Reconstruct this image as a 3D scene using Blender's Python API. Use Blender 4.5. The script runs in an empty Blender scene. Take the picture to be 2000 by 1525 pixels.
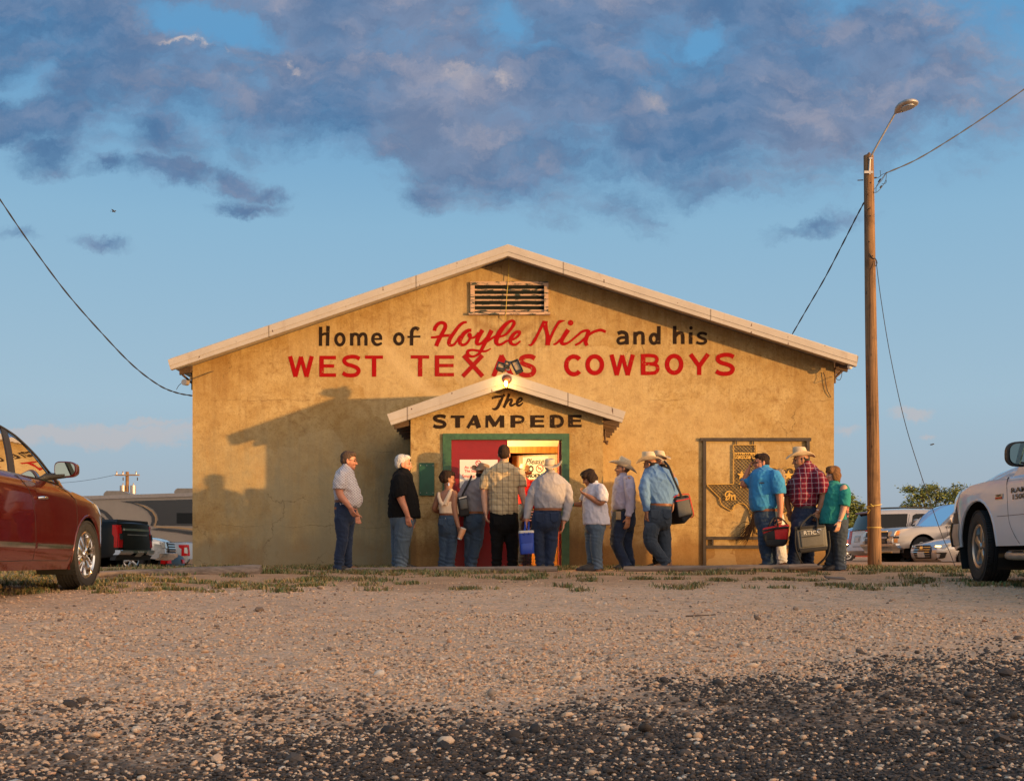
import bpy, math, random
import numpy as np
from mathutils import Vector, Matrix
from mathutils.geometry import delaunay_2d_cdt
R = math.radians
rng = np.random.default_rng(7)
random.seed(7)
SC = bpy.context.scene
COL = SC.collection

# ------------------------------------------------------------------ camera, sky, sun, exposure
HC = 0.22          # camera height above the threshold of the hall
F = 2222.0         # focal length in photo pixels (photo is 2000 wide)
cam = bpy.data.cameras.new('camera'); camo = bpy.data.objects.new('camera', cam); COL.objects.link(camo)
camo.location = (0, 0, HC); camo.rotation_euler = (R(90), 0, 0)
cam.sensor_width = 36; cam.lens = F / 2000 * 36; cam.shift_y = (1085 - 762.5) / 2000
cam.clip_start = 0.05; cam.clip_end = 6000
SC.camera = camo
SC.view_settings.view_transform = 'Standard'; SC.view_settings.look = 'None'
SC.view_settings.gamma = 1; SC.view_settings.use_curve_mapping = False
EXPO = 0.3
SC.view_settings.exposure = EXPO
try:
    SC.cycles.max_bounces = 8; SC.cycles.transparent_max_bounces = 16; SC.cycles.caustics_reflective = False
    SC.cycles.caustics_refractive = False; SC.cycles.sample_clamp_indirect = 6
except Exception: pass

SUN_EL = R(1.75); SUN_AZ = R(124.5)      # azimuth clockwise from +Y: behind the camera, to the right
SD = Vector((math.sin(SUN_AZ) * math.cos(SUN_EL), math.cos(SUN_AZ) * math.cos(SUN_EL), math.sin(SUN_EL)))
sun = bpy.data.lights.new('sun', 'SUN'); suno = bpy.data.objects.new('sun', sun); COL.objects.link(suno)
sun.energy = 4.6; sun.angle = R(0.9); sun.color = (1.0, 0.56, 0.2)
suno.rotation_euler = (-SD).to_track_quat('-Z', 'Y').to_euler(); suno.location = SD * 60

def lin(r, g, b, k=1.0):
    f = lambda c: (c / 255 / 12.92 if c / 255 <= 0.04045 else ((c / 255 + 0.055) / 1.055) ** 2.4) * k
    return (f(r), f(g), f(b), 1.0)

class NT:
    def __init__(s, nt): s.nt = nt
    def n(s, t, **kw):
        d = s.nt.nodes.new(t)
        for k, v in kw.items(): setattr(d, k, v)
        return d
    def put(s, node, key, val):
        i = node.inputs[key]
        if isinstance(val, bpy.types.NodeSocket): s.nt.links.new(val, i)
        elif val is not None:
            i.default_value = val
    def math(s, op, a, b=None, c=None, clamp=False):
        d = s.n('ShaderNodeMath', operation=op, use_clamp=clamp)
        s.put(d, 0, a); s.put(d, 1, b); s.put(d, 2, c)
        return d.outputs[0]
    def vmath(s, op, a, b=None, out=0):
        d = s.n('ShaderNodeVectorMath', operation=op); s.put(d, 0, a); s.put(d, 1, b)
        return d.outputs[out]
    def mix(s, f, a, b, bt='MIX'):
        d = s.n('ShaderNodeMix', data_type='RGBA', blend_type=bt)
        s.put(d, 0, f); s.put(d, 6, a); s.put(d, 7, b)
        return d.outputs[2]
    def ramp(s, f, stops, interp='LINEAR'):
        d = s.n('ShaderNodeValToRGB'); s.put(d, 0, f); cr = d.color_ramp; cr.interpolation = interp
        while len(cr.elements) < len(stops): cr.elements.new(0.5)
        for e, (p, c) in zip(cr.elements, stops):
            e.position = p; e.color = c if len(c) == 4 else (*c, 1)
        return d.outputs[0]
    def sstep(s, x, a, b, lo=0.0, hi=1.0):
        d = s.n('ShaderNodeMapRange', interpolation_type='SMOOTHSTEP')
        s.put(d, 0, x); s.put(d, 1, a); s.put(d, 2, b); s.put(d, 3, lo); s.put(d, 4, hi)
        return d.outputs[0]
    def noise(s, v, scale, detail=4, rough=0.55, dist=0.0, out=0):
        d = s.n('ShaderNodeTexNoise'); s.put(d, 'Vector', v); s.put(d, 'Scale', scale); s.put(d, 'Detail', detail)
        s.put(d, 'Roughness', rough); s.put(d, 'Distortion', dist)
        return d.outputs[out]
    def voro(s, v, scale, feature='F1', out=0, rnd=1.0):
        d = s.n('ShaderNodeTexVoronoi', feature=feature); s.put(d, 'Vector', v); s.put(d, 'Scale', scale); s.put(d, 'Randomness', rnd)
        return d.outputs[out]
    def mapping(s, v, loc=(0, 0, 0), rot=(0, 0, 0), scale=(1, 1, 1), vt='POINT'):
        d = s.n('ShaderNodeMapping', vector_type=vt); s.put(d, 0, v); s.put(d, 1, loc); s.put(d, 2, rot); s.put(d, 3, scale)
        return d.outputs[0]
    def sep(s, v):
        d = s.n('ShaderNodeSeparateXYZ'); s.put(d, 0, v); return d.outputs
    def comb(s, x, y, z):
        d = s.n('ShaderNodeCombineXYZ'); s.put(d, 0, x); s.put(d, 1, y); s.put(d, 2, z); return d.outputs[0]

# ---- world: Nishita sky with a bank of evening cloud over the hall
WS = 0.12
GLOW = 2.1
world = bpy.data.worlds.new('World'); SC.world = world; world.use_nodes = True
wt = world.node_tree; wt.nodes.clear(); W = NT(wt)
sky = W.n('ShaderNodeTexSky', sky_type='NISHITA'); sky.sun_disc = False
sky.sun_elevation = SUN_EL; sky.sun_rotation = SUN_AZ; sky.altitude = 700; sky.air_density = 1.0; sky.dust_density = 1.2; sky.ozone_density = 1.5
KS = 1.0 / (WS * 2 ** EXPO)
dirv = W.n('ShaderNodeTexCoord').outputs['Generated']
dx, dy, dz = W.sep(dirv)
ymax = W.math('MAXIMUM', dy, 0.12)
u = W.math('DIVIDE', dx, ymax); v = W.math('DIVIDE', dz, ymax)
el = W.math('ADD', W.math('MULTIPLY', W.math('ABSOLUTE', dz), 2.0), 0.0, clamp=True)
clear = W.ramp(el, [(0.0, lin(156, 167, 182)), (0.10, lin(166, 183, 198)), (0.26, lin(164, 194, 214)), (0.55, lin(142, 186, 216)), (0.8, lin(100, 160, 207)), (1.0, lin(112, 160, 200))])
uv = W.comb(u, v, 0.0)
wv = W.noise(uv, 9.0, 8, 0.68, out=1)
wob = W.vmath('SCALE', W.vmath('SUBTRACT', wv, (0.5, 0.5, 0.5)), None)
wob.node.inputs['Scale'].default_value = 0.075
uvw = W.vmath('ADD', uv, wob)
def E(px, py, rx, ry, rot=0, wgt=1.0): return ((px - 1000) / F, (1085 - py) / F, rx / F, ry / F, R(rot), wgt)
blobs = [E(820, 170, 860, 150, -4), E(860, 265, 470, 105, -14), E(1450, 190, 520, 190, 2), E(120, 70, 340, 170, -8),
         E(980, 20, 1050, 150), E(1750, 150, 280, 150, 0, .8), E(1080, 300, 360, 75, 0), E(840, 365, 60, 40, 0, .7), E(60, 215, 190, 75, -12, .85), E(100, 300, 85, 48, 0, .7), E(310, 255, 105, 55, -8, .7),
         E(205, 335, 55, 24, 0, .6), E(330, 332, 100, 30, 8, .62), E(455, 342, 60, 30, -25, .6), E(520, 368, 70, 18, 0, .5), E(480, 396, 70, 16, 0, .48),
         E(200, 462, 60, 14, 0, .45), E(30, 455, 45, 16, 0, .45), E(1700, 100, 260, 150, 0, .85), E(1580, 445, 110, 18, 8, .42)]
gaps = [E(400, 42, 190, 42, -12, 1.0), E(975, 55, 75, 60, -30, .9), E(1380, 70, 60, 45, 40, .8), E(60, 160, 70, 60, 10, .6)]
def mask(lst, vec):
    tot = None
    for (cu, cv, ru, rv, ro, wg) in lst:
        m = W.mapping(vec, (cu, cv, 0), (0, 0, ro), (ru, rv, 1), 'TEXTURE')
        d = W.math('MULTIPLY', W.math('SUBTRACT', 1.0, W.vmath('LENGTH', m, out=1)), wg)
        tot = d if tot is None else W.math('SMOOTH_MAX', tot, d, 0.12)
    return tot
M = mask(blobs, uvw)
G = W.math('MAXIMUM', mask(gaps, uvw), 0.0)
st = W.mapping(uvw, scale=(1.0, 1.9, 1.0))
def fbm(off): return W.noise(W.vmath('ADD', st, off), 10.0, 10, 0.64, 0.0)
n0 = fbm((0, 0, 3.1)); n1 = fbm((0.012, 0.035, 3.1))
dens = W.math('ADD', W.math('SUBTRACT', W.math('MINIMUM', M, 0.5), W.math('MULTIPLY', G, 1.0)), W.math('MULTIPLY', W.math('SUBTRACT', n0, 0.5), 1.9))
alpha = W.sstep(dens, -0.2, 0.55)
lit = W.sstep(W.math('SUBTRACT', n0, n1), -0.05, 0.22)
big = W.noise(W.vmath('ADD', uv, (4.2, 1.7, 0)), 4.5, 3, 0.5)
warmz = W.math('MULTIPLY', W.sstep(big, 0.36, 0.66), W.math('MULTIPLY', W.sstep(v, 0.26, 0.38), W.sstep(u, -0.42, -0.22)))
ccol = W.mix(warmz, lin(78, 116, 158), lin(122, 133, 160))
bil = W.noise(W.vmath('ADD', st, (7.3, 2.2, 0)), 21.0, 6, 0.6)
ccol = W.mix(W.math('MULTIPLY', W.sstep(bil, 0.42, 0.7), 0.5), ccol, lin(128, 146, 178))
ccol = W.mix(W.math('MULTIPLY', W.sstep(bil, 0.55, 0.3), 0.3), ccol, lin(64, 98, 142))
ccol = W.mix(W.math('MULTIPLY', W.math('MULTIPLY', lit, 0.55), W.math('ADD', warmz, 0.25, clamp=True)), ccol, lin(176, 168, 178))
# sunlit crests, left of the middle of the bank
crest = mask([E(325, 76, 40, 16, 10), E(380, 84, 60, 18, -16), E(435, 104, 50, 20, -30), E(575, 118, 26, 14, -30), E(905, 150, 60, 45, -20, .42), E(990, 168, 40, 16, -20, .5), E(1280, 195, 50, 30, -10, .4), E(1165, 48, 50, 30, 0, .4)], uvw)
edge = W.math('MULTIPLY', W.math('MULTIPLY', W.sstep(crest, 0.0, 0.6), W.sstep(W.math('SUBTRACT', n0, n1), -0.06, 0.14)), W.sstep(dens, 0.95, 0.2))
ccol = W.mix(W.math('MULTIPLY', edge, 1.0), ccol, lin(238, 212, 192))
alpha = W.math('MULTIPLY', alpha, 0.9)
# thin clouds near the horizon
hz = mask([E(200, 845, 420, 26, 0), E(290, 828, 100, 14), E(1790, 815, 60, 18), E(1650, 850, 50, 14, 0, .7), E(1820, 860, 30, 10, 0, .7), E(60, 835, 160, 14)], uvw)
hal = W.sstep(W.math('ADD', hz, W.math('MULTIPLY', W.math('SUBTRACT', n0, 0.5), 1.6)), 0.05, 0.7)
front = W.sstep(dy, 0.05, 0.3)
# away from the picture the sky keeps its Nishita colours, with a loose cover of clouds lit by the low sun
sunside = W.sstep(W.vmath('DOT_PRODUCT', dirv, tuple(SD), out=1), -0.15, 1.0)
base = W.mix(W.math('SUBTRACT', 0.92, W.math('MULTIPLY', sunside, 0.8)), sky.outputs[0], W.vmath('SCALE', clear, None))
base.node.inputs[7].links[0].from_node.inputs['Scale'].default_value = KS
glow = W.vmath('SCALE', (1.0, 0.73, 0.52), None); W.put(glow.node, 'Scale', W.math('MULTIPLY', W.math('POWER', sunside, 1.6), GLOW * KS))
base = W.vmath('ADD', base, glow)          # the bright western sky behind the camera
c2 = W.mix(W.math('MULTIPLY', hal, 0.42), base, tuple(np.array(lin(206, 186, 178)) * KS))
cc = W.vmath('SCALE', ccol, None); cc.node.inputs['Scale'].default_value = KS
c3 = W.mix(alpha, c2, cc)
fin = W.mix(front, base, c3)
bg = W.n('ShaderNodeBackground'); W.put(bg, 0, fin); bg.inputs[1].default_value = WS
wo = W.n('ShaderNodeOutputWorld'); wt.links.new(bg.outputs[0], wo.inputs[0])
try: world.cycles.sampling_method = 'MANUAL'; world.cycles.sample_map_resolution = 512
except Exception: pass

# ------------------------------------------------------------------ helpers
def P(px, py, Y): return Vector(((px - 1000) / F * Y, Y, HC + (1085 - py) / F * Y))
_t = np.array([(-80, .62), (0, .58), (1, .56), (2.7, .53), (5, .50), (8, .455), (12.6, .36), (14, .305), (15.2, .255), (16.3, .208), (17, .19), (20, .19), (400, .19), (4000, .19)])
def drop(X, Y):
    X = np.asarray(X, float); Y = np.asarray(Y, float)
    d = np.interp(Y, _t[:, 0], _t[:, 1])
    d = d - .06 * np.clip((X + 4.8) / 10, 0, 1) * np.exp(-((Y - 12.6) / 2.6) ** 2)
    k = np.clip((-X - 3.5) / 3, 0, 1)                       # the lot falls away behind the hall on the left
    d = d + k * np.interp(Y, [20, 23, 27, 46, 90], [0, .10, .30, .75, .8])
    t = X * SD.x + Y * SD.y                                     # unseen bank added behind the camera, towards the sun, to shade the lot
    d = d - 1.5 * np.clip((t - 17) / 9, 0, 1) ** 1.5
    return d
def ground(X, Y): return float(HC - drop(X, Y))

def vnoise(p, seed=0):
    p = np.asarray(p, float); i = np.floor(p).astype(np.int64); f = p - i; f = f * f * (3 - 2 * f)
    def h(a):
        n = (a[:, 0] * 374761393 + a[:, 1] * 668265263 + a[:, 2] * 2147483647 + seed * 974634777) & 0xffffffff
        n = ((n ^ (n >> 13)) * 1274126177) & 0xffffffff
        return ((n ^ (n >> 16)) & 0xffff) / 65535.0
    r = 0
    for a in (0, 1):
        for b in (0, 1):
            for c in (0, 1):
                w = (f[:, 0] if a else 1 - f[:, 0]) * (f[:, 1] if b else 1 - f[:, 1]) * (f[:, 2] if c else 1 - f[:, 2])
                r = r + w * h(i + np.array([a, b, c]))
    return r * 2 - 1

ROOTLOC = {}
def _base(parent):
    p = parent
    while p is not None and p.parent is not None: p = p.parent
    return np.array(p.location) if p is not None else np.zeros(3)
def link_mesh(name, me, parent=None, m=None, smooth=None):
    if m is not None:
        for x in (m if isinstance(m, (list, tuple)) else [m]): me.materials.append(x)
    if smooth is not None:
        me.shade_smooth()
        if smooth < 180: me.set_sharp_from_angle(angle=R(smooth))
    o = bpy.data.objects.new(name, me); COL.objects.link(o)
    if parent is not None: o.parent = parent
    return o
def mesh_np(name, v, f, parent=None, m=None, smooth=None, mi=None, clean=False):
    """v world coordinates; children are stored relative to their thing"""
    v = np.asarray(v, float) - _base(parent)
    me = bpy.data.meshes.new(name)
    if isinstance(f, np.ndarray):
        n, k = f.shape
        me.vertices.add(len(v)); me.vertices.foreach_set('co', v.astype(np.float32).ravel())
        me.loops.add(n * k); me.loops.foreach_set('vertex_index', f.astype(np.int32).ravel())
        me.polygons.add(n); me.polygons.foreach_set('loop_start', np.arange(0, n * k, k, dtype=np.int32))
        me.update(calc_edges=True)
    else:
        me.from_pydata([tuple(a) for a in v], [], f)
    if mi is not None: me.polygons.foreach_set('material_index', np.asarray(mi, np.int32))
    if clean: me.validate()
    me.update()
    return link_mesh(name, me, parent, m, smooth)
def thing(name, label, cat, loc, group=None):
    o = bpy.data.objects.new(name, None); COL.objects.link(o); o.location = loc; o.empty_display_size = .2
    o['label'] = label; o['category'] = cat
    if group: o['group'] = group
    return o
def tag(o, label, cat, group=None):
    o['label'] = label; o['category'] = cat
    if group: o['group'] = group
    return o

class MB:
    def __init__(s): s.v = []; s.f = []
    def add(s, v, f):
        b = len(s.v); s.v.extend([tuple(x) for x in v]); s.f.extend([tuple(i + b for i in q) for q in f]); return s
    def box(s, c, d, M=None):
        hx, hy, hz = d[0] / 2, d[1] / 2, d[2] / 2
        v = [Vector((x * hx, y * hy, z * hz)) for x in (-1, 1) for y in (-1, 1) for z in (-1, 1)]
        if M is not None: v = [M @ a for a in v]
        v = [a + Vector(c) for a in v]
        return s.add(v, [(0, 1, 3, 2), (4, 6, 7, 5), (0, 4, 5, 1), (2, 3, 7, 6), (0, 2, 6, 4), (1, 5, 7, 3)])
    def bbox(s, a, b):
        a = Vector(a); b = Vector(b); return s.box((a + b) / 2, [abs(x) for x in (b - a)])
    def rbox(s, c, d, r, M=None, n=3):
        """box with rounded edges (superquadric-like: offset of an inner box)"""
        vs, fs = sphere(8 * n // 2, 4 * n // 2 * 1 + 1)
        hx, hy, hz = d[0] / 2 - r, d[1] / 2 - r, d[2] / 2 - r
        vs = [Vector((x * r + (hx if x >= 0 else -hx), y * r + (hy if y >= 0 else -hy), z * r + (hz if z >= 0 else -hz))) for x, y, z in vs]
        if M is not None: vs = [M @ a for a in vs]
        return s.add([a + Vector(c) for a in vs], fs)
    def tube(s, path, r, n=10, cap=True):
        pts = [Vector(p) for p in path]; rs = r if hasattr(r, '__len__') else [r] * len(pts)
        ring = []; up = None
        for i, p in enumerate(pts):
            t = (pts[min(i + 1, len(pts) - 1)] - pts[max(i - 1, 0)])
            t = t.normalized() if t.length > 1e-9 else Vector((0, 0, 1))
            if up is None:
                up = Vector((0, 0, 1)) if abs(t.z) < .9 else Vector((1, 0, 0))
            a = t.cross(up)
            if a.length < 1e-6: a = t.orthogonal()
            a.normalize(); b = a.cross(t).normalized(); up = b
            ring.append([p + (a * math.cos(k * 2 * math.pi / n) + b * math.sin(k * 2 * math.pi / n)) * rs[i] for k in range(n)])
        v = [q for rg in ring for q in rg]; f = []
        for i in range(len(pts) - 1):
            for k in range(n):
                f.append((i * n + k, i * n + (k + 1) % n, (i + 1) * n + (k + 1) % n, (i + 1) * n + k))
        if cap:
            f.append(tuple(range(n))[::-1]); f.append(tuple((len(pts) - 1) * n + k for k in range(n)))
        return s.add(v, f)
    def ell(s, c, rad, M=None, nu=14, nv=9):
        vs, fs = sphere(nu, nv)
        vs = [Vector((x * rad[0], y * rad[1], z * rad[2])) for x, y, z in vs]
        if M is not None: vs = [M @ a for a in vs]
        return s.add([a + Vector(c) for a in vs], fs)
    def lathe(s, prof, M, n=32, closed=False):
        """prof: (radius, axial) ; M 4x4 with local z the axis"""
        v = []; f = []; m = len(prof)
        for i in range(n):
            a = i * 2 * math.pi / n
            for r, z in prof: v.append(M @ Vector((r * math.cos(a), r * math.sin(a), z)))
        for i in range(n):
            j = (i + 1) % n
            for k in range(m - 1 + (1 if closed else 0)):
                k2 = (k + 1) % m
                f.append((i * m + k, j * m + k, j * m + k2, i * m + k2))
        return s.add(v, f)
    def rings(s, rg, cap=True):
        n = len(rg[0]); v = [q for r in rg for q in r]; f = []
        for i in range(len(rg) - 1):
            for k in range(n): f.append((i * n + k, i * n + (k + 1) % n, (i + 1) * n + (k + 1) % n, (i + 1) * n + k))
        if cap:
            f.append(tuple(range(n))[::-1]); f.append(tuple((len(rg) - 1) * n + k for k in range(n)))
        return s.add(v, f)
    def prism(s, poly, a, b):
        """poly: list of (x, z); extruded along y from a to b"""
        n = len(poly); v = [(x, a, z) for x, z in poly] + [(x, b, z) for x, z in poly]
        f = [tuple(range(n)), tuple(range(2 * n - 1, n - 1, -1))] + [(i, i + n, (i + 1) % n + n, (i + 1) % n) for i in range(n)]
        return s.add(v, f)
    def build(s, name, m, parent=None, smooth=None): return mesh_np(name, s.v, s.f, parent, m, smooth)
_sph = {}
def sphere(nu, nv):
    if (nu, nv) in _sph: return _sph[(nu, nv)]
    v = [(0, 0, 1)]
    for j in range(1, nv):
        t = math.pi * j / nv
        for i in range(nu):
            a = 2 * math.pi * (i + .5) / nu; v.append((math.sin(t) * math.cos(a), math.sin(t) * math.sin(a), math.cos(t)))
    v.append((0, 0, -1)); f = []
    for i in range(nu): f.append((0, 1 + i, 1 + (i + 1) % nu))
    for j in range(nv - 2):
        for i in range(nu):
            a = 1 + j * nu; f.append((a + i, a + nu + i, a + nu + (i + 1) % nu, a + (i + 1) % nu))
    b = 1 + (nv - 2) * nu
    for i in range(nu): f.append((b + i, len(v) - 1, b + (i + 1) % nu))
    _sph[(nu, nv)] = (v, f); return v, f
def catmull(pts, n=8, closed=False):
    p = [np.array(q, float) for q in pts]
    if len(p) < 3: return [tuple(q) for q in p]
    out = []; m = len(p)
    for i in range(m if closed else m - 1):
        if closed: a, b, c, d = p[(i - 1) % m], p[i], p[(i + 1) % m], p[(i + 2) % m]
        else: a, b, c, d = p[max(i - 1, 0)], p[i], p[i + 1], p[min(i + 2, m - 1)]
        for k in range(n):
            t = k / n
            out.append(tuple(.5 * ((2 * b) + (c - a) * t + (2 * a - 5 * b + 4 * c - d) * t * t + (3 * b - a - 3 * c + d) * t ** 3)))
    if not closed: out.append(tuple(p[-1]))
    return out
def inpoly(pts, poly):
    pts = np.asarray(pts, float); poly = np.asarray(poly, float); x, y = pts[:, 0], pts[:, 1]; r = np.zeros(len(pts), bool)
    j = len(poly) - 1
    for i in range(len(poly)):
        xi, yi = poly[i]; xj, yj = poly[j]
        c = ((yi > y) != (yj > y)) & (x < (xj - xi) * (y - yi) / (yj - yi + 1e-12) + xi)
        r ^= c; j = i
    return r
def densify(poly, step):
    o = []
    for i in range(len(poly)):
        a = np.array(poly[i], float); b = np.array(poly[(i + 1) % len(poly)], float)
        n = max(1, int(np.ceil(np.linalg.norm(b - a) / step)))
        for k in range(n): o.append(tuple(a + (b - a) * k / n))
    return o
def sheet2d(poly, holes=(), step=.06):
    """triangulated 2-D sheet inside poly minus holes"""
    loops = [densify(poly, step)] + [densify(h, step) for h in holes]
    vs = []; es = []
    for lp in loops:
        b = len(vs); vs += lp; es += [(b + i, b + (i + 1) % len(lp)) for i in range(len(lp))]
    a = np.array(poly); lo = a.min(0); hi = a.max(0)
    gx = np.arange(lo[0] + step / 2, hi[0], step); gy = np.arange(lo[1] + step / 2, hi[1], step)
    if len(gx) and len(gy):
        g = np.array([(x, y) for x in gx for y in gy]); k = inpoly(g, poly)
        bp = np.array(vs); 
        for h in holes: k &= ~inpoly(g, h)
        g = g[k]
        if len(g):
            dm = np.array([np.min(np.sum((bp - q) ** 2, 1)) for q in g]); g = g[dm > (step * .45) ** 2]
            vs = vs + [tuple(q) for q in g]
    r = delaunay_2d_cdt([Vector(q) for q in vs], es, [], 0, 1e-7)
    V = np.array([(q.x, q.y) for q in r[0]]); T = [tuple(f) for f in r[2]]
    c = np.array([V[list(t)].mean(0) for t in T]); k = inpoly(c, poly)
    for h in holes: k &= ~inpoly(c, h)
    return V, [t for t, z in zip(T, k) if z]

# ------------------------------------------------------------------ materials
def mat(name): 
    m = bpy.data.materials.new(name); m.use_nodes = True; nt = m.node_tree; N = NT(nt)
    return m, N, nt.nodes['Principled BSDF']
def simple(name, c, rough=.6, metal=0.0, var=.12, vs=8.0, bump=0.0, bs=60.0, spec=.5, coat=0.0, bd=.01):
    m, N, b = mat(name)
    tc = N.n('ShaderNodeTexCoord').outputs['Object']
    nz = N.noise(tc, vs, 5, .6)
    c = np.array(c[:3]); a = tuple(np.clip(c * (1 - var), 0, 1)) + (1,); d = tuple(np.clip(c * (1 + var), 0, 1)) + (1,)
    N.put(b, 'Base Color', N.ramp(nz, [(.3, a), (.7, d)]))
    N.put(b, 'Roughness', N.math('ADD', rough - .05, N.math('MULTIPLY', nz, .1)))
    b.inputs['Metallic'].default_value = metal; b.inputs['Specular IOR Level'].default_value = spec
    b.inputs['Coat Weight'].default_value = coat; b.inputs['Coat Roughness'].default_value = .04
    if bump:
        bn = N.n('ShaderNodeBump'); bn.inputs['Strength'].default_value = bump; bn.inputs['Distance'].default_value = bd
        N.put(bn, 'Height', N.noise(tc, bs, 4, .6)); N.put(b, 'Normal', bn.outputs[0])
    return m
def emit(name, c, st):
    m, N, b = mat(name); b.inputs['Base Color'].default_value = (*c[:3], 1); b.inputs['Emission Color'].default_value = (*c[:3], 1)
    b.inputs['Emission Strength'].default_value = st; return m
def glassy(name, tint=(.3, .4, .38), rough=.02, ior=1.75):
    """car glass: mirror by Fresnel over tinted see-through"""
    m = bpy.data.materials.new(name); m.use_nodes = True; nt = m.node_tree; nt.nodes.clear(); N = NT(nt)
    tr = N.n('ShaderNodeBsdfTransparent'); tr.inputs[0].default_value = (*tint, 1)
    gl = N.n('ShaderNodeBsdfGlossy'); gl.inputs['Roughness'].default_value = rough; gl.inputs[0].default_value = (.95, .97, 1, 1)
    fr = N.n('ShaderNodeFresnel'); fr.inputs[0].default_value = ior
    mx = N.n('ShaderNodeMixShader'); nt.links.new(fr.outputs[0], mx.inputs[0]); nt.links.new(tr.outputs[0], mx.inputs[1]); nt.links.new(gl.outputs[0], mx.inputs[2])
    o = N.n('ShaderNodeOutputMaterial'); nt.links.new(mx.outputs[0], o.inputs[0]); return m
def paint(name, c, flake=.0, rough=.3, metal=0.0, dust=.12, coat=1.0, spec=.5):
    m, N, b = mat(name); tc = N.n('ShaderNodeTexCoord').outputs['Object']
    nz = N.noise(tc, 1.6, 3, .5); z = N.sep(tc)[2]
    dirt = N.math('MULTIPLY', N.sstep(N.math('ADD', z, N.math('MULTIPLY', nz, .5)), 0.85, 0.35), dust * 2.2, clamp=True)
    dirt = N.math('MAXIMUM', dirt, N.math('MULTIPLY', N.sstep(nz, .45, .75), dust))
    N.put(b, 'Base Color', N.mix(dirt, (*c[:3], 1), (.30, .20, .13, 1)))
    N.put(b, 'Roughness', N.math('ADD', rough, N.math('MULTIPLY', dirt, .6)))
    b.inputs['Metallic'].default_value = metal; b.inputs['Coat Weight'].default_value = coat; b.inputs['Specular IOR Level'].default_value = spec
    N.put(b, 'Coat Roughness', N.math('ADD', .03, N.math('MULTIPLY', dirt, .8)))
    return m
def wood(name, c1, c2, sc=(40, 40, 2.5), rough=.8, bump=.5, rot=(0, 0, 0)):
    m, N, b = mat(name); tc = N.n('ShaderNodeTexCoord').outputs['Object']
    mp = N.mapping(tc, (0, 0, 0), rot, sc); nz = N.noise(mp, 1.0, 6, .65, .6); n2 = N.noise(tc, 3.0, 4, .6)
    col = N.ramp(nz, [(.30, c2), (.55, c1), (.75, tuple(np.array(c1[:3]) * 1.25))])
    col = N.mix(N.sstep(n2, .45, .75, 0, .55), col, (*[q * .55 for q in c2[:3]], 1))
    N.put(b, 'Base Color', col); b.inputs['Roughness'].default_value = rough
    bn = N.n('ShaderNodeBump'); bn.inputs['Strength'].default_value = bump; bn.inputs['Distance'].default_value = .008
    N.put(bn, 'Height', nz); N.put(b, 'Normal', bn.outputs[0]); return m

MT = {}
MT['chrome'] = simple('chrome', (.75, .74, .72), .08, 1.0, .04)
MT['alloy'] = simple('alloy', (.42, .40, .38), .32, 1.0, .08)
MT['rubber'] = simple('rubber', (.022, .021, .021), .75, 0, .25, 25, .6, 120, .35)
MT['blackplastic'] = simple('black plastic', (.018, .018, .019), .55, 0, .2, 12)
MT['dark'] = simple('dark cavity', (.008, .008, .008), .9, 0, .1)
MT['glass'] = glassy('car glass')
MT['glass_light'] = glassy('clear car glass', (.62, .80, .74))
MT['glass_dark'] = simple('tinted glass', (.006, .007, .008), .12, 0, .1, spec=.22)
MT['redlamp'] = simple('red lamp lens', (.50, .006, .008), .25, 0, .2, 30, spec=.2)
MT['clearlamp'] = simple('clear lamp lens', (.55, .55, .52), .12, .3, .15, 30, spec=.8, coat=.6)
MT['amber'] = simple('amber lens', (.75, .25, .03), .15, 0, .1, 30)
MT['plate'] = simple('number plate', (.6, .58, .52), .5, 0, .1)
MT['cable'] = simple('black cable', (.02, .022, .028), .6)
MT['steel'] = simple('weathered steel', (.05, .038, .03), .6, .3, .3, 12, .3, 40)
MT['galv'] = simple('galvanised steel', (.42, .38, .34), .4, .6, .15, 10)
# ------------------------------------------------------------------ ground
def road_mask_np(X, Y): return Y - (3.72 + .5 * X)
gm, N, b = mat('gravel ground')
tc = N.n('ShaderNodeTexCoord').outputs['Object']; X_, Y_, Z_ = N.sep(tc)
n_big = N.noise(tc, .55, 5, .6); n_mid = N.noise(tc, 4.0, 6, .65); n_fine = N.noise(tc, 45, 5, .7)
v1 = N.voro(tc, 75, out=1); v2 = N.voro(tc, 28, out=1); v3 = N.voro(tc, 12, out=1)
vd1 = N.voro(tc, 75, out=0); vd2 = N.voro(tc, 28, out=0)
g1 = N.sep(v1)[0]; g2 = N.sep(v2)[0]; g3 = N.sep(v3)[1]
tan_ = N.ramp(n_mid, [(.3, (.62, .375, .215, 1)), (.5, (.78, .505, .32, 1)), (.72, (.84, .60, .42, 1))])
speck = N.ramp(g1, [(0, (.10, .085, .075, 1)), (.14, (.42, .26, .16, 1)), (.45, (.74, .47, .28, 1)), (.8, (.82, .58, .40, 1)), (1, (.74, .64, .54, 1))])
speck2 = N.ramp(g2, [(0, (.09, .08, .07, 1)), (.12, (.42, .29, .2, 1)), (.6, (.56, .42, .31, 1)), (.9, (.66, .52, .42, 1)), (1, (.62, .33, .2, 1))])
gr = N.mix(.55, tan_, speck); gr = N.mix(N.sstep(g3, .45, .8, 0, .6), gr, speck2)
road = N.math('SUBTRACT', N.math('MULTIPLY_ADD', X_, .5, 3.68), Y_)
rn = N.math('ADD', road, N.math('MULTIPLY', N.math('SUBTRACT', N.noise(tc, 1.3, 6, .7), .5), 2.8))
rmask = N.sstep(rn, -1.1, 1.0)
patch = N.sstep(N.noise(tc, 1.7, 5, .65), .56, .66)
rmask = N.math('MULTIPLY', rmask, N.math('SUBTRACT', 1.0, N.math('MULTIPLY', patch, .55)))
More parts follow.
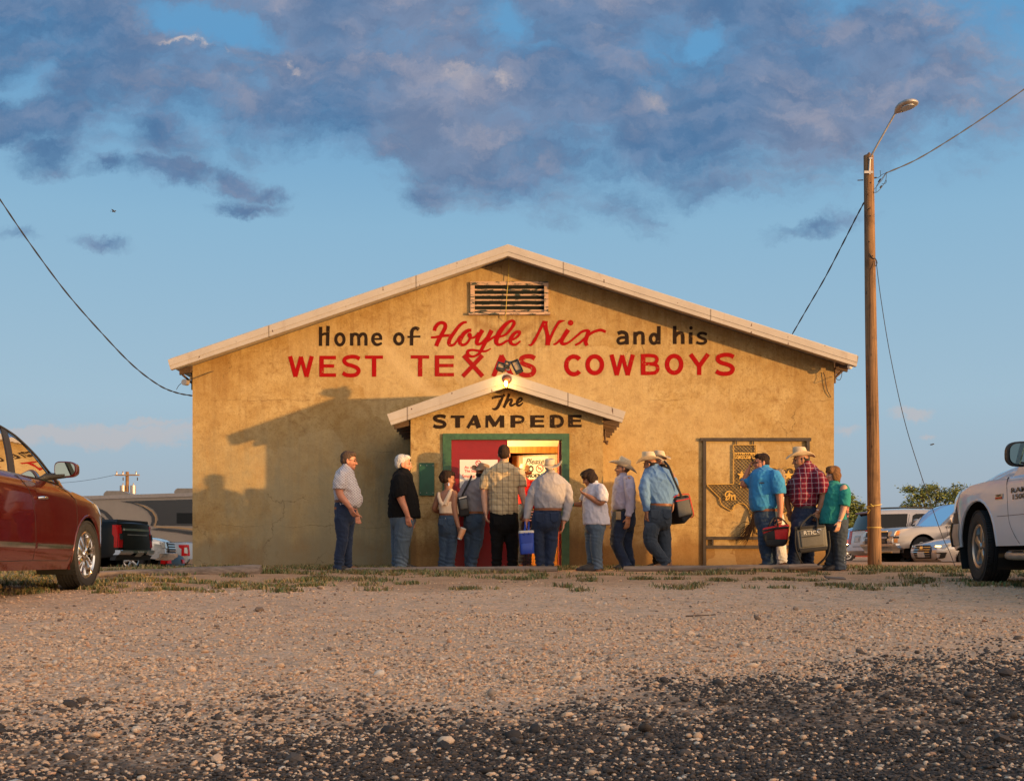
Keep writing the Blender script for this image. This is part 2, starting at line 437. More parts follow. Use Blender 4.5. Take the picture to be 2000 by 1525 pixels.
asph = N.ramp(g1, [(0, (.03, .026, .024, 1)), (.6, (.07, .057, .05, 1)), (.85, (.15, .112, .088, 1)), (1, (.34, .26, .2, 1))])
asph = N.mix(N.sstep(n_mid, .45, .7, 0, .35), asph, (.24, .165, .115, 1))
soil = N.ramp(n_mid, [(.3, (.34, .19, .10, 1)), (.6, (.46, .28, .16, 1)), (.8, (.54, .36, .23, 1))])
smask = N.math('MULTIPLY', N.sstep(N.math('ADD', Y_, N.math('MULTIPLY', n_big, 3.0)), 13.2, 15.0), 1.0)
col = N.mix(smask, gr, N.mix(.25, soil, speck)); col = N.mix(rmask, col, asph)
col = N.mix(N.sstep(n_big, .5, .75, 0, .35), col, N.vmath('SCALE', col, None)); 
for l in list(gm.node_tree.links):
    if l.to_node.type == 'VECT_MATH' and l.to_node.operation == 'SCALE': l.to_node.inputs['Scale'].default_value = .72
col = N.vmath('MULTIPLY', col, (1.08, .99, .90))
N.put(b, 'Base Color', col); b.inputs['Roughness'].default_value = .95; b.inputs['Specular IOR Level'].default_value = .2
bn = N.n('ShaderNodeBump'); bn.inputs['Strength'].default_value = .9; bn.inputs['Distance'].default_value = .012
hh = N.math('ADD', N.math('MULTIPLY', vd1, -.9), N.math('ADD', N.math('MULTIPLY', vd2, -1.6), N.math('MULTIPLY', n_fine, .8)))
N.put(bn, 'Height', hh); N.put(b, 'Normal', bn.outputs[0])

ys = np.concatenate([np.linspace(-80, 0, 60)[:-1], np.linspace(0, 2, 12)[:-1], np.geomspace(2, 20, 230)[:-1], np.geomspace(20, 120, 60)[:-1], np.geomspace(120, 4500, 18)])
xs1 = np.concatenate([np.linspace(0, 9, 130)[:-1], np.geomspace(9, 60, 30)[:-1], np.geomspace(60, 4500, 16)])
xs = np.concatenate([-xs1[::-1][:-1], xs1])
GX, GY = np.meshgrid(xs, ys); gx = GX.ravel(); gy = GY.ravel()
gz = HC - drop(gx, gy)
near = np.clip((22 - gy) / 6, 0, 1) * np.clip((gy + 5) / 5, 0, 1) * np.clip((14 - np.abs(gx)) / 4, 0, 1)
pp = np.stack([gx, gy, gx * 0], 1)
bumpz = (.014 * vnoise(pp * .9, 1) + .010 * vnoise(pp * 2.6, 2) + .005 * vnoise(pp * 7, 3)) * near
keep = np.clip(1 - np.exp(-((gy - 16.6) / 1.2) ** 2) * .6, 0, 1)
gz = gz + bumpz * keep - .012 * near
nx = len(xs); idx = np.arange(len(gx)).reshape(len(ys), nx)
q = np.stack([idx[:-1, :-1], idx[:-1, 1:], idx[1:, 1:], idx[1:, :-1]], -1).reshape(-1, 4)
go = mesh_np('ground', np.stack([gx, gy, gz], 1), q, None, gm, 180); go['kind'] = 'structure'
def gz_at(X, Y):
    X = np.asarray(X, float); Y = np.asarray(Y, float)
    i = np.clip(np.searchsorted(xs, X) - 1, 0, nx - 2); j = np.clip(np.searchsorted(ys, Y) - 1, 0, len(ys) - 2)
    t = (X - xs[i]) / (xs[i + 1] - xs[i]); s_ = (Y - ys[j]) / (ys[j + 1] - ys[j]); Z = gz.reshape(len(ys), nx)
    return Z[j, i] * (1 - t) * (1 - s_) + Z[j, i + 1] * t * (1 - s_) + Z[j + 1, i] * (1 - t) * s_ + Z[j + 1, i + 1] * t * s_

# loose stones lying on it
ph = (1 + 5 ** .5) / 2
ico = np.array([(-1, ph, 0), (1, ph, 0), (-1, -ph, 0), (1, -ph, 0), (0, -1, ph), (0, 1, ph), (0, -1, -ph), (0, 1, -ph), (ph, 0, -1), (ph, 0, 1), (-ph, 0, -1), (-ph, 0, 1)]); ico /= np.linalg.norm(ico[0])
icf = np.array([(0, 11, 5), (0, 5, 1), (0, 1, 7), (0, 7, 10), (0, 10, 11), (1, 5, 9), (5, 11, 4), (11, 10, 2), (10, 7, 6), (7, 1, 8), (3, 9, 4), (3, 4, 2), (3, 2, 6), (3, 6, 8), (3, 8, 9), (4, 9, 5), (2, 4, 11), (6, 2, 10), (8, 6, 7), (9, 8, 1)])
def stones(bands):
    SX = []; SY = []; SS = []
    for y0, y1, n, s0 in bands:
        Yv = np.sqrt(rng.uniform(y0 ** 2, y1 ** 2, n)); Xv = rng.uniform(-1, 1, n) * (.52 * Yv + .4)
        s = s0 * np.exp(rng.normal(0, .33, n)); big = rng.random(n) < .012; s[big] *= rng.uniform(1.7, 2.8, big.sum())
        SX.append(Xv); SY.append(Yv); SS.append(s)
    SX = np.concatenate(SX); SY = np.concatenate(SY); SS = np.concatenate(SS); n = len(SX)
    rd = road_mask_np(SX, SY)
    pz = np.stack([SX, SY, SX * 0], 1)
    rd = rd + 1.0 * vnoise(pz * 1.1, 5) + .45 * vnoise(pz * 3.3, 6)
    # fewer loose stones where the lot is worn smooth
    kp = rng.random(n) < np.clip(.62 + .55 * vnoise(pz * .8, 8) + .35 * vnoise(pz * 3, 9) + (rd < .1) * .5, .12, 1)
    SX, SY, SS, rd = SX[kp], SY[kp], SS[kp], rd[kp]; n = len(SX)
    pd = np.clip(.66 - rd * .48, .08, .84)
    dark = rng.random(n) < pd
    c = np.empty((n, 3)); t = rng.random((n, 1))
    c[:] = np.array([.68, .43, .26]) * (1 - t) + np.array([.76, .57, .41]) * t
    k = rng.random(n) < .10; c[k] = np.array([.58, .33, .20]); k = rng.random(n) < .07; c[k] = np.array([.64, .55, .46]); k = rng.random(n) < .10; c[k] = np.array([.33, .25, .19])
    td = rng.random((n, 1)); far_ = np.clip((rd - .2) / 1.2, 0, .8)[:, None]; dc = np.array([.045, .039, .037]) * (1 - td) + np.array([.115, .09, .075]) * td; c[dark] = (dc * (1 - far_) + np.array([.24, .165, .115]) * far_)[dark]
    c *= rng.uniform(.82, 1.15, (n, 1)) * np.array([1.05, .99, .91]); c = np.clip(c, 0, 1)
    sh = np.stack([rng.uniform(.75, 1.25, n), rng.uniform(.75, 1.2, n), rng.uniform(.38, .75, n)], 1) * (SS / 2)[:, None]
    a = rng.uniform(0, 6.283, n); v = ico[None] * (1 + rng.normal(0, .11, (n, 12, 1))); v = v * sh[:, None, :]
    tl = rng.normal(0, .22, n); v[:, :, 2] += v[:, :, 0] * tl[:, None]
    x = v[:, :, 0] * np.cos(a)[:, None] - v[:, :, 1] * np.sin(a)[:, None]; y = v[:, :, 0] * np.sin(a)[:, None] + v[:, :, 1] * np.cos(a)[:, None]
    z0 = gz_at(SX, SY) + sh[:, 2] * rng.uniform(.15, .75, n)
    V = np.stack([x + SX[:, None], y + SY[:, None], v[:, :, 2] + z0[:, None]], -1).reshape(-1, 3)
    Fc = (icf[None] + (np.arange(n) * 12)[:, None, None]).reshape(-1, 3)
    m, N, b = mat('loose stone'); at = N.n('ShaderNodeAttribute', attribute_name='stone').outputs['Color']
    tc = N.n('ShaderNodeTexCoord').outputs['Object']
    N.put(b, 'Base Color', N.mix(N.sstep(N.noise(tc, 160, 3, .6), .35, .7, 0, .35), at, N.vmath('MULTIPLY', at, (.55, .55, .55)))); b.inputs['Roughness'].default_value = .85
    b.inputs['Specular IOR Level'].default_value = .3
    o = mesh_np('loose_gravel', V, Fc, None, m, None)
    at_ = o.data.color_attributes.new('stone', 'FLOAT_COLOR', 'POINT')
    at_.data.foreach_set('color', np.repeat(np.concatenate([c, np.ones((n, 1))], 1), 12, 0).astype(np.float32).ravel())
    o.data.polygons.foreach_set('use_smooth', np.repeat(rng.random(n) < .55, 20))
    o['kind'] = 'stuff'; o['label'] = 'loose light and dark stones scattered over the gravel lot'; o['category'] = 'gravel'
stones([(2.3, 3.5, 44000, .0100), (3.5, 5.5, 44000, .0120), (5.5, 9, 30000, .0135), (9, 13.4, 8000, .016)])

# thin grass along the crest in front of the hall
def grass():
    n = 36000; X = rng.uniform(-9, 9.5, n); Y = np.where(rng.random(n) < .8, rng.uniform(11.9, 16.9, n), rng.uniform(16.5, 19.2, n))
    p = np.stack([X, Y, X * 0], 1)
    d = vnoise(p * np.array([1.1, 1.9, 1]), 11) + .6 * vnoise(p * np.array([3.2, 4.2, 1]), 12)
    d = d + np.where(Y > 15.6, .32, -.12) + np.where(Y < 13.6, -.35, 0) + np.where((X < -4.3) & (Y < 14.5), .5, 0) + np.where((X < -1.5) & (Y < 15), .15, 0) + np.where((X > 4.6) & (Y > 13.2), .3, 0)
    k = rng.random(n) < np.clip(d * 2.0 - .38, 0, 1); k &= ~((np.abs(X) < 1.55) & (Y > 17.3))
    X, Y, d = X[k], Y[k], np.clip(d[k], 0, 1.2)
    tn = 190; tx = rng.uniform(-7, 8, tn); ty = rng.uniform(11.6, 16.4, tn); kt = (tx < -1) | (rng.random(tn) < .55); tx, ty = tx[kt], ty[kt]
    m_ = rng.integers(18, 60, len(tx)); X = np.concatenate([X, np.repeat(tx, m_) + rng.normal(0, .07, m_.sum())]); Y = np.concatenate([Y, np.repeat(ty, m_) + rng.normal(0, .05, m_.sum())]); d = np.concatenate([d, np.repeat(rng.uniform(.1, .9, len(tx)), m_)])
    X = np.repeat(X, 4) + rng.normal(0, .03, 4 * len(X)); Y = np.repeat(Y, 4) + rng.normal(0, .03, 4 * len(Y)); d = np.repeat(d, 4); n = len(X)
    h = rng.uniform(.02, .065, n) * (.7 + .5 * d); w = rng.uniform(.004, .009, n); a = rng.uniform(0, 6.283, n); ln = rng.uniform(.2, 1.1, n) * h
    dx, dy = np.cos(a), np.sin(a); z = gz_at(X, Y) - .004
    b0 = np.stack([X - dy * w, Y + dx * w, z], 1); b1 = np.stack([X + dy * w, Y - dx * w, z], 1)
    m0 = np.stack([X + dx * ln * .4 - dy * w * .8, Y + dy * ln * .4 + dx * w * .8, z + h * .65], 1); m1 = np.stack([X + dx * ln * .4 + dy * w * .8, Y + dy * ln * .4 - dx * w * .8, z + h * .65], 1)
    t = np.stack([X + dx * ln, Y + dy * ln, z + h], 1)
    V = np.stack([b0, b1, m0, m1, t], 1).reshape(-1, 3); i = np.arange(n) * 5
    Fc = np.concatenate([np.stack([i, i + 1, i + 3], 1), np.stack([i, i + 3, i + 2], 1), np.stack([i + 2, i + 3, i + 4], 1)])
    m, N, b = mat('grass blade'); at = N.n('ShaderNodeAttribute', attribute_name='blade').outputs['Color']; N.put(b, 'Base Color', at); b.inputs['Roughness'].default_value = .7
    o = mesh_np('grass', V, Fc, None, m, None)
    dry = (rng.random(n) < .56)[:, None]; t = rng.random((n, 1))
    c = np.where(dry, np.array([.34, .24, .10]) * (.7 + .5 * t), np.array([.10, .13, .035]) * (.7 + .8 * t))
    at_ = o.data.color_attributes.new('blade', 'FLOAT_COLOR', 'POINT')
    at_.data.foreach_set('color', np.repeat(np.concatenate([c, np.ones((n, 1))], 1), 5, 0).astype(np.float32).ravel())
    o['kind'] = 'stuff'; o['label'] = 'thin patchy grass along the crest of the lot before the hall'; o['category'] = 'grass'
grass()

# ------------------------------------------------------------------ the hall
YW, YP = 19.3, 17.5       # main wall, porch wall
YF, YPF = 18.85, 17.28    # roof edges
HALL = thing('dance_hall', 'wide gabled stucco dance hall with painted red and black lettering and a small entrance porch', 'dance hall', (0, YW, 0))

def stucco(name, tint=1.0, porch=False):
    m, N, b = mat(name); tc = N.n('ShaderNodeTexCoord').outputs['Object']; x, y, z = N.sep(tc)
    n1 = N.noise(tc, .9, 6, .62); n2 = N.noise(tc, 3.2, 7, .68, .3); n3 = N.noise(tc, 17, 6, .7); n4 = N.noise(tc, 90, 3, .6)
    streak = N.noise(N.mapping(tc, scale=(7, 7, .55)), 1.0, 6, .65)
    A = (.445 * tint, .305 * tint, .125 * tint, 1); Bc = (.50 * tint, .365 * tint, .17 * tint, 1); D = (.34 * tint, .205 * tint, .07 * tint, 1)
    col = N.ramp(N.math('ADD', N.math('MULTIPLY', n1, .5), N.math('MULTIPLY', n2, .5)), [(.37, D), (.48, A), (.60, Bc)])
    blot = N.noise(tc, 5.5, 7, .7, .6)
    col = N.mix(N.math('MULTIPLY', N.sstep(blot, .42, .78), N.sstep(n1, .40, .64, .28, .95)), col, (.235, .125, .04, 1))
    col = N.mix(N.sstep(n3, .48, .72, 0, .58), col, (.21, .12, .042, 1)); col = N.mix(N.sstep(blot, .44, .26, 0, .4), col, (.58, .44, .23, 1))
    col = N.mix(N.sstep(n4, .58, .75, 0, .45), col, (.18, .11, .045, 1))
    col = N.mix(N.sstep(streak, .48, .75, 0, .35), col, (.23, .145, .06, 1))
    n5 = N.noise(tc, 36, 4, .65)
    col = N.mix(N.sstep(n5, .55, .68, 0, .5), col, (.17, .10, .04, 1)); col = N.mix(N.sstep(n5, .45, .30, 0, .35), col, (.56, .42, .21, 1))
    # dirt splashed up from the ground, with a ragged top
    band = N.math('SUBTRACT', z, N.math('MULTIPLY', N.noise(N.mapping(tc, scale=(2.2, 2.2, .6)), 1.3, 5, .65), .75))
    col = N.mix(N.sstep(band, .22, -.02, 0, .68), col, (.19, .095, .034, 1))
    if not porch:
        # black mould running down the wall in the corner beside the porch
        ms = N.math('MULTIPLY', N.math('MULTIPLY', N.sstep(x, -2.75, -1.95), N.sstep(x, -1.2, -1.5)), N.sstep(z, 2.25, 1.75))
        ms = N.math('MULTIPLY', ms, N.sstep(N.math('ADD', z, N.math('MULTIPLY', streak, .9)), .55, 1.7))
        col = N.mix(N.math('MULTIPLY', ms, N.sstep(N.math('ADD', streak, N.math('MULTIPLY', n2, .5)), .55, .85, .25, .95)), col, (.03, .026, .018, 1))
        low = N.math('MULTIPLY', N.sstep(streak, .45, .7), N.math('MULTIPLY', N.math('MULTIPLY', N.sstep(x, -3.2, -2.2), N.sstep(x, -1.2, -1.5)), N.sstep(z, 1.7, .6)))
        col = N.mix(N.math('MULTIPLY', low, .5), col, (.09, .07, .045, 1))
        # old repairs, drips below the eaves and the vent
        cell = N.sep(N.voro(N.vmath('ADD', tc, N.vmath('MULTIPLY', N.noise(tc, 1.4, 4, .6, out=1), (.8, .8, .8))), .75, out=1))[0]
        col = N.mix(N.sstep(cell, .55, .62, 0, .28), col, (.53, .40, .21, 1)); col = N.mix(N.sstep(cell, .30, .24, 0, .22), col, (.30, .18, .065, 1))
        rz = N.math('MINIMUM', N.math('MULTIPLY_ADD', x, .339, 5.13), N.math('MULTIPLY_ADD', x, -.318, 5.08))
        dr = N.math('SUBTRACT', rz, z); sk2 = N.noise(N.mapping(tc, scale=(9, 9, .5)), 1.0, 5, .7)
        col = N.mix(N.math('MULTIPLY', N.sstep(N.math('SUBTRACT', dr, N.math('MULTIPLY', sk2, .9)), .06, -.30), N.sstep(sk2, .46, .66, .10, .42)), col, (.24, .125, .042, 1))
        vd = N.math('MULTIPLY', N.math('MULTIPLY', N.sstep(z, 3.2, 4.1), N.sstep(z, 4.32, 4.27)), N.sstep(N.math('ABSOLUTE', x), .85, .5))
        col = N.mix(N.math('MULTIPLY', vd, N.sstep(sk2, .46, .62, 0, .6)), col, (.19, .11, .045, 1))
        wea = N.math('MULTIPLY', N.math('MULTIPLY', N.sstep(x, -1.4, -1.9), N.sstep(z, 2.7, 1.6)), N.sstep(N.math('ADD', n1, N.math('MULTIPLY', streak, .4)), .5, .85, .15, .75))
        col = N.mix(wea, col, (.30, .265, .165, 1))
        # pale trowelled swirl left of the porch roof, brown arcs worn under the vent
        for cx_, cz_, r0_, r1_, zt_, cc_, am in ((-.55, 4.55, 1.55, 1.95, 4.1, (.56, .42, .22, 1), .6), (-.09, 4.85, .72, .95, 4.45, (.26, .145, .05, 1), .6)):
            dd = N.math('SQRT', N.math('ADD', N.math('POWER', N.math('ABSOLUTE', N.math('SUBTRACT', x, cx_)), 2.0), N.math('POWER', N.math('ABSOLUTE', N.math('SUBTRACT', z, cz_)), 2.0)))
            dd = N.math('ADD', dd, N.math('MULTIPLY', N.math('SUBTRACT', n2, .5), .25))
            rg_ = N.math('MULTIPLY', N.math('MULTIPLY', N.sstep(dd, r0_, (r0_ + r1_) / 2), N.sstep(dd, r1_, (r0_ + r1_) / 2)), N.math('MULTIPLY', N.sstep(z, zt_, zt_ - .3), N.sstep(x, .9, .1)))
            col = N.mix(N.math('MULTIPLY', rg_, am), col, cc_)
    else:
        lowdark = N.math('MULTIPLY', N.sstep(N.math('ADD', z, N.math('MULTIPLY', n2, .8)), 1.45, .7), N.sstep(streak, .38, .62))  # streaky darkening towards the foot of the porch wall
        col = N.mix(N.math('MULTIPLY', lowdark, .6), col, (.17, .105, .05, 1))
    # cracks: wandering horizontal joints and a loose net
    wob = N.math('MULTIPLY', N.math('SUBTRACT', N.noise(tc, 2.3, 5, .6), .5), .22)
    ck = None
    for z0 in ((1.98, .72, 2.85) if not porch else (1.0,)):
        d = N.math('ABSOLUTE', N.math('ADD', N.math('SUBTRACT', z, z0), wob)); d = N.sstep(d, .006, .0015)
        ck = d if ck is None else N.math('MAXIMUM', ck, d)
    ck = N.math('MULTIPLY', ck, N.sstep(N.noise(tc, .8, 3), .45, .55))
    wv = N.vmath('ADD', tc, N.vmath('MULTIPLY', N.noise(tc, 2.0, 5, .6, out=1), (.55, .55, .55)))
    net = N.math('MULTIPLY', N.sstep(N.voro(wv, .7, 'DISTANCE_TO_EDGE'), .0055, .0015), N.sstep(N.noise(tc, .7, 3), .52, .62))
    ck = N.math('MULTIPLY', N.math('MAXIMUM', ck, net), .42)
    col = N.mix(ck, col, (.10, .06, .03, 1))
    N.put(b, 'Base Color', col); b.inputs['Roughness'].default_value = .92; b.inputs['Specular IOR Level'].default_value = .15
    bn = N.n('ShaderNodeBump'); bn.inputs['Strength'].default_value = .75; bn.inputs['Distance'].default_value = .012
    N.put(bn, 'Height', N.math('SUBTRACT', N.math('ADD', N.math('MULTIPLY', n3, .8), N.math('MULTIPLY', n4, .35)), N.math('MULTIPLY', ck, .8))); N.put(b, 'Normal', bn.outputs[0])
    return m
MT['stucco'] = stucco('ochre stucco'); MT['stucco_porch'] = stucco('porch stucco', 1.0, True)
MT['cream'] = simple('cream painted plaster', (.82, .74, .52), .7, 0, .06)
def trimmat():
    m, N, b = mat('cream metal trim'); tc = N.n('ShaderNodeTexCoord').outputs['Object']; x, y, z = N.sep(tc)
    n1 = N.noise(tc, 2.2, 5, .6); n2 = N.noise(N.mapping(tc, scale=(5, 5, 1.2)), 2.0, 6, .7)
    col = N.ramp(n1, [(.3, (.40, .35, .30, 1)), (.7, (.47, .42, .365, 1))])
    col = N.mix(N.sstep(n2, .55, .75, 0, .4), col, (.26, .19, .14, 1))
    fx = N.math('FRACT', N.math('MULTIPLY', N.math('ADD', x, .37), .41)); col = N.mix(N.sstep(N.math('ABSOLUTE', N.math('SUBTRACT', fx, .5)), .006, .002, 0, .75), col, (.12, .09, .07, 1))
    sx = N.math('SUBTRACT', N.math('FRACT', N.math('MULTIPLY', x, 1.64)), .5); col = N.mix(N.math('MULTIPLY', N.sstep(N.math('ABSOLUTE', sx), .022, .012), N.sstep(N.noise(tc, 11, 2), .60, .64)), col, (.10, .05, .03, 1))
    N.put(b, 'Base Color', col); b.inputs['Roughness'].default_value = .5
    bn = N.n('ShaderNodeBump'); bn.inputs['Strength'].default_value = .25; bn.inputs['Distance'].default_value = .02; N.put(bn, 'Height', N.noise(tc, 3.5, 4, .5)); N.put(b, 'Normal', bn.outputs[0]); return m
MT['fascia'] = trimmat()
MT['roofmetal'] = simple('roof sheet', (.5, .46, .42), .4, .3, .1)
MT['rafter'] = wood('old rafter wood', (.12, .07, .04, 1), (.05, .03, .02, 1), (4, 30, 30))
MT['greenpaint'] = simple('dark green paint', (.035, .10, .045), .5, 0, .25, 14, .25, 40)
MT['greenpanel'] = simple('green panel paint', (.012, .075, .04), .55, 0, .2, 9, .2, 30)
MT['reddoor'] = simple('red door paint', (.235, .004, .006), .5, 0, .12, 5, .15, 25)
MT['varnish'] = wood('varnished yellow wood', (.52, .24, .05, 1), (.33, .12, .02, 1), (25, 25, 1.5), .35, .2)

def XY(pts, Y): return [tuple(P(a, b_, Y)[k] for k in (0, 2)) for a, b_ in pts]
GZ = -.35
ap = P(992, 489, YF); el_ = P(331, 712.5, YF); er = P(1675, 705.8, YF)        # mid line of the roof edge
def roofz(x, off=0.0):
    if x < ap.x: return ap.z + (x - ap.x) * (ap.z - el_.z) / (ap.x - el_.x) + off
    return ap.z + (x - ap.x) * (er.z - ap.z) / (er.x - ap.x) + off
xl = P(376, 1000, YW).x; xr = P(1629, 1000, YW).x; YB = 42.0
ht = .105
wl = [(xl, GZ), (xr, GZ), (xr, roofz(xr, -.03)), (ap.x, roofz(ap.x, -.03)), (xl, roofz(xl, -.03))]
din = XY([(992, 884), (1093, 884), (1093, 1112), (992, 1112)], YW)            # inner doorway
din = [(din[0][0], din[0][1]), (din[1][0], din[1][1]), (din[1][0], 0.0), (din[0][0], 0.0)]
vent = XY([(919, 551), (1071, 551), (1071, 616), (919, 616)], YW)
vin = XY([(927, 558), (1063, 558), (1063, 611), (927, 611)], YW)
V2, T2 = sheet2d(wl, [din, vin], .5)
v = [(x, YW, z) for x, z in V2]; f = [t for t in T2]
f = [t if (V2[t[1]][0] - V2[t[0]][0]) * (V2[t[2]][1] - V2[t[0]][1]) - (V2[t[2]][0] - V2[t[0]][0]) * (V2[t[1]][1] - V2[t[0]][1]) > 0 else t[::-1] for t in f]
m_ = MB(); m_.v = v; m_.f = list(f)
wb = [(xl, GZ), (xr, GZ), (xr, roofz(xr, -.03)), (ap.x, roofz(ap.x, -.03)), (xl, roofz(xl, -.03))]
m_.add([(x, YB, z) for x, z in wb], [(4, 3, 2, 1, 0)])
m_.add([(xl, YW, GZ), (xl, YB, GZ), (xl, YB, wb[4][1]), (xl, YW, wb[4][1])], [(3, 2, 1, 0)])
m_.add([(xr, YW, GZ), (xr, YB, GZ), (xr, YB, wb[2][1]), (xr, YW, wb[2][1])], [(0, 1, 2, 3)])
m_.add([(xl, YW + .02, -.02), (xr, YW + .02, -.02), (xr, YB, -.02), (xl, YB, -.02)], [(0, 1, 2, 3)])
for lp in (din, vin):
    n_ = len(lp); m_.add([(x, YW, z) for x, z in lp] + [(x, YW + .16, z) for x, z in lp], [(i, (i + 1) % n_, (i + 1) % n_ + n_, i + n_) for i in range(n_)])
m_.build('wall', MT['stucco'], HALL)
# roof: two slabs
rf = MB()
top = [(el_.x, el_.z + ht), (ap.x, ap.z + ht), (er.x, er.z + ht), (er.x, er.z - .02), (ap.x, ap.z - .02), (el_.x, el_.z - .02)]
rf.prism(top, YF + .012, YB + .4)
roof = rf.build('roof', MT['roofmetal'], HALL)
def fascia(name, pts, Y0, th, parent, lip):
    """folded metal barge: wide upper face and a narrower lower face set back a little"""
    for side in ((0, 1), (1, 2)):
        t0, t1 = pts['top'][side[0]], pts['top'][side[1]]; b0, b1 = pts['bot'][side[0]], pts['bot'][side[1]]
        mk = lambda a, c, k: (a[0] + (c[0] - a[0]) * k, a[1] + (c[1] - a[1]) * k)
        m0, m1 = mk(t0, b0, lip), mk(t1, b1, lip)
        k = MB(); k.prism([t0, t1, m1, m0], Y0 - .012, Y0 + .01)
        k.prism([mk(t0, b0, lip + .003), mk(t1, b1, lip + .003), b1, b0], Y0 - .004, Y0 + .01)
        k.prism([(b0[0], b0[1]), (b1[0], b1[1]), (b1[0], b1[1] + .012), (b0[0], b0[1] + .012)], Y0 + .0105, Y0 + .09)
        # seams and screws
        L = math.hypot(t1[0] - t0[0], t1[1] - t0[1])
        k.build(name, MT['fascia'], parent, 30)
ft = {'top': XY([(328, 703), (992, 478), (1676.5, 696)], YF), 'bot': XY([(333, 722), (992, 500), (1673, 715.6)], YF)}
fascia('fascia', ft, YF, .02, roof, .62)
# rafter ends and braces under the eaves
for sx, xe, zz in ((-1, el_.x, roofz(xl)), (1, er.x, roofz(xr))):
    for yy in np.arange(YF + .35, 30, 1.2):
        x0 = xl if sx < 0 else xr; k = MB(); w_ = abs(xe - x0) - .06
        k.prism([(x0 + sx * .004, zz - .04), (x0 + sx * w_, zz - .04 - w_ * .33), (x0 + sx * w_, zz - .13 - w_ * .33), (x0 + sx * .004, zz - .15)][::sx], yy, yy + .06)
        k.build('rafter', MT['rafter'], roof)
        if yy > 21: break
k = MB(); k.tube([(xl - .02, YW + .1, roofz(xl) - .42), (xl - .02, YW + .1, roofz(xl) - .1)], .03, 6); k.tube([(xl - .02, YW + .1, roofz(xl) - .32), (xl - .2, YW + .1, roofz(xl) - .16)], .022, 6)
k.build('eave_brace', MT['rafter'], roof)
k = MB(); k.tube([(xr + .03, YW + .1, roofz(xr) - .36), (xr + .03, YW + .1, roofz(xr) - .1)], .03, 6); k.tube([(xr + .03, YW + .1, roofz(xr) - .28), (xr + .17, YW + .1, roofz(xr) - .15)], .022, 6)
k.build('eave_brace', MT['rafter'], roof)

# ridge vent with peeling slats
m, N, b = mat('peeling paint'); tc = N.n('ShaderNodeTexCoord').outputs['Object']
pz = N.noise(N.mapping(tc, scale=(2.5, 8, 14)), 2.2, 6, .7); N.put(b, 'Base Color', N.mix(N.sstep(pz, .53, .56), (.52, .34, .22, 1), (.035, .05, .04, 1))); b.inputs['Roughness'].default_value = .8
MT['peel'] = m
vf = MB(); (x0, z1), (x1, _), (_, z0) = vent[0], vent[1], vent[2]; a0, c1 = vin[0]; a1 = vin[1][0]; c0 = vin[2][1]
vf.bbox((x0, YW - .045, c1), (x1, YW + .02, z1)); vf.bbox((x0 - .03, YW - .07, z0), (x1 + .03, YW + .02, c0)); vf.bbox((x0, YW - .043, c0), (a0, YW + .018, c1)); vf.bbox((a1, YW - .043, c0), (x1, YW + .018, c1))
VENT = vf.build('vent', MT['peel'], HALL)
nsl = 5
for i in range(nsl):
    zc = c1 - (i + .62) * (c1 - c0) / (nsl + .25); k = MB()
    k.box(((a0 + a1) / 2, YW - .002, zc - .016), (a1 - a0 - .004, .012, .026))
    sl = k.build('slat', MT['peel'], VENT); k = MB(); k.box(((a0 + a1) / 2, YW + .05, zc + .022), (a1 - a0 - .004, .10, .010), Matrix.Rotation(R(-38), 3, 'X')); k.build('slat_back', simple('green black slat', (.016, .022, .017), .8), sl)
k = MB(); k.bbox((a0 - .05, YW + .2, c0 - .05), (a1 + .05, YW + .21, c1 + .05)); k.build('backing', MT['dark'], VENT)
vc = MB(); vc.tube([P(994, 507, YW - .03), P(993, 545, YW - .06), P(990, 575, YW - .06), P(987.5, 618, YW - .08), P(987, 627, YW - .03)], .006, 6)
tag(vc.build('pull_cord', simple('yellow cord', (.5, .36, .06), .7)), 'thin yellow cord hanging over the gable vent', 'cord')

# porch
ppt = {'top': XY([(756, 809), (989, 728), (1222, 804)], YPF), 'bot': XY([(764, 830), (990, 756), (1215, 825)], YPF)}
pl = P(802, 900, YP).x; pr = P(1178, 900, YP).x; pa = (ppt['top'][1][0], (ppt['top'][1][1] + ppt['bot'][1][1]) / 2)
pml = tuple((np.array(ppt['top'][0]) + np.array(ppt['bot'][0])) / 2); pmr = tuple((np.array(ppt['top'][2]) + np.array(ppt['bot'][2])) / 2)
def prz(x, off=0.0):
    a = pml if x < pa[0] else pmr
    return pa[1] + (x - pa[0]) * (a[1] - pa[1]) / (a[0] - pa[0]) + off
dz1 = P(990, 858, YP).z; dxl = P(880, 0, YP).x; dxr = P(1099, 0, YP).x
dout = [(dxl, dz1), (dxr, dz1), (dxr, -.02), (dxl, -.02)]
wp = [(pl, GZ), (pr, GZ), (pr, prz(pr, -.05)), (pa[0], prz(pa[0], -.05)), (pl, prz(pl, -.05))]
V2, T2 = sheet2d(wp, [dout], .4)
m_ = MB(); T2 = [t if (V2[t[1]][0] - V2[t[0]][0]) * (V2[t[2]][1] - V2[t[0]][1]) - (V2[t[2]][0] - V2[t[0]][0]) * (V2[t[1]][1] - V2[t[0]][1]) > 0 else t[::-1] for t in T2]
m_.add([(x, YP, z) for x, z in V2], T2)
m_.add([(x, YP + .14, z) for x, z in V2], [t[::-1] for t in T2])
n_ = 4; m_.add([(x, YP, z) for x, z in dout] + [(x, YP + .14, z) for x, z in dout], [(i, (i + 1) % n_, (i + 1) % n_ + n_, i + n_) for i in range(n_)])
for x0, s_ in ((pl, 1), (pr, -1)):
    m_.bbox((x0, YP + .003, GZ), (x0 + s_ * .12, YW - .002, prz(x0, -.052)))
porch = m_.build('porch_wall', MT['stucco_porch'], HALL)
ln_ = MB(); lx0, lx1 = pl + .125, pr - .125; hin = P(990, 835, YP).z
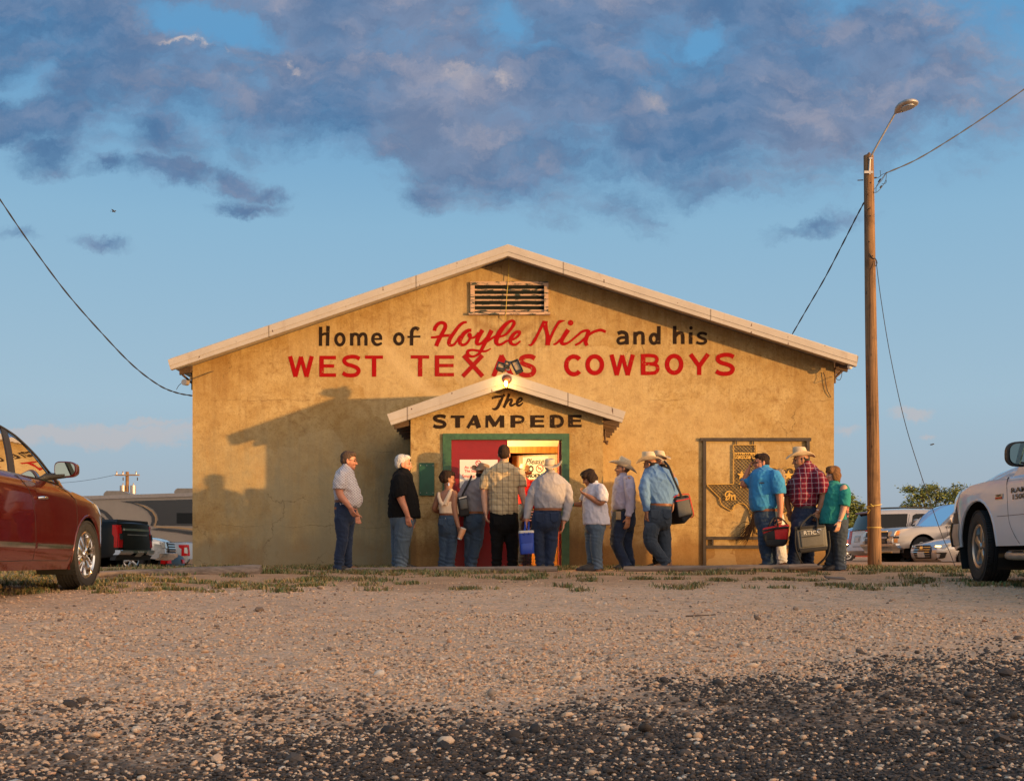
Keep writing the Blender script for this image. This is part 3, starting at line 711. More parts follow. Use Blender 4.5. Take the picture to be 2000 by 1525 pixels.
din2 = din
V2, T2 = sheet2d([(lx0, .0), (lx1, .0), (lx1, hin), (lx0, hin)], [], .5)
V2, T2 = sheet2d([(lx0, 0.004), (din[0][0], 0.004), (din[0][0], din[0][1]), (din[1][0], din[1][1]), (din[1][0], .004), (lx1, .004), (lx1, hin), (lx0, hin)], [], .4)
ln_.add([(x, YW - .012, z) for x, z in V2], T2)
ln_.bbox((lx0, YP + .145, .004), (lx0 + .01, YW - .013, hin)); ln_.bbox((lx1 - .01, YP + .145, .004), (lx1, YW - .013, hin)); ln_.bbox((lx0, YP + .145, hin), (lx1, YW - .013, hin + .01))
ln_.build('porch_lining', MT['cream'], HALL)
k = MB(); k.bbox((pl + .005, YP + .006, -.2), (pr - .005, YW, -.012)); k.bbox((dxl - .1, YP - .28, -.2), (dxr + .1, YP + .003, -.016)); k.build('threshold', simple('worn concrete', (.33, .27, .2), .9, 0, .2, 6, .4, 30), HALL)
pf = MB(); pf.prism([(pml[0], pml[1] + .06), (pa[0], pa[1] + .085), (pmr[0], pmr[1] + .06), (pmr[0], pmr[1] - .02), (pa[0], pa[1] - .02), (pml[0], pml[1] - .02)], YPF + .012, YW - .004)
proof = pf.build('porch_roof', MT['roofmetal'], HALL)
fascia('fascia', ppt, YPF, .02, proof, .66)
for sx in (-1, 1):
    x0 = pl if sx < 0 else pr; xe = (pml if sx < 0 else pmr)[0]; w_ = abs(xe - x0) - .05; zz = prz(x0) - .06
    for yy in (YP + .02, YP + .42, YP + .82, YP + 1.22, YP + 1.6):
        k = MB(); k.prism([(x0 + sx * .004, zz), (x0 + sx * w_, zz - w_ * .34), (x0 + sx * w_, zz - .075 - w_ * .34), (x0 + sx * .004, zz - .10)][::sx], yy, yy + .05); k.build('rafter', MT['rafter'], proof)

# outer doorway: green frame, two red leaves (one shut, one swung in)
fo = [P(865, 847, YP).x, P(1112, 847, YP).x, P(990, 847, YP).z]
k = MB(); y0, y1 = YP - .035, YP + .10
k.bbox((fo[0], y0, dz1 - .008), (fo[1], y1, fo[2])); k.bbox((fo[0], y0 + .002, -.12), (dxl + .012, y1 - .002, dz1 - .008)); k.bbox((dxr - .012, y0 + .002, -.12), (fo[1], y1 - .002, dz1 - .008))
k.build('door_frame', MT['greenpaint'], HALL, 30)
xm = P(992, 0, YP).x; zt = dz1 - .018
def leaf(Mx, w_, h_, name):
    k = MB(); k.box((0, 0, 0), (1, 1, 1)); k.v = []; k.f = []
    k.bbox((0, -.022, 0), (w_, .022, h_))
    for zb in (.12, h_ / 2 + .04):
        pass
    k.v = [tuple(Mx @ Vector(q)) for q in k.v]; o = k.build(name, MT['reddoor'], HALL, 30)
    h = MB(); h.ell(Mx @ Vector((w_ - .06, -.06, .95)), (.028, .028, .028)); h.tube([Mx @ Vector((w_ - .06, -.022, .95)), Mx @ Vector((w_ - .06, -.06, .95))], .012, 8); h.build('door_handle', MT['galv'], o, 60)
    return o
DL = leaf(Matrix.Translation((dxl + .014, YP + .03, .012)), xm - dxl - .02, zt, 'door')
DR = leaf(Matrix.Translation((dxr - .03, YP + .09, .012)) @ Matrix.Rotation(R(89), 4, 'Z'), dxr - xm - .04, zt, 'door')
# inner doorway and its varnished door
xa, xb, zt2 = din[0][0], din[1][0], din[0][1]
k = MB(); k.bbox((xa - .10, YW - .055, zt2 - .01), (xb + .10, YW - .0125, zt2 + .10)); k.bbox((xa - .10, YW - .053, 0.0), (xa + .012, YW - .0125, zt2 - .01)); k.bbox((xb - .012, YW - .053, 0.0), (xb + .10, YW - .0125, zt2 - .01))
k.build('inner_door_frame', MT['varnish'], HALL, 30)
Mi = Matrix.Translation((xb - .03, YW + .06, .01)) @ Matrix.Rotation(R(180 - 20), 4, 'Z')
k = MB(); wi = xb - xa - .06; k.bbox((0, -.02, 0), (wi, .02, zt2 - .03)); k.v = [tuple(Mi @ Vector(q)) for q in k.v]
DI = k.build('inner_door', MT['varnish'], HALL, 30)
# warm lamps that light the doorway
lf = thing('ceiling_lamp', 'small round lamp on the ceiling inside the entrance porch', 'lamp', ((dxl + dxr) / 2 - .46, YP + .72, hin))
k = MB(); k.lathe([(0.0, -.07), (.08, -.06), (.11, -.03), (.115, 0)], Matrix.Translation(lf.location), 20); k.build('lamp_shade', emit('lit lamp glass', (1, .78, .42), 5), lf, 60)
L = bpy.data.lights.new('porch lamp light', 'POINT'); L.energy = 140; L.color = (1, .70, .30); L.shadow_soft_size = .12
Lo = bpy.data.objects.new('lamp_light', L); COL.objects.link(Lo); Lo.parent = lf; Lo.location = (0, 0, -.16)

# ------------------------------------------------------------------ lettering
def paintmat(name, c, wear=.0):
    m, N, b = mat(name); tc = N.n('ShaderNodeTexCoord').outputs['Object']
    n1 = N.noise(tc, 26, 6, .7); n2 = N.noise(tc, 2.5, 4, .6)
    col = N.mix(N.sstep(n1, .5, .8, 0, .4), (*c, 1), tuple(np.array(c) * .6 + np.array([.012, .005, .002])) + (1,))
    col = N.mix(N.sstep(N.math('ADD', n1, N.math('MULTIPLY', N.math('SUBTRACT', n2, .5), .5)), .63, .72, 0, .72 + wear), col, (.36, .22, .09, 1))
    N.put(b, 'Base Color', col); b.inputs['Roughness'].default_value = .8; b.inputs['Specular IOR Level'].default_value = .12
    bn = N.n('ShaderNodeBump'); bn.inputs['Strength'].default_value = .5; bn.inputs['Distance'].default_value = .008; N.put(bn, 'Height', N.noise(tc, 17, 6, .7)); N.put(b, 'Normal', bn.outputs[0])
    return m
MT['redpaint'] = paintmat('red sign paint', (.30, .003, .005)); MT['blackpaint'] = paintmat('black sign paint', (.022, .013, .009)); MT['redworn'] = paintmat('worn red sign paint', (.29, .008, .008), .2)
_kz = [0]
def stroke(mb, pts, w, T, Y, closed=False, smooth=True):
    """ribbon along a brush path given in zoomed picture pixels; painted a hair proud of the wall"""
    ox, oy, sc = T; _kz[0] += 1; Yk = Y - .003 - .00025 * (_kz[0] % 12)
    ws = list(w) if hasattr(w, '__len__') else [w] * len(pts)
    q = [(p[0], p[1], ws[i] if i < len(ws) else ws[-1]) for i, p in enumerate(pts)]
    if smooth and len(q) > 2: q = catmull(q, 9, closed)
    n = len(q); vs = []
    for i in range(n):
        a = q[(i - 1) % n] if closed else q[max(i - 1, 0)]; c = q[(i + 1) % n] if closed else q[min(i + 1, n - 1)]
        t = np.array([c[0] - a[0], c[1] - a[1]]); t = t / (np.linalg.norm(t) + 1e-9); nn = np.array([-t[1], t[0]]) * q[i][2] / 2
        for s in (1, -1):
            x = q[i][0] + s * nn[0]; y = q[i][1] + s * nn[1]; vs.append(P(ox + x / sc, oy + y / sc, Yk - .000012 * i))
    mb.add(vs, [(2 * i, 2 * i + 1, (2 * i + 3) % (2 * n), (2 * i + 2) % (2 * n)) for i in range(n if closed else n - 1)])
def oval(cx, cy, rx, ry, a0=0, a1=360, n=24):
    return [(cx + rx * math.cos(R(a0 + (a1 - a0) * i / n)), cy + ry * math.sin(R(a0 + (a1 - a0) * i / n))) for i in range(n + (0 if a1 - a0 == 360 else 1))]
def ring(mb, cx, cy, rx, ry, w, T, Y): stroke(mb, oval(cx, cy, rx, ry), w, T, Y, True, False)
def line(mb, a, b_, w, T, Y): stroke(mb, [a, b_], w, T, Y, False, False)
def Sst(mb, x0, x1, y0, y1, w, T, Y):
    W_, H_ = x1 - x0, y1 - y0
    p = [(.94, .17), (.72, .085), (.42, .08), (.16, .16), (.12, .30), (.28, .42), (.55, .49), (.80, .585), (.885, .73), (.76, .88), (.50, .925), (.22, .90), (.03, .81)]
    stroke(mb, [(x0 + a * W_, y0 + c * H_) for a, c in p], w, T, Y)
def E3(mb, x0, x1, y0, y1, ws, wb, T, Y, mid=.9):
    line(mb, (x0 + ws / 2, y0), (x0 + ws / 2, y1), ws, T, Y)
    line(mb, (x0, y0 + wb / 2), (x1, y0 + wb / 2), wb, T, Y); line(mb, (x0, y1 - wb / 2), (x1, y1 - wb / 2), wb, T, Y); line(mb, (x0, (y0 + y1) / 2 - wb * .1), (x0 + (x1 - x0) * mid, (y0 + y1) / 2 - wb * .1), wb * .95, T, Y)

k = MB(); T = (610, 620, 9.0909); Y = YW
line(k, (148, 165), (146, 507), 60, T, Y); line(k, (280, 148), (271, 505), 62, T, Y); stroke(k, [(165, 312), (215, 290), (265, 298)], 46, T, Y)
ring(k, 491, 390, 73, 98, 56, T, Y)
line(k, (700, 278), (700, 500), 60, T, Y); stroke(k, [(705, 345), (735, 302), (778, 296), (815, 322), (826, 380), (828, 500)], 54, T, Y); stroke(k, [(835, 345), (870, 300), (915, 294), (945, 322), (954, 380), (954, 500)], 56, T, Y)
line(k, (1085, 382), (1243, 382), 36, T, Y); stroke(k, [(1218, 396), (1213, 340), (1185, 304), (1140, 296), (1095, 320), (1075, 385), (1090, 440), (1125, 475), (1170, 482), (1236, 455)], [52, 54, 54, 54, 56, 56, 56, 54, 50, 42], T, Y)
k.build('painted_word', MT['blackpaint'], HALL); k = MB()
ring(k, 1538, 381, 73, 90, 56, T, Y)
stroke(k, [(1763, 497), (1765, 400), (1768, 270), (1785, 215), (1825, 190), (1865, 196), (1893, 216)], 60, T, Y); line(k, (1690, 345), (1921, 338), 36, T, Y)
k.build('painted_word', MT['blackpaint'], HALL); k = MB(); T = (980, 600, 4.1667)
stroke(k, [(944, 215), (970, 204), (1000, 208), (1017, 228), (1020, 303)], 30, T, Y); stroke(k, [(1018, 248), (980, 246), (952, 258), (946, 278), (962, 294), (1000, 288), (1018, 268)], 25, T, Y)
line(k, (1085, 200), (1085, 303), 28, T, Y); stroke(k, [(1088, 232), (1108, 211), (1135, 209), (1149, 228), (1150, 303)], 28, T, Y)
ring(k, 1239, 257, 28, 37, 28, T, Y); line(k, (1279, 153), (1278, 301), 30, T, Y)
k.build('painted_word', MT['blackpaint'], HALL); k = MB()
line(k, (1408, 152), (1408, 300), 30, T, Y); stroke(k, [(1412, 236), (1432, 213), (1458, 210), (1473, 228), (1474, 300)], 29, T, Y)
line(k, (1538, 205), (1538, 300), 29, T, Y); stroke(k, oval(1540, 169, 7, 7), 15, T, Y, True, False)
stroke(k, [(1670, 222), (1640, 211), (1610, 214), (1600, 232), (1620, 248), (1652, 262), (1661, 280), (1640, 294), (1610, 294), (1585, 284)], 23, T, Y)
k.build('painted_word', MT['blackpaint'], HALL)

k = MB(); T = (830, 610, 10.0)
stroke(k, [(185, 362), (200, 300), (255, 228), (325, 202), (385, 225), (398, 290), (360, 370), (290, 500), (245, 590), (220, 660)], [72, 74, 70, 66, 72, 76, 78, 78, 80, 82], T, Y)
stroke(k, [(115, 490), (200, 486), (330, 462), (430, 452), (520, 450)], [42, 48, 56, 56, 60], T, Y)
stroke(k, [(822, 190), (745, 205), (660, 275), (570, 395), (500, 500), (470, 580), (480, 630), (515, 645), (575, 622), (640, 535), (690, 465)], [40, 58, 66, 72, 76, 78, 66, 56, 48, 46, 50], T, Y)
stroke(k, [(908, 352), (850, 355), (770, 405), (705, 500), (682, 575), (700, 622), (750, 636), (815, 605), (870, 530), (890, 460), (872, 425), (855, 450), (880, 490), (945, 495), (1005, 455), (1050, 395)], [62, 72, 80, 84, 78, 66, 56, 50, 48, 60, 60, 50, 44, 42, 44, 52], T, Y)
stroke(k, [(1128, 345), (1080, 420), (1025, 530), (1015, 600), (1055, 622), (1120, 590), (1200, 500)], [86, 84, 84, 76, 60, 50, 50], T, Y)
stroke(k, [(1305, 350), (1250, 455), (1165, 610), (1100, 740), (1050, 810), (985, 850), (915, 862), (850, 835), (830, 785), (860, 745), (940, 735), (1060, 752), (1190, 757), (1290, 705)], [92, 84, 76, 66, 54, 46, 50, 66, 66, 56, 44, 46, 40, 20], T, Y)
stroke(k, [(1140, 600), (1230, 560), (1350, 480), (1480, 430)], [40, 44, 46, 46], T, Y)
stroke(k, [(1460, 480), (1580, 430), (1690, 310), (1742, 220), (1730, 175), (1680, 170), (1580, 235), (1470, 370), (1405, 500), (1395, 580), (1430, 628), (1500, 620), (1600, 555)], [40, 50, 60, 66, 56, 56, 76, 94, 98, 84, 60, 50, 46], T, Y)
stroke(k, [(1600, 560), (1740, 520), (1830, 450), (1850, 390), (1815, 376), (1750, 410), (1690, 490), (1668, 565), (1700, 618), (1775, 628), (1868, 558)], [40, 44, 52, 60, 56, 66, 78, 76, 58, 50, 30], T, Y)
k.build('painted_word', MT['redpaint'], HALL); k = MB(); T = (1020, 610, 11.111)
stroke(k, [(135, 702), (195, 705), (260, 620), (330, 490), (410, 330), (470, 195)], [22, 50, 70, 62, 62, 62], T, Y)
stroke(k, [(505, 185), (497, 270), (530, 420), (556, 540), (552, 715)], [110, 104, 84, 96, 108], T, Y)
stroke(k, [(560, 700), (600, 590), (680, 410), (760, 265), (820, 200), (935, 180)], [70, 62, 60, 62, 66, 8], T, Y)
stroke(k, [(1000, 375), (930, 480), (860, 600), (865, 670), (930, 685), (1040, 630), (1180, 515), (1290, 425), (1380, 395), (1440, 400)], [100, 96, 92, 84, 60, 46, 50, 56, 60, 70], T, Y)
stroke(k, [(675, 700), (740, 675), (830, 590)], [36, 50, 56], T, Y); stroke(k, oval(1050, 228, 31, 29), 62, T, Y, True, False)
stroke(k, [(1440, 380), (1425, 460), (1385, 580), (1375, 650), (1410, 722)], [84, 88, 92, 88, 76], T, Y)
stroke(k, [(1145, 712), (1250, 660), (1350, 570), (1450, 485), (1560, 420), (1700, 385), (1815, 425)], [44, 54, 54, 60, 62, 64, 62], T, Y)
k.build('painted_word', MT['redpaint'], HALL)

k = MB(); T = (540, 600, 4.348)
def Wst(mb, x0, x1, y0, y1, w, T):
    d = (x1 - x0); xs_ = [x0 + w * .5, x0 + d * .29, x0 + d * .5, x0 + d * .71, x1 - w * .5]
    line(mb, (xs_[0], y0), (xs_[1], y1), w, T, Y); line(mb, (xs_[1], y1), (xs_[2], y0 + 4), w * .9, T, Y); line(mb, (xs_[2], y0 + 4), (xs_[3], y1), w * .9, T, Y); line(mb, (xs_[3], y1), (xs_[4], y0), w, T, Y)
Wst(k, 98, 318, 415, 591, 36, T); E3(k, 364, 506, 412, 591, 38, 30, T, Y, .89); Sst(k, 558, 716, 406, 593, 34, T, Y)
line(k, (752, 424), (905, 424), 28, T, Y); line(k, (829, 424), (829, 590), 38, T, Y)
k.build('painted_word', MT['redpaint'], HALL); k = MB()
line(k, (1140, 422), (1297, 422), 28, T, Y); line(k, (1220, 422), (1220, 588), 38, T, Y)
E3(k, 1344, 1508, 408, 587, 38, 30, T, Y, .98)
line(k, (1590, 408), (1752, 587), 38, T, Y); line(k, (1750, 408), (1582, 587), 36, T, Y)
line(k, (1915, 408), (1842, 588), 40, T, Y); line(k, (1908, 408), (2000, 588), 40, T, Y); line(k, (1865, 530), (1965, 530), 26, T, Y)
T = (980, 600, 4.1667); Sst(k, 143, 278, 386, 566, 38, T, Y)
k.build('painted_word', MT['redworn'], HALL)
k = MB()
stroke(k, oval(587, 473, 62, 72, 318, 42, 24), 37, T, Y, False, False); ring(k, 757, 468, 59, 68, 37, T, Y); Wst(k, 876, 1085, 385, 553, 35, T)
line(k, (1151, 381), (1151, 551), 38, T, Y); stroke(k, [(1140, 395), (1200, 393), (1248, 400), (1264, 427), (1245, 455), (1200, 461), (1140, 461)], 29, T, Y); stroke(k, [(1140, 462), (1210, 462), (1255, 470), (1270, 500), (1252, 530), (1205, 537), (1140, 537)], 30, T, Y)
ring(k, 1403, 465, 58, 69, 37, T, Y); line(k, (1536, 382), (1608, 482), 36, T, Y); line(k, (1680, 380), (1606, 482), 36, T, Y); line(k, (1607, 470), (1607, 552), 36, T, Y); Sst(k, 1740, 1898, 374, 555, 35, T, Y)
k.build('painted_word', MT['redpaint'], HALL)

k = MB(); T = (840, 755, 6.6667); Y = YP
Sst(k, 42, 213, 368, 538, 44, T, Y)
line(k, (270, 391), (448, 391), 34, T, Y); line(k, (360, 391), (360, 535), 62, T, Y)
line(k, (583, 376), (490, 537), 40, T, Y); line(k, (583, 376), (637, 537), 62, T, Y); line(k, (525, 487), (620, 487), 30, T, Y)
line(k, (741, 375), (739, 532), 38, T, Y); line(k, (757, 378), (845, 512), 60, T, Y); line(k, (838, 512), (930, 378), 40, T, Y); line(k, (938, 375), (938, 532), 58, T, Y)
line(k, (1078, 373), (1078, 532), 62, T, Y); stroke(k, [(1070, 390), (1150, 388), (1200, 400), (1213, 425), (1195, 455), (1150, 464), (1070, 464)], 35, T, Y)
E3(k, 1305, 1487, 371, 530, 62, 34, T, Y, .95)
line(k, (1591, 369), (1591, 533), 60, T, Y); stroke(k, [(1580, 386), (1650, 386), (1705, 405), (1722, 450), (1705, 495), (1650, 516), (1580, 516)], 42, T, Y)
E3(k, 1798, 1973, 367, 528, 62, 34, T, Y, .95)
k.build('painted_word', MT['blackpaint'], HALL); k = MB()
stroke(k, [(806, 160), (830, 140), (880, 130), (955, 122), (974, 108)], [16, 30, 34, 30, 20], T, Y)
stroke(k, [(962, 92), (940, 150), (905, 220), (875, 275), (840, 292), (808, 282)], [14, 32, 42, 38, 30, 10], T, Y)
stroke(k, [(1030, 90), (1010, 150), (985, 215), (962, 274)], 36, T, Y); stroke(k, [(985, 235), (1020, 180), (1055, 165), (1062, 185), (1045, 225), (1058, 248), (1108, 222)], [24, 28, 30, 34, 34, 28, 22], T, Y)
stroke(k, [(1105, 225), (1160, 205), (1192, 175), (1190, 150), (1165, 152), (1140, 185), (1132, 225), (1152, 246), (1182, 235), (1212, 205)], [18, 20, 24, 26, 28, 34, 34, 28, 24, 14], T, Y)
k.build('painted_word', MT['blackpaint'], HALL)

def text(s, size, Mx, m, name, parent, shear=0, bold=.0, wx=1.0, align='CENTER'):
    c = bpy.data.curves.new(name, 'FONT'); c.body = s; c.size = size; c.shear = shear; c.offset = bold; c.align_x = align; c.align_y = 'CENTER'; c.resolution_u = 3
    o = bpy.data.objects.new(name, c); COL.objects.link(o); dg = bpy.context.evaluated_depsgraph_get(); dg.update()
    me = bpy.data.meshes.new_from_object(o.evaluated_get(dg)); bpy.data.objects.remove(o); bpy.data.curves.remove(c)
    bs = Vector(_base(parent))
    for vtx in me.vertices: vtx.co = Mx @ Vector((vtx.co.x * wx, vtx.co.y, 0)) - bs
    me.materials.clear(); me.name = name
    return link_mesh(name, me, parent, m)
def face_m(p, d=None):       # text plane facing the camera (-Y)
    return Matrix.Translation(p) @ Matrix.Rotation(R(90), 4, 'X')
MT['white'] = simple('white sign board', (.78, .74, .66), .6, 0, .03); MT['redink'] = simple('red ink', (.55, .015, .02), .6, 0, .05); MT['blackink'] = simple('black ink', (.012, .01, .01), .6, 0, .05)
# notice on the shut leaf
a = P(898, 897.5, YP); c = P(972, 953, YP); yn = YP + .03 - .0235
k = MB(); k.bbox((a.x, yn - .004, c.z), (c.x, yn, a.z)); NB = k.build('notice_board', MT['white'], DL)
for s, px, py, sz in (('As of - 8', 921, 912.5, .062), ('The Stampede is', 931, 919.7, .056), ('Smoke Free', 925, 929.8, .075), ('facility', 922, 944.5, .062)):
    text(s, sz, face_m((P(px, py, YP).x, yn - .0055, P(px, py, YP).z)), MT['redink'], 'notice_lettering', NB, 0, .001)
k = MB(); cc = P(934, 904, YP); k.lathe([(.030, -.001), (.042, -.001), (.042, .001), (.030, .001)], Matrix.Translation((cc.x, yn - .006, cc.z)) @ Matrix.Rotation(R(90), 4, 'X'), 24, True); k.box((cc.x, yn - .0062, cc.z), (.075, .002, .009), Matrix.Rotation(R(45), 3, 'Y')); k.build('prohibition_mark', MT['redink'], NB)
# notice on the inner door (local x runs from the hinge; the back face looks at us)
def onleaf(x, z, off): return Mi @ Vector((x, .02 + off, z))
k = MB(); zc = P(1045, 905, 19.5).z; 
for q in ((.13, .0005),): k.v = []; 
w0, w1, z0_, z1_ = .16, .62, zc - .28, zc + .10
k.bbox((w0, .0205, z0_), (w1, .0245, z1_)); k.v = [tuple(Mi @ Vector(q)) for q in k.v]; NI = k.build('notice_board', MT['white'], DI)
Rt = Mi @ Matrix.Translation(((w0 + w1) / 2, .0255, 0)) @ Matrix.Rotation(R(180), 4, 'Z') @ Matrix.Rotation(R(90), 4, 'X')
text('Please', .135, Rt @ Matrix.Translation((-.02, zc + .02, 0)), MT['blackink'], 'notice_lettering', NI, .35, .003)
text('NO', .15, Rt @ Matrix.Translation((-.13, zc - .11, 0)), MT['blackink'], 'notice_lettering', NI, 0, .010, .8)
text('SMOKING', .085, Rt @ Matrix.Translation((0, zc - .225, 0)), MT['blackink'], 'notice_lettering', NI, 0, .006, .9)
k = MB(); Mk = Rt @ Matrix.Translation((.075, zc - .10, .001)); k.lathe([(.055, -.001), (.07, -.001), (.07, .001), (.055, .001)], Mk, 28, True); k.v += []; bx = MB(); bx.box((0, 0, .001), (.12, .014, .002), Matrix.Rotation(R(-45), 3, 'Z')); k.add([Mk @ Vector(q) for q in bx.v], bx.f); k.build('prohibition_mark', MT['redink'], NI)
k = MB(); bx = MB(); bx.box((0, 0, 0), (.07, .016, .002)); k.add([Mk @ Vector(q) for q in bx.v], bx.f); k.build('cigarette_mark', MT['blackink'], NI)

# ------------------------------------------------------------------ things fixed to the hall
t = thing('wall_panel', 'flat green board screwed to the stucco left of the doorway', 'panel', tuple(P(834, 968, YP)))
a = P(819, 904, YP); c = P(848.5, 967.5, YP); k = MB(); k.bbox((a.x, YP - .03, c.z), (c.x, YP - .001, a.z)); k.build('board', MT['greenpanel'], t)
for x in (a.x + .02, (a.x + c.x) / 2, c.x - .02):
    for z in (a.z - .04, c.z + .04):
        k = MB(); k.lathe([(0, .004), (.006, .002), (.007, 0)], Matrix.Translation((x, YP - .03, z)) @ Matrix.Rotation(R(90), 4, 'X'), 10); k.build('screw', MT['galv'], t)
# porch bulb
pb = P(988, 747, YPF - .03); t = thing('porch_light', 'lit jam jar bulb lamp on the porch gable trim', 'lamp', tuple(pb))
k = MB(); bz = P(990, 741, YPF - .012); k.lathe([(0, .05), (.045, .045), (.068, .02), (.07, 0)], Matrix.Translation(bz) @ Matrix.Rotation(R(90), 4, 'X'), 24); k.build('mount', simple('brown lamp mount', (.12, .05, .03), .4, .2), t, 50)
m = bpy.data.materials.new('amber jar glass'); m.use_nodes = True; N = NT(m.node_tree); m.node_tree.nodes.clear()
tr = N.n('ShaderNodeBsdfTransparent'); tr.inputs[0].default_value = (1, .72, .3, 1); gl = N.n('ShaderNodeBsdfGlossy'); gl.inputs['Roughness'].default_value = .1; mx = N.n('ShaderNodeMixShader'); mx.inputs[0].default_value = .12
m.node_tree.links.new(tr.outputs[0], mx.inputs[1]); m.node_tree.links.new(gl.outputs[0], mx.inputs[2]); oo = N.n('ShaderNodeOutputMaterial'); m.node_tree.links.new(mx.outputs[0], oo.inputs[0])
k = MB(); k.lathe([(.034, .05), (.042, .03), (.044, -.03), (.036, -.058), (.0, -.062)], Matrix.Translation(pb + Vector((0, -.035, -.02))), 20); k.build('jar', m, t, 60)
k = MB(); k.ell(pb + Vector((0, -.035, -.02)), (.026, .026, .038)); k.build('bulb', emit('glowing bulb', (1, .80, .42), 60), t, 180)
L = bpy.data.lights.new('bulb light', 'POINT'); L.energy = 4.6; L.color = (1, .62, .22); L.shadow_soft_size = .04; Lo = bpy.data.objects.new('bulb_light', L); COL.objects.link(Lo); Lo.parent = t; Lo.location = (0, -.11, -.03)
# twin flood lamp on the ridge
fl = P(992, 722, YPF + .05); t = thing('flood_light', 'twin weathered black flood lamps on the porch ridge', 'flood light', tuple(fl))
k = MB(); k.box(fl + Vector((0, 0, .04)), (.05, .05, .10)); k.tube([fl + Vector((-.05, 0, .10)), fl + Vector((.06, 0, .12))], .016, 8); k.build('bracket', MT['galv'], t)
MT['floodface'] = simple('dusty flood reflector', (.55, .38, .20), .45, .2, .25, 20)
def flood(cx, cy, w_, h_, rot, name='lamp_head'):
    c = P(cx, cy, YPF - .02); Mr = Matrix.Rotation(R(rot), 3, 'Y') @ Matrix.Rotation(R(-25), 3, 'X')
    k = MB(); w, h = w_ / F * YPF, h_ / F * YPF
    k.box(c + Mr @ Vector((0, .05, 0)), (w * .8, .07, h * .8), Mr)
    for dx_, dz_, sx_, sz_ in ((0, h / 2, w, .022), (0, -h / 2, w, .022), (-w / 2, 0, .022, h + .022), (w / 2, 0, .022, h + .022)): k.box(c + Mr @ Vector((dx_, 0, dz_)), (sx_, .06, sz_), Mr)
    o = k.build(name, MT['blackplastic'], t, 30); g = MB(); g.box(c + Mr @ Vector((0, -.004, 0)), (w - .02, .012, h - .02), Mr)
    for i in range(4): g.box(c + Mr @ Vector((0, -.012, (i - 1.5) * h / 5)), (w - .03, .008, .008), Mr)
    g.build('reflector', MT['floodface'], o)
flood(1009.5, 716, 13, 25, -24); flood(979, 716, 15, 12, 16); flood(990.5, 712, 9, 9, 16)
# eave lamps and loose wires
t = thing('eave_light', 'small unlit bulb lamp hanging below the left eave corner', 'lamp', tuple(P(371, 730, YW + .1)))
k = MB(); c = P(366, 748, YW - .1); k.tube([c, c + Vector((-.03, -.1, 0))], [.045, .052], 14); k.tube([c, P(372, 740, YW), P(374, 728, YW + .1)], .014, 7); k.build('lamp_head', MT['galv'], t, 40)
t = thing('eave_light', 'white capped bulb lamp under the right eave corner', 'lamp', tuple(P(1655, 716, YF + .3)))
k = MB(); k.tube([P(1640, 716, YF + .25), P(1656, 717, YF + .12)], [.022, .042], 12); k.build('lamp_socket', MT['rafter'], t, 40)
k = MB(); k.ell(P(1660, 716, YF + .08), (.045, .045, .045)); k.build('bulb', MT['white'], t, 180)
def wire(name, pts, r, label, cat='wire', m=None, n=6, sm=6):
    k = MB(); k.tube([Vector(q) for q in catmull([tuple(p) for p in pts], sm)], r, n); return tag(k.build(name, m or MT['cable'], None, 60), label, cat)
wire('loose_wire', [P(417, 725, YW - .01), P(410, 727, YW - .04), P(390, 735, YW - .06), P(374, 741, YW - .08), P(360, 745, YW - .1), P(350, 752, YW - .1), P(344.5, 761, YW - .1)], .005, 'loose wire looped from the wall past the left eave corner lamp')
wire('loose_wire', [P(1608, 727, YW - .02), P(1611, 735, YW - .03), P(1613, 750, YW - .03), P(1617, 765, YW - .03), P(1623.5, 776, YW - .02)], .006, 'short loose wire dangling on the wall near the right eave')
wire('loose_wire', [P(1643.5, 722, YF + .2), P(1644, 733, YF + .2), P(1640, 742, YF + .2), P(1634, 740, YF + .3), P(1631, 734, YF + .42)], .005, 'small wire loop hanging free under the right eave')
k = MB(); c = P(1182, 862, YP + .6); k.tube([P(1181, 838, YP + .6), c], .02, 6); k.box(c, (.10, .04, .03)); k.tube([c, P(1186, 867, YP + .55)], .02, 6)
tag(k.build('eave_bracket', MT['rafter']), 'rusty bracket hanging from the eave at the right side of the porch', 'bracket')
# ------------------------------------------------------------------ people
def bake(mb, voxel, smooth_n=2):
    me = bpy.data.meshes.new('tmp'); me.from_pydata([tuple(a) for a in mb.v], [], mb.f); me.update()
    o = bpy.data.objects.new('tmp', me); COL.objects.link(o)
    r = o.modifiers.new('r', 'REMESH'); r.mode = 'VOXEL'; r.voxel_size = voxel; r.use_smooth_shade = True
    if smooth_n:
        q = o.modifiers.new('s', 'SMOOTH'); q.factor = .5; q.iterations = smooth_n
    dg = bpy.context.evaluated_depsgraph_get(); dg.update()
    e = bpy.data.meshes.new_from_object(o.evaluated_get(dg))
    n = len(e.vertices); v = np.empty(n * 3, np.float32); e.vertices.foreach_get('co', v); nm = np.empty(n * 3, np.float32); e.vertices.foreach_get('normal', nm)
    bpy.data.objects.remove(o); bpy.data.meshes.remove(me)
    return e, v.reshape(-1, 3).astype(float), nm.reshape(-1, 3).astype(float)
def put(e, v, name, parent, m):
    e.name = name; v = v - _base(parent); e.vertices.foreach_set('co', v.astype(np.float32).ravel()); e.update(); e.shade_smooth()
    e.materials.clear(); return link_mesh(name, e, parent, m)

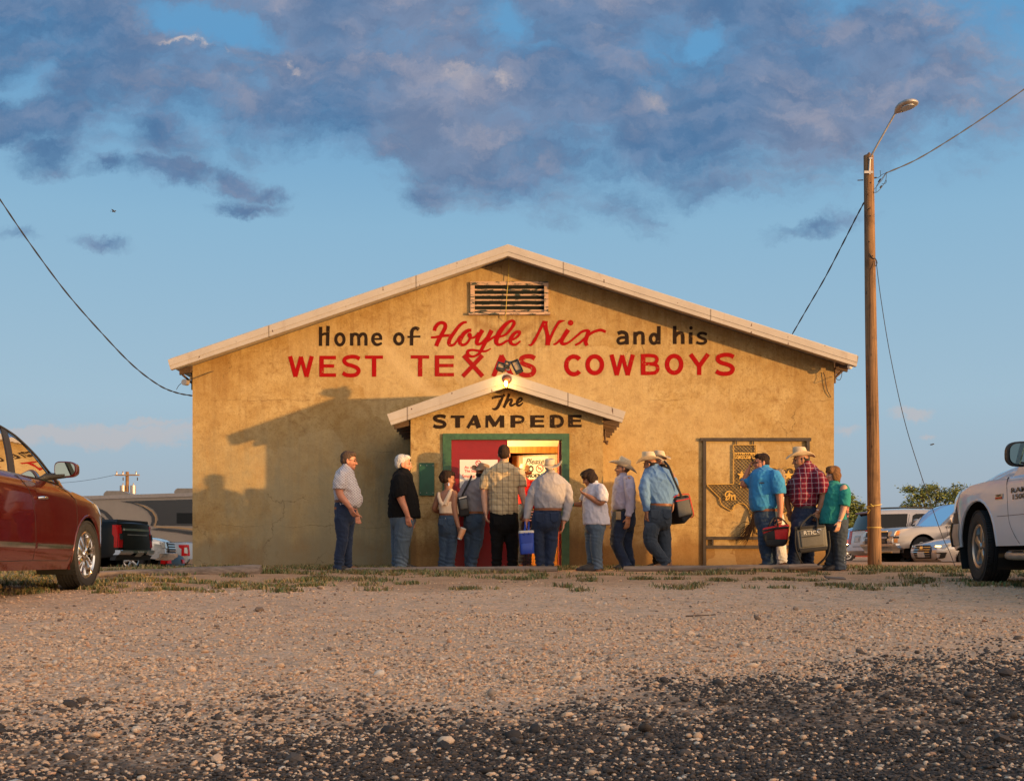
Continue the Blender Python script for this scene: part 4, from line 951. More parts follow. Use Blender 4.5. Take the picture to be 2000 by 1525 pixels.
def cloth(name, c, c2=None, kind=None, var=.1, rough=.9):
    m, N, b = mat(name); tc = N.n('ShaderNodeTexCoord').outputs['Object']; x, y, z = N.sep(tc)
    nz = N.noise(tc, 7, 4, .6); fine = N.noise(tc, 240, 2, .6)
    c = np.array(c[:3]); col = N.ramp(nz, [(.3, (*(c * (1 - var)), 1)), (.7, (*np.clip(c * (1 + var), 0, 1), 1))])
    wob = N.math('MULTIPLY', N.math('SUBTRACT', N.noise(tc, 4, 3), .5), .03)
    def bars(q, per, wd, off=0.0):
        f = N.math('FRACT', N.math('ADD', N.math('DIVIDE', N.math('ADD', q, wob), per), off)); return N.math('LESS_THAN', f, wd)
    if kind == 'denim':
        col = N.mix(N.sstep(N.noise(tc, 2.2, 4, .6), .45, .68, 0, .6), col, (*c2, 1)); col = N.mix(N.sstep(fine, .5, .7, 0, .3), col, (*[q * 1.8 for q in c], 1))
    elif kind == 'dots':
        f1 = N.math('ABSOLUTE', N.math('SUBTRACT', N.math('FRACT', N.math('MULTIPLY', N.math('ADD', x, z), 26)), .5)); f2 = N.math('ABSOLUTE', N.math('SUBTRACT', N.math('FRACT', N.math('MULTIPLY', N.math('SUBTRACT', x, z), 26)), .5))
        col = N.mix(N.math('MULTIPLY', N.math('MULTIPLY', N.sstep(f1, .34, .22), N.sstep(f2, .34, .22)), .85), col, (*c2, 1))
    elif kind == 'check':      # thin dark windowpane over fine warm stripes
        col = N.mix(N.math('MULTIPLY', bars(x, .03, .3), .35), col, (.52, .33, .12, 1)); col = N.mix(N.math('MULTIPLY', bars(z, .026, .3), .3), col, (.55, .40, .2, 1))
        col = N.mix(N.math('MULTIPLY', bars(x, .082, .09, .35), .75), col, (*c2, 1)); col = N.mix(N.math('MULTIPLY', bars(z, .088, .085, .2), .75), col, (*c2, 1))
    elif kind == 'plaid':
        col = N.mix(N.math('MULTIPLY', bars(x, .075, .45), .55), col, (*c2, 1)); col = N.mix(N.math('MULTIPLY', bars(z, .075, .45), .55), col, (*c2, 1))
        col = N.mix(N.math('MULTIPLY', bars(x, .075, .11, .3), .6), col, (.5, .42, .44, 1)); col = N.mix(N.math('MULTIPLY', bars(z, .075, .11, .3), .6), col, (.5, .42, .44, 1))
    elif kind == 'stripe': col = N.mix(N.math('MULTIPLY', bars(x, .022, .4), .35), col, (*c2, 1))
    elif kind == 'floral': col = N.mix(N.sstep(N.noise(tc, 22, 3, .6), .5, .56), col, (*c2, 1))
    N.put(b, 'Base Color', col); b.inputs['Roughness'].default_value = rough; b.inputs['Specular IOR Level'].default_value = .2
    b.inputs['Sheen Weight'].default_value = .1 if c.max() > .02 else 0.0
    bn = N.n('ShaderNodeBump'); bn.inputs['Strength'].default_value = .6; bn.inputs['Distance'].default_value = .012
    N.put(bn, 'Height', N.math('ADD', N.noise(N.mapping(tc, (0, 0, 0), (0, R(25), 0), (14, 14, 6)), 1.0, 4, .6, 1.2), N.math('MULTIPLY', fine, .12))); N.put(b, 'Normal', bn.outputs[0])
    return m
def skinm(name, c):
    m, N, b = mat(name); tc = N.n('ShaderNodeTexCoord').outputs['Object']; nz = N.noise(tc, 18, 5, .65)
    N.put(b, 'Base Color', N.ramp(nz, [(.3, (*(np.array(c) * np.array([.86, .76, .72])), 1)), (.65, (*c, 1))])); b.inputs['Roughness'].default_value = .55
    b.inputs['Subsurface Weight'].default_value = .08; b.inputs['Subsurface Radius'].default_value = (.01, .004, .002); return m
def hairm(name, c, c2=None):
    m, N, b = mat(name); tc = N.n('ShaderNodeTexCoord').outputs['Object']; nz = N.noise(N.mapping(tc, (0, 0, 0), (.3, .2, 0), (120, 120, 16)), 1.0, 4, .6); c = np.array(c)
    N.put(b, 'Base Color', N.ramp(nz, [(.3, (*(c * .55), 1)), (.7, (*np.array(c2 if c2 else c * 1.4), 1))])); b.inputs['Roughness'].default_value = .6; b.inputs['Specular IOR Level'].default_value = .15
    bn = N.n('ShaderNodeBump'); bn.inputs['Strength'].default_value = .9; bn.inputs['Distance'].default_value = .01; N.put(bn, 'Height', nz); N.put(b, 'Normal', bn.outputs[0]); return m
MT['eye'] = simple('dark eye', (.03, .02, .015), .2); MT['lip'] = simple('lips', (.36, .12, .09), .5); MT['straw'] = simple('cream straw hat', (.58, .45, .29), .75, 0, .1, 30, .5, 220, bd=.004)
MT['felt'] = simple('tan felt hat', (.24, .165, .10), .9, 0, .12, 12, .3, 120); MT['belt'] = simple('brown leather', (.20, .065, .02), .5, 0, .2, 30); MT['blackbelt'] = simple('black leather', (.02, .016, .014), .5, 0, .2, 30)
MT['boot'] = simple('brown boot leather', (.20, .09, .04), .55, 0, .2, 20, .3, 30); MT['shoe'] = simple('dark shoe leather', (.03, .022, .018), .5, 0, .2, 20); MT['wire'] = simple('spectacle frame', (.09, .07, .05), .3, .6)

def resample_rows(rows, n=5):
    q = catmull([tuple(r) for r in rows], n); return q
def smoothpath(ch, n=6): return catmull([tuple(c) for c in ch], n)

class Person:
    def __init__(s, o, Y, label, footY=None):
        s.o = o; s.Y = Y; s.k = Y / F / o[2]
        s.label = label; s.dz = 0
    def pt(s, zx, zy, d=0.0):
        p = P(s.o[0] + zx / s.o[2], s.o[1] + zy / s.o[2], s.Y); return Vector((p.x, p.y + d, p.z + s.dz))
    def r(s, z): return z * s.k
    def root(s, zx, zyfoot, lift=0.0):
        p = s.pt(zx, zyfoot); g = float(gz_at(p.x, p.y)) if s.Y < 17.25 else -.005
        s.dz = g + lift - p.z + .002
        t = thing('person', s.label, 'person', (p.x, p.y, g + lift)); s.t = t; return t
    def torso(s, mb, rows, grow=0.0, sq=2.4, n=22, close=False):
        """rows: left, right, height (zoom px), depth half (m), optional depth offset"""
        rr = [(a[0], a[1], a[2], a[3], a[4] if len(a) > 4 else 0.0) for a in rows]
        if close:      # the seat rounds off between the legs
            l, r_, y, d, off = rr[-1]; rr[-1] = (l + (r_ - l) * .03, r_ - (r_ - l) * .03, y, d * .84, off); rr.append((l + (r_ - l) * .22, r_ - (r_ - l) * .22, y + 30, d * .52, off))
        q = resample_rows(rr, 4); rg = []
        for l, r_, y, d, off in q:
            c = s.pt((l + r_) / 2, y, off); hw = s.r((r_ - l) / 2) + grow; hd = d + grow
            rg.append([c + Vector((hw * math.copysign(abs(math.cos(t)) ** (2 / sq), math.cos(t)), hd * math.copysign(abs(math.sin(t)) ** (2 / sq), math.sin(t)), 0)) for t in [2 * math.pi * i / n for i in range(n)]])
        mb.rings(rg)
    def chain(self, mb, ch, grow=0.0, k=1.0, n=12, upto=None, end=None):
        """ch: (zx, zy, radius zoom px, depth m)"""
        q = smoothpath(ch, 6)
        if upto is not None: q = q[:max(2, int(len(q) * upto))]
        pts = [self.pt(a[0], a[1], a[3]) for a in q]; rs = [max(.008, self.r(a[2]) * k + grow) for a in q]
        mb.tube(pts, rs, n); mb.ell(pts[0], (rs[0],) * 3)
        if end != 'flat': mb.ell(pts[-1], (rs[-1],) * 3)
        return pts, rs
    def hand(self, mb, wrist, d, palm_n, size=.18, curl=.5, thumb=1):
        """palm and five fingers; d: direction of the hand, palm_n: direction the palm faces"""
        d = Vector(d).normalized(); n_ = Vector(palm_n); n_ = (n_ - d * n_.dot(d)).normalized(); sd = d.cross(n_) * thumb
        pc = wrist + d * size * .27
        Mx = Matrix((sd, d, n_)).transposed()
        mb.rbox(pc, (size * .44, size * .56, size * .17), size * .08, Mx)
        for i, (ln, off) in enumerate(((.40, .5), (.46, .17), (.43, -.17), (.33, -.5))):
            b0 = pc + d * size * .24 + sd * off * size * .38; p = [b0]; a = 0; ang = [curl * .5, curl * .9, curl * .8]
            cur = b0
            for j, f_ in enumerate((.45, .32, .25)):
                a += ang[j]; cur = cur + (d * math.cos(a) + n_ * math.sin(a) + sd * off * .05) * ln * size * f_ * 1.25; p.append(cur)
            mb.tube(p, [size * .054, size * .050, size * .046, size * .038], 7); mb.ell(p[-1], (size * .038,) * 3, None, 7, 5)
        tb = pc + sd * size * .19 - d * size * .10; t1 = tb + (d * .55 + sd * .55 + n_ * .25).normalized() * size * .2; t2 = t1 + (d * .75 + n_ * .45 + sd * .1).normalized() * size * .17
        mb.tube([tb, t1, t2], [size * .065, size * .056, size * .042], 7); mb.ell(t2, (size * .042,) * 3, None, 7, 5)
    def head(self, zx, top, chin, yaw, pitch=0.0, roll=0.0, wk=1.0, face=True):
        """zx: middle of the skull; yaw 0 looks right, 90 away from us, 180 left"""
        H = self.r(chin - top) / .245; self.hk = H
        f = Vector((math.cos(R(yaw)), math.sin(R(yaw)), 0)); u = Vector((0, 0, 1)); sd = u.cross(f)
        Mr = Matrix((f, sd, u)).transposed() @ Matrix.Rotation(R(pitch), 3, 'Y') @ Matrix.Rotation(R(roll), 3, 'X')
        c = self.pt(zx, (top + chin) / 2); self.hM = Mr; self.hc = c
        g = lambda a, b_, c_: c + Mr @ Vector((a * H, b_ * H, c_ * H)); self.hg = g
        self.he = lambda mb, p, rad, nu=14, nv=9: mb.ell(g(*p), tuple(q * H for q in rad), Mr, nu, nv)
        return H
    def skull(self, mb, jowl=1.0):
        e = self.he
        e(mb, (-.012, 0, .036), (.096, .074, .084)); e(mb, (.022, 0, -.02), (.066, .062 * jowl, .082)); e(mb, (.045, 0, -.078), (.040, .040 * jowl, .036)); e(mb, (.01, 0, -.062), (.055, .056 * jowl, .045))
        e(mb, (.064, 0, -.098), (.022, .024, .017)); e(mb, (.082, 0, .026), (.014, .046, .012)); e(mb, (.092, 0, -.006), (.013, .0105, .028)); e(mb, (.103, 0, -.030), (.018, .0155, .014)); e(mb, (.096, .011, -.034), (.011, .010, .009)); e(mb, (.096, -.011, -.034), (.011, .010, .009))
        e(mb, (.078, 0, -.062), (.016, .026, .009)); e(mb, (.076, 0, -.074), (.015, .022, .009)); e(mb, (.066, .036, -.03), (.022, .02, .022)); e(mb, (.066, -.036, -.03), (.022, .02, .022))
        for s_ in (1, -1):
            e(mb, (-.012, s_ * .076, -.006), (.020, .010, .033)); e(mb, (-.006, s_ * .077, -.030), (.012, .008, .014))
    def features(self, t, eyes=True):
        for s_ in (1, -1):
            k = MB(); self.he(k, (.079, s_ * .032, .004), (.0095, .015, .007), 10, 6); k.build('eye', MT['eye'], t, 180)
        k = MB(); self.he(k, (.0905, 0, -.068), (.006, .022, .0045), 10, 6); k.build('lips', MT['lip'], t, 180)
    def brows(self, t, m):
        for s_ in (1, -1):
            k = MB(); self.he(k, (.088, s_ * .034, .030), (.009, .022, .0055), 10, 6); k.build('eyebrow', m, t, 180)
    def glasses(self, t):
        k = MB(); g = self.hg; H = self.hk
        for s_ in (1, -1):
            k.tube([g(.098, s_ * .033 + .022 * math.cos(a), .004 + .017 * math.sin(a)) for a in np.linspace(0, 2 * math.pi, 13)], .0028 * H, 5, False)
            k.tube([g(.094, s_ * .056, .008), g(.05, s_ * .078, .008), g(-.015, s_ * .082, .008)], .0028 * H, 5)
        k.tube([g(.099, .012, .006), g(.102, 0, .010), g(.099, -.012, .006)], .0026 * H, 5); k.build('spectacles', MT['wire'], t, 60)
    def hair_short(self, mb, back=0.0):
        e = self.he
        e(mb, (-.024, 0, .052), (.096, .081, .084)); e(mb, (-.05, 0, .005), (.066, .076, .072 + back)); e(mb, (.03, 0, .088), (.062, .066, .042)); e(mb, (-.02, .055, .03), (.045, .028, .04)); e(mb, (-.02, -.055, .03), (.045, .028, .04))
    def hair_hat(self, mb):
        e = self.he
        e(mb, (-.040, 0, -.006), (.068, .074, .052)); e(mb, (-.018, .058, .012), (.04, .022, .036)); e(mb, (-.018, -.058, .012), (.04, .022, .036))
    def hat(self, t, m, cx, cy, bl, br, crown_w, crown_h, yaw=0, curl=.045, pitch=0, roll=0, dip=.02, wside=None):
        """western hat: centre of the crown base (zoom px); brim half length front/back and crown size in m"""
        c = self.pt(cx, cy); f = Vector((math.cos(R(yaw)), math.sin(R(yaw)), 0)); u = Vector((0, 0, 1)); sd = u.cross(f)
        Mr = Matrix((f, sd, u)).transposed() @ Matrix.Rotation(R(pitch), 3, 'Y') @ Matrix.Rotation(R(roll), 3, 'X')
        n = 40; k = MB(); rg = []
        cl, cw = crown_w * .55, crown_w * .47; ws = wside or br
        def rad(t_, j):   # brim
            a, b_ = cl + (bl - cl) * j, cw + (ws - cw) * j
            x = a * math.cos(t_); y = b_ * math.sin(t_)
            z = curl * (abs(math.sin(t_)) ** 2.2) * j ** 1.6 - dip * (abs(math.cos(t_)) ** 3) * j ** 1.5
            y *= 1 - .16 * j * abs(math.sin(t_)) ** 2 * (curl / .05)
            return Vector((x, y, z))
        tt = [2 * math.pi * i / n for i in range(n)]
        prof = []
        for j in (1.0, .8, .55, .3, .08): prof.append([rad(a, j) + Vector((0, 0, .004)) for a in tt])
        for z, kx in ((.0, 1.0), (.25, .97), (.55, .92), (.82, .87), (.96, .78), (1.0, .60)):
            prof.append([Vector((cl * kx * math.cos(a) + .012 * z, cw * kx * math.sin(a) * (1 - .12 * z * max(0, math.cos(a))), crown_h * z * (1 + .05 * math.cos(a)) + .006)) for a in tt])
        prof.append([Vector((cl * .42 * math.cos(a) + .012, cw * .22 * math.sin(a), crown_h * .90)) for a in tt])
        v = [q for r_ in prof for q in r_] + [Vector((.012, 0, crown_h * .88))]; f_ = []
        for i in range(len(prof) - 1):
            for q in range(n): f_.append((i * n + q, i * n + (q + 1) % n, (i + 1) * n + (q + 1) % n, (i + 1) * n + q))
        b0 = (len(prof) - 1) * n
        for q in range(n): f_.append((b0 + q, b0 + (q + 1) % n, len(v) - 1))
        nb = len(v); und = []
        for j in (1.0, .8, .55, .3, .0): und += [rad(a, j) - Vector((0, 0, .002)) for a in tt]
        v += und
        for i in range(4):
            for q in range(n): f_.append((nb + i * n + (q + 1) % n, nb + i * n + q, nb + (i + 1) * n + q, nb + (i + 1) * n + (q + 1) % n))
        for q in range(n): f_.append((q, nb + q, nb + (q + 1) % n, (q + 1) % n))
        k.add([c + Mr @ q for q in v], f_); o = k.build('hat', m, t, 70)
        bd = MB(); bd.rings([[c + Mr @ Vector((cl * kx * 1.012 * math.cos(a), cw * kx * 1.012 * math.sin(a), z)) for a in tt] for z, kx in ((.008, 1.0), (.028, .985))], False); bd.build('hat_band', simple('hat band', tuple(np.array(m.diffuse_color[:3]) * 0 + np.array([.42, .32, .2])), .8), o, 60)
        return o
    def shoe(self, t, zx, zy, ang, d=0.0, m=None, ln=.27):
        """ang: heading of the toe (0 right, 90 away, 180 left)"""
        c = self.pt(zx, zy, d); g = self.t.location.z; f = Vector((math.cos(R(ang)), math.sin(R(ang)), 0)); sd = Vector((-f.y, f.x, 0)); Mx = Matrix((f, sd, Vector((0, 0, 1)))).transposed()
        k = MB(); zb = max(c.z, g + .001)
        def ring(l, w, h, z0): return [Vector((c.x, c.y, zb)) + f * l + sd * (w * math.cos(a)) + Vector((0, 0, z0 + h * .5 + h * .5 * math.sin(a) if math.sin(a) > -.3 else z0)) for a in [2 * math.pi * i / 14 for i in range(14)]]
        k.rings([ring(-.07, .022, .06, .0), ring(-.065, .036, .09, 0), ring(0, .040, .11, 0), ring(ln * .3, .046, .085, 0), ring(ln * .55, .048, .06, 0), ring(ln * .70, .032, .045, .002), ring(ln * .75, .012, .03, .004)])
        k.build('shoe', m or MT['shoe'], t, 60)
    def garment(self, name, mb, m, t, vox=.011, fold=.006, fz=1.0, seed=0, legs=None):
        e, v, nm = bake(mb, vox, 9 if legs else 6); p = v - v.mean(0)
        rdg = lambda q, sd: (1 - np.abs(vnoise(q, sd))) ** 4 - .3
        dg = np.stack([p[:, 0] + .45 * p[:, 2], p[:, 1], p[:, 2] - .35 * p[:, 0]], 1)
        w = .7 * vnoise(p * np.array([9, 9, 5]) + seed * 7.3, seed) + 1.5 * rdg(dg * np.array([9, 9, 5.5]) + seed, seed + 1) + .8 * rdg(dg * np.array([17, 17, 9]), seed + 2) + .35 * vnoise(p * 42, seed + 6)
        if legs: # stacked creases at knee and ankle
            z = v[:, 2] - self.t.location.z; mk = np.exp(-((z - .10) / .10) ** 2) * 1.0 + np.exp(-((z - .46) / .09) ** 2) * .45 + np.exp(-((z - .80) / .08) ** 2) * .25
            w = w * .75 + mk * np.sin(z * 95 + 5 * vnoise(p * 7, seed + 3) + p[:, 0] * 22) * .9
        else:
            w = w + .55 * np.sin(p[:, 2] * 55 + p[:, 0] * 40 + 6 * vnoise(p * 4, seed + 4)) * np.clip(vnoise(p * 3, seed + 5) + .2, 0, 1)
        v = v + nm * (w * fold)[:, None]
        return put(e, v, name, t, m)
    def belt(self, t, l, r_, y, d, m, h=.036, off=0):
        k = MB(); c = self.pt((l + r_) / 2, y, off); hw = self.r((r_ - l) / 2) + .009; n = 36; d = d + .004; sg = lambda q: math.copysign(abs(q) ** (2 / 2.4), q)
        rg = [[c + Vector(((hw + e_) * sg(math.cos(2 * math.pi * i / n)), (d + .006 + e_) * sg(math.sin(2 * math.pi * i / n)), z)) for i in range(n)] for z, e_ in ((-h / 2, -.004), (-h / 2, .004), (h / 2, .004), (h / 2, -.004))]
        k.rings(rg, False); k.build('belt', m, t, 40)

R1, R2, R3, R4, R5 = (640, 840, 5.083), (830, 840, 5.083), (1000, 840, 5.083), (1180, 840, 5.083), (1440, 840, 5.083)
HM = {'brown': hairm('brown hair', (.040, .021, .012)), 'white': hairm('white hair', (.60, .56, .50), (.8, .76, .7)), 'dkbrown': hairm('dark brown hair', (.026, .014, .009)), 'grey': hairm('grey hair', (.38, .34, .30)), 'auburn': hairm('auburn hair', (.11, .048, .018), (.27, .13, .05)), 'black': hairm('black hair', (.018, .014, .012)), 'light': hairm('long light brown hair', (.24, .16, .09), (.45, .32, .19)), 'greybrown': hairm('grey brown hair', (.085, .055, .038))}
SK = {'pale': skinm('pale skin', (.58, .33, .22)), 'ruddy': skinm('ruddy skin', (.56, .24, .14)), 'tan': skinm('tanned skin', (.33, .155, .085)), 'dark': skinm('weathered skin', (.36, .17, .09))}

def person(o, Y, label, foot, torso, hips, legs, arms, head, skin, shirt, pants, hair=None, hat=None, shoes=(), belt=None, lift=0.0, sleeve='short', extra=None, hairf='short', glasses=False, jowl=1.0, seed=1, face=True, tank=None, neck=None, pockets=()):
    s = Person(o, Y, label); t = s.root(foot[0], foot[1], lift)
    s.head(*head)
    b = MB()
    s.skull(b, jowl)
    nb = neck or ((torso[0][0] + torso[0][1]) / 2, torso[0][2])
    hc = s.hg(-.015, 0, -.05); nk = s.pt(nb[0], nb[1] + 25); b.tube([hc, (hc + nk) / 2, nk], [.056 * s.hk, .056, .066], 14)
    if tank is None: s.torso(b, torso, -.022)
    else: s.torso(b, torso, 0)
    s.torso(b, hips, -.02, close=True)
    for lg in legs: s.chain(b, lg, -.012, .85)
    sl = MB()
    for a in arms:
        ch, hd = a['c'], a.get('hand')
        n_ = len(ch)
        pts, rs = s.chain(b, ch, 0, .92)
        if hd: s.hand(b, pts[-1], hd[0] if hd[0] else (pts[-1] - pts[-5]), hd[1], .185 * hd[2], hd[3], hd[4])
    e, v, nm = bake(b, .0085, 2); body = put(e, v, 'body', t, skin)
    if face: s.features(t)
    # shirt
    k = MB(); rows = tank or torso
    s.torso(k, rows, .004)
    if sleeve != 'none':
        for a in arms:
            up = a.get('up', .38 if sleeve == 'short' else .97)
            g = .016 if sleeve == 'short' else .011
            q = smoothpath(a['c'], 6); q = q[:max(3, int(len(q) * up))]; pts = [s.pt(c[0], c[1], c[3]) for c in q]; n_ = len(q)
            rs = [(s.r(c[2]) + g) * min(1, .84 + .05 * i) + (.012 * i / n_ if sleeve == 'short' else 0) for i, c in enumerate(q)]
            k.tube(pts, rs, 14); k.ell(pts[0], (rs[0],) * 3)
    s.shirt = s.garment('shirt', k, shirt, t, .010, .0075 if not tank else .003, seed=seed)
    if sleeve != 'none':  # collar
        c0 = s.pt(nb[0], nb[1] - 4); k = MB(); n_ = 20; hw = s.r((torso[0][1] - torso[0][0]) / 2) * .92
        k.rings([[c0 + Vector(((hw + e_) * math.cos(2 * math.pi * i / n_), (torso[0][3] + e_) * math.sin(2 * math.pi * i / n_), z)) for i in range(n_)] for z, e_ in ((-.03, .012), (.022, .004), (.026, -.004), (-.02, -.002))], False); k.build('collar', shirt, t, 60)
    k = MB(); s.torso(k, hips, .003, close=True)
    for lg in legs: s.chain(k, lg, .004, 1.0, end='flat')
    s.garment('trousers', k, pants, t, .010, .0075, seed=seed + 20, legs=True)
    for px_, py_, pd_, pw_ in pockets:
        k = MB(); c = s.pt(px_, py_, -pd_); w_ = s.r(pw_); h_ = w_ * 1.12
        k.rings([[c + Vector((x * w_ / 2 * q, y_, z * h_ / 2 * q)) for x, z in ((-1, 1), (1, 1), (.92, -.55), (0, -1), (-.92, -.55))] for y_, q in ((.03, 1.0), (-.004, 1.0), (-.008, .9))]); k.build('pocket', pants, t)
    if belt: s.belt(t, *belt)
    if hair is not None:
        k = MB()
        if hat: s.hair_hat(k)
        elif hairf == 'short': s.hair_short(k)
        else: hairf(s, k)
        e, v, nm = bake(k, .0085, 2); v = v + nm * (.004 * vnoise(v * 60, 3))[:, None]; put(e, v, 'hair', t, hair)
        if face: s.brows(t, hair)
    if glasses: s.glasses(t)
    if hat: s.hat(t, *hat[0], **hat[1])
    for sh in shoes: s.shoe(t, *sh)
    if extra: extra(s, t)
    return s
JEAN = cloth('dark denim', (.018, .028, .058), (.036, .056, .105), 'denim'); JEAN2 = cloth('faded denim', (.075, .105, .14), (.15, .19, .24), 'denim'); JEAN3 = cloth('blue denim', (.038, .062, .10), (.09, .135, .19), 'denim'); JEAN4 = cloth('grey blue denim', (.036, .048, .066), (.075, .095, .125), 'denim')
BLK = cloth('black cotton', (.006, .0055, .0055)); 
H = lambda d, n, k=1.0, c=.5, th=1: (d, n, k, c, th)

# 1 man in white patterned shirt, arms down, facing right
def ex1(s, t):
    k = MB(); c = s.pt(95, 772, -.135); k.box(c, (.045, .008, .035)); k.build('leather_patch', MT['belt'], t)
person(R1, 16.25, 'man in white dotted short sleeve shirt and spectacles, leftmost of the queue', (150, 1392),
    [(148, 222, 352, .07), (105, 252, 395, .15), (80, 262, 440, .195), (67, 290, 520, .2), (70, 322, 600, .19), (78, 341, 670, .18), (82, 333, 720, .175), (86, 300, 765, .16)],
    [(82, 262, 695, .165), (72, 278, 760, .175), (72, 272, 830, .18), (92, 262, 900, .17)],
    [[(150, 880, 74, -.085), (152, 1000, 64, -.09), (150, 1110, 54, -.09), (122, 1250, 48, -.09), (128, 1392, 46, -.09)], [(195, 880, 72, .085), (188, 1000, 60, .09), (188, 1110, 50, .09), (190, 1250, 44, .09), (200, 1385, 42, .09)]],
    [dict(c=[(158, 455, 58, -.19), (138, 560, 46, -.235), (150, 645, 40, -.235), (205, 715, 33, -.235), (243, 765, 25, -.225)], hand=H((.5, 0, -1), (.6, .8, 0), 1, .7)), dict(c=[(175, 455, 56, .19), (165, 560, 45, .23), (180, 645, 40, .23), (235, 740, 30, .2), (268, 815, 24, .16)], hand=H((.2, 0, -1), (.4, -1, 0), 1, .7, -1))],
    (212, 207, 392, 0, 4), SK['ruddy'], cloth('white dotted cotton', (.58, .54, .54), (.26, .21, .23), 'dots'), JEAN, HM['greybrown'], None, [(110, 1392, -8, -.09, MT['shoe']), (170, 1390, 6, .09, MT['boot'])], (80, 262, 700, .165, MT['belt']), glasses=True, jowl=1.15, seed=1, extra=ex1)
# 2 white haired man in black shirt
person(R1, 16.95, 'white haired man in untucked black shirt and faded jeans facing right beside the porch wall', (700, 1372),
    [(698, 812, 388, .075), (655, 830, 432, .17), (635, 845, 490, .215), (622, 868, 570, .225), (613, 892, 650, .225), (607, 910, 740, .22), (602, 917, 810, .21), (602, 920, 862, .20)],
    [(625, 880, 820, .19), (622, 872, 890, .19), (632, 852, 950, .175)],
    [[(770, 920, 92, -.09), (755, 1050, 82, -.1), (742, 1150, 74, -.1), (738, 1270, 66, -.1), (735, 1372, 66, -.1)], [(700, 920, 84, .09), (695, 1050, 72, .1), (690, 1150, 64, .1), (688, 1270, 58, .1), (686, 1372, 58, .1)]],
    [dict(c=[(728, 490, 66, -.2), (728, 600, 56, -.25), (748, 690, 42, -.25), (785, 780, 33, -.25), (808, 845, 25, -.24)], hand=H((.1, 0, -1), (.3, 1, 0), 1, .55), up=.45), dict(c=[(745, 490, 64, .2), (750, 600, 54, .25), (775, 690, 42, .25), (800, 790, 30, .25), (812, 850, 25, .24)], hand=H((.1, 0, -1), (.3, -1, 0), 1, .5, -1), up=.45)],
    (752, 240, 426, 0, 2), SK['ruddy'], BLK, JEAN2, HM['white'], None, [(760, 1378, 0, -.1), (700, 1378, 0, .1)], None, jowl=1.2, seed=2)
# 3 woman in peach top
def bun(s, k):
    s.hair_short(k); s.he(k, (-.07, .03, .06), (.06, .07, .06)); s.he(k, (-.085, .0, -.01), (.05, .05, .045)); s.he(k, (-.03, 0, .095), (.09, .08, .045)); s.he(k, (-.10, .01, .03), (.045, .05, .05)); s.he(k, (.05, 0, .085), (.05, .07, .03))
def ex3(s, t):
    k = MB()
    k.tube([s.pt(262, 562, -.05), s.pt(250, 600, -.115), s.pt(222, 660, -.125), s.pt(205, 705, -.12)], [.026, .03, .034, .04], 10); k.tube([s.pt(140, 590, -.03), s.pt(142, 630, -.11), s.pt(160, 680, -.12), s.pt(185, 712, -.118)], [.022, .026, .03, .04], 10)
    k.tube([s.pt(262, 562, -.05), s.pt(285, 580, .02), s.pt(310, 640, .08)], .024, 8)
    k.build('straps', s.shirt.data.materials[0], t, 60)
    k = MB(); c = s.hg(-.01, -.078, -.052); k.tube([c, c - Vector((0, 0, .045))], [.006, .012], 8); k.build('earring', MT['chrome'], t)
    k = MB(); k.rbox(s.pt(232, 845, -.135), (.075, .01, .02), .004); k.build('pocket_label', MT['white'], t)
person(R2, 16.95, 'woman in peach tank top and blue jeans with pinned up brown hair', (210, 1345),
    [(205, 270, 548, .05), (150, 300, 585, .09), (132, 315, 630, .115), (132, 328, 690, .125), (145, 340, 740, .125), (150, 342, 800, .12)],
    [(148, 335, 790, .12), (136, 338, 860, .14), (136, 336, 930, .145), (145, 325, 990, .13)],
    [[(268, 960, 62, -.02), (268, 1060, 54, -.01), (262, 1150, 48, 0), (250, 1250, 48, 0), (240, 1348, 56, 0)], [(195, 960, 60, .03), (192, 1060, 52, .03), (188, 1150, 46, .03), (182, 1250, 46, .03), (178, 1348, 54, .03)]],
    [dict(c=[(288, 600, 42, -.06), (290, 690, 36, -.09), (300, 790, 32, -.10), (320, 870, 26, -.11), (335, 925, 20, -.12)], hand=H((.3, -.1, -1), (.6, .5, 0), .95, 1.1)), dict(c=[(140, 615, 40, .02), (110, 690, 34, .03), (92, 745, 30, .05), (120, 765, 25, .13), (165, 765, 20, .17)], hand=H((1, .4, 0), (0, -.6, -1), .9, .4))],
    (232, 372, 536, 18, 4), SK['tan'], cloth('peach knit', (.80, .58, .38)), JEAN3, HM['dkbrown'], None, [(250, 1352, 70, 0), (180, 1352, 80, .03)], (146, 336, 800, .125, MT['belt'], .03), hairf=bun, sleeve='none', pockets=[(175, 880, .143, 62), (262, 880, .147, 66)], seed=3, extra=ex3,
    tank=[(172, 322, 672, .124), (136, 330, 705, .128), (143, 341, 745, .128), (150, 344, 800, .124)])
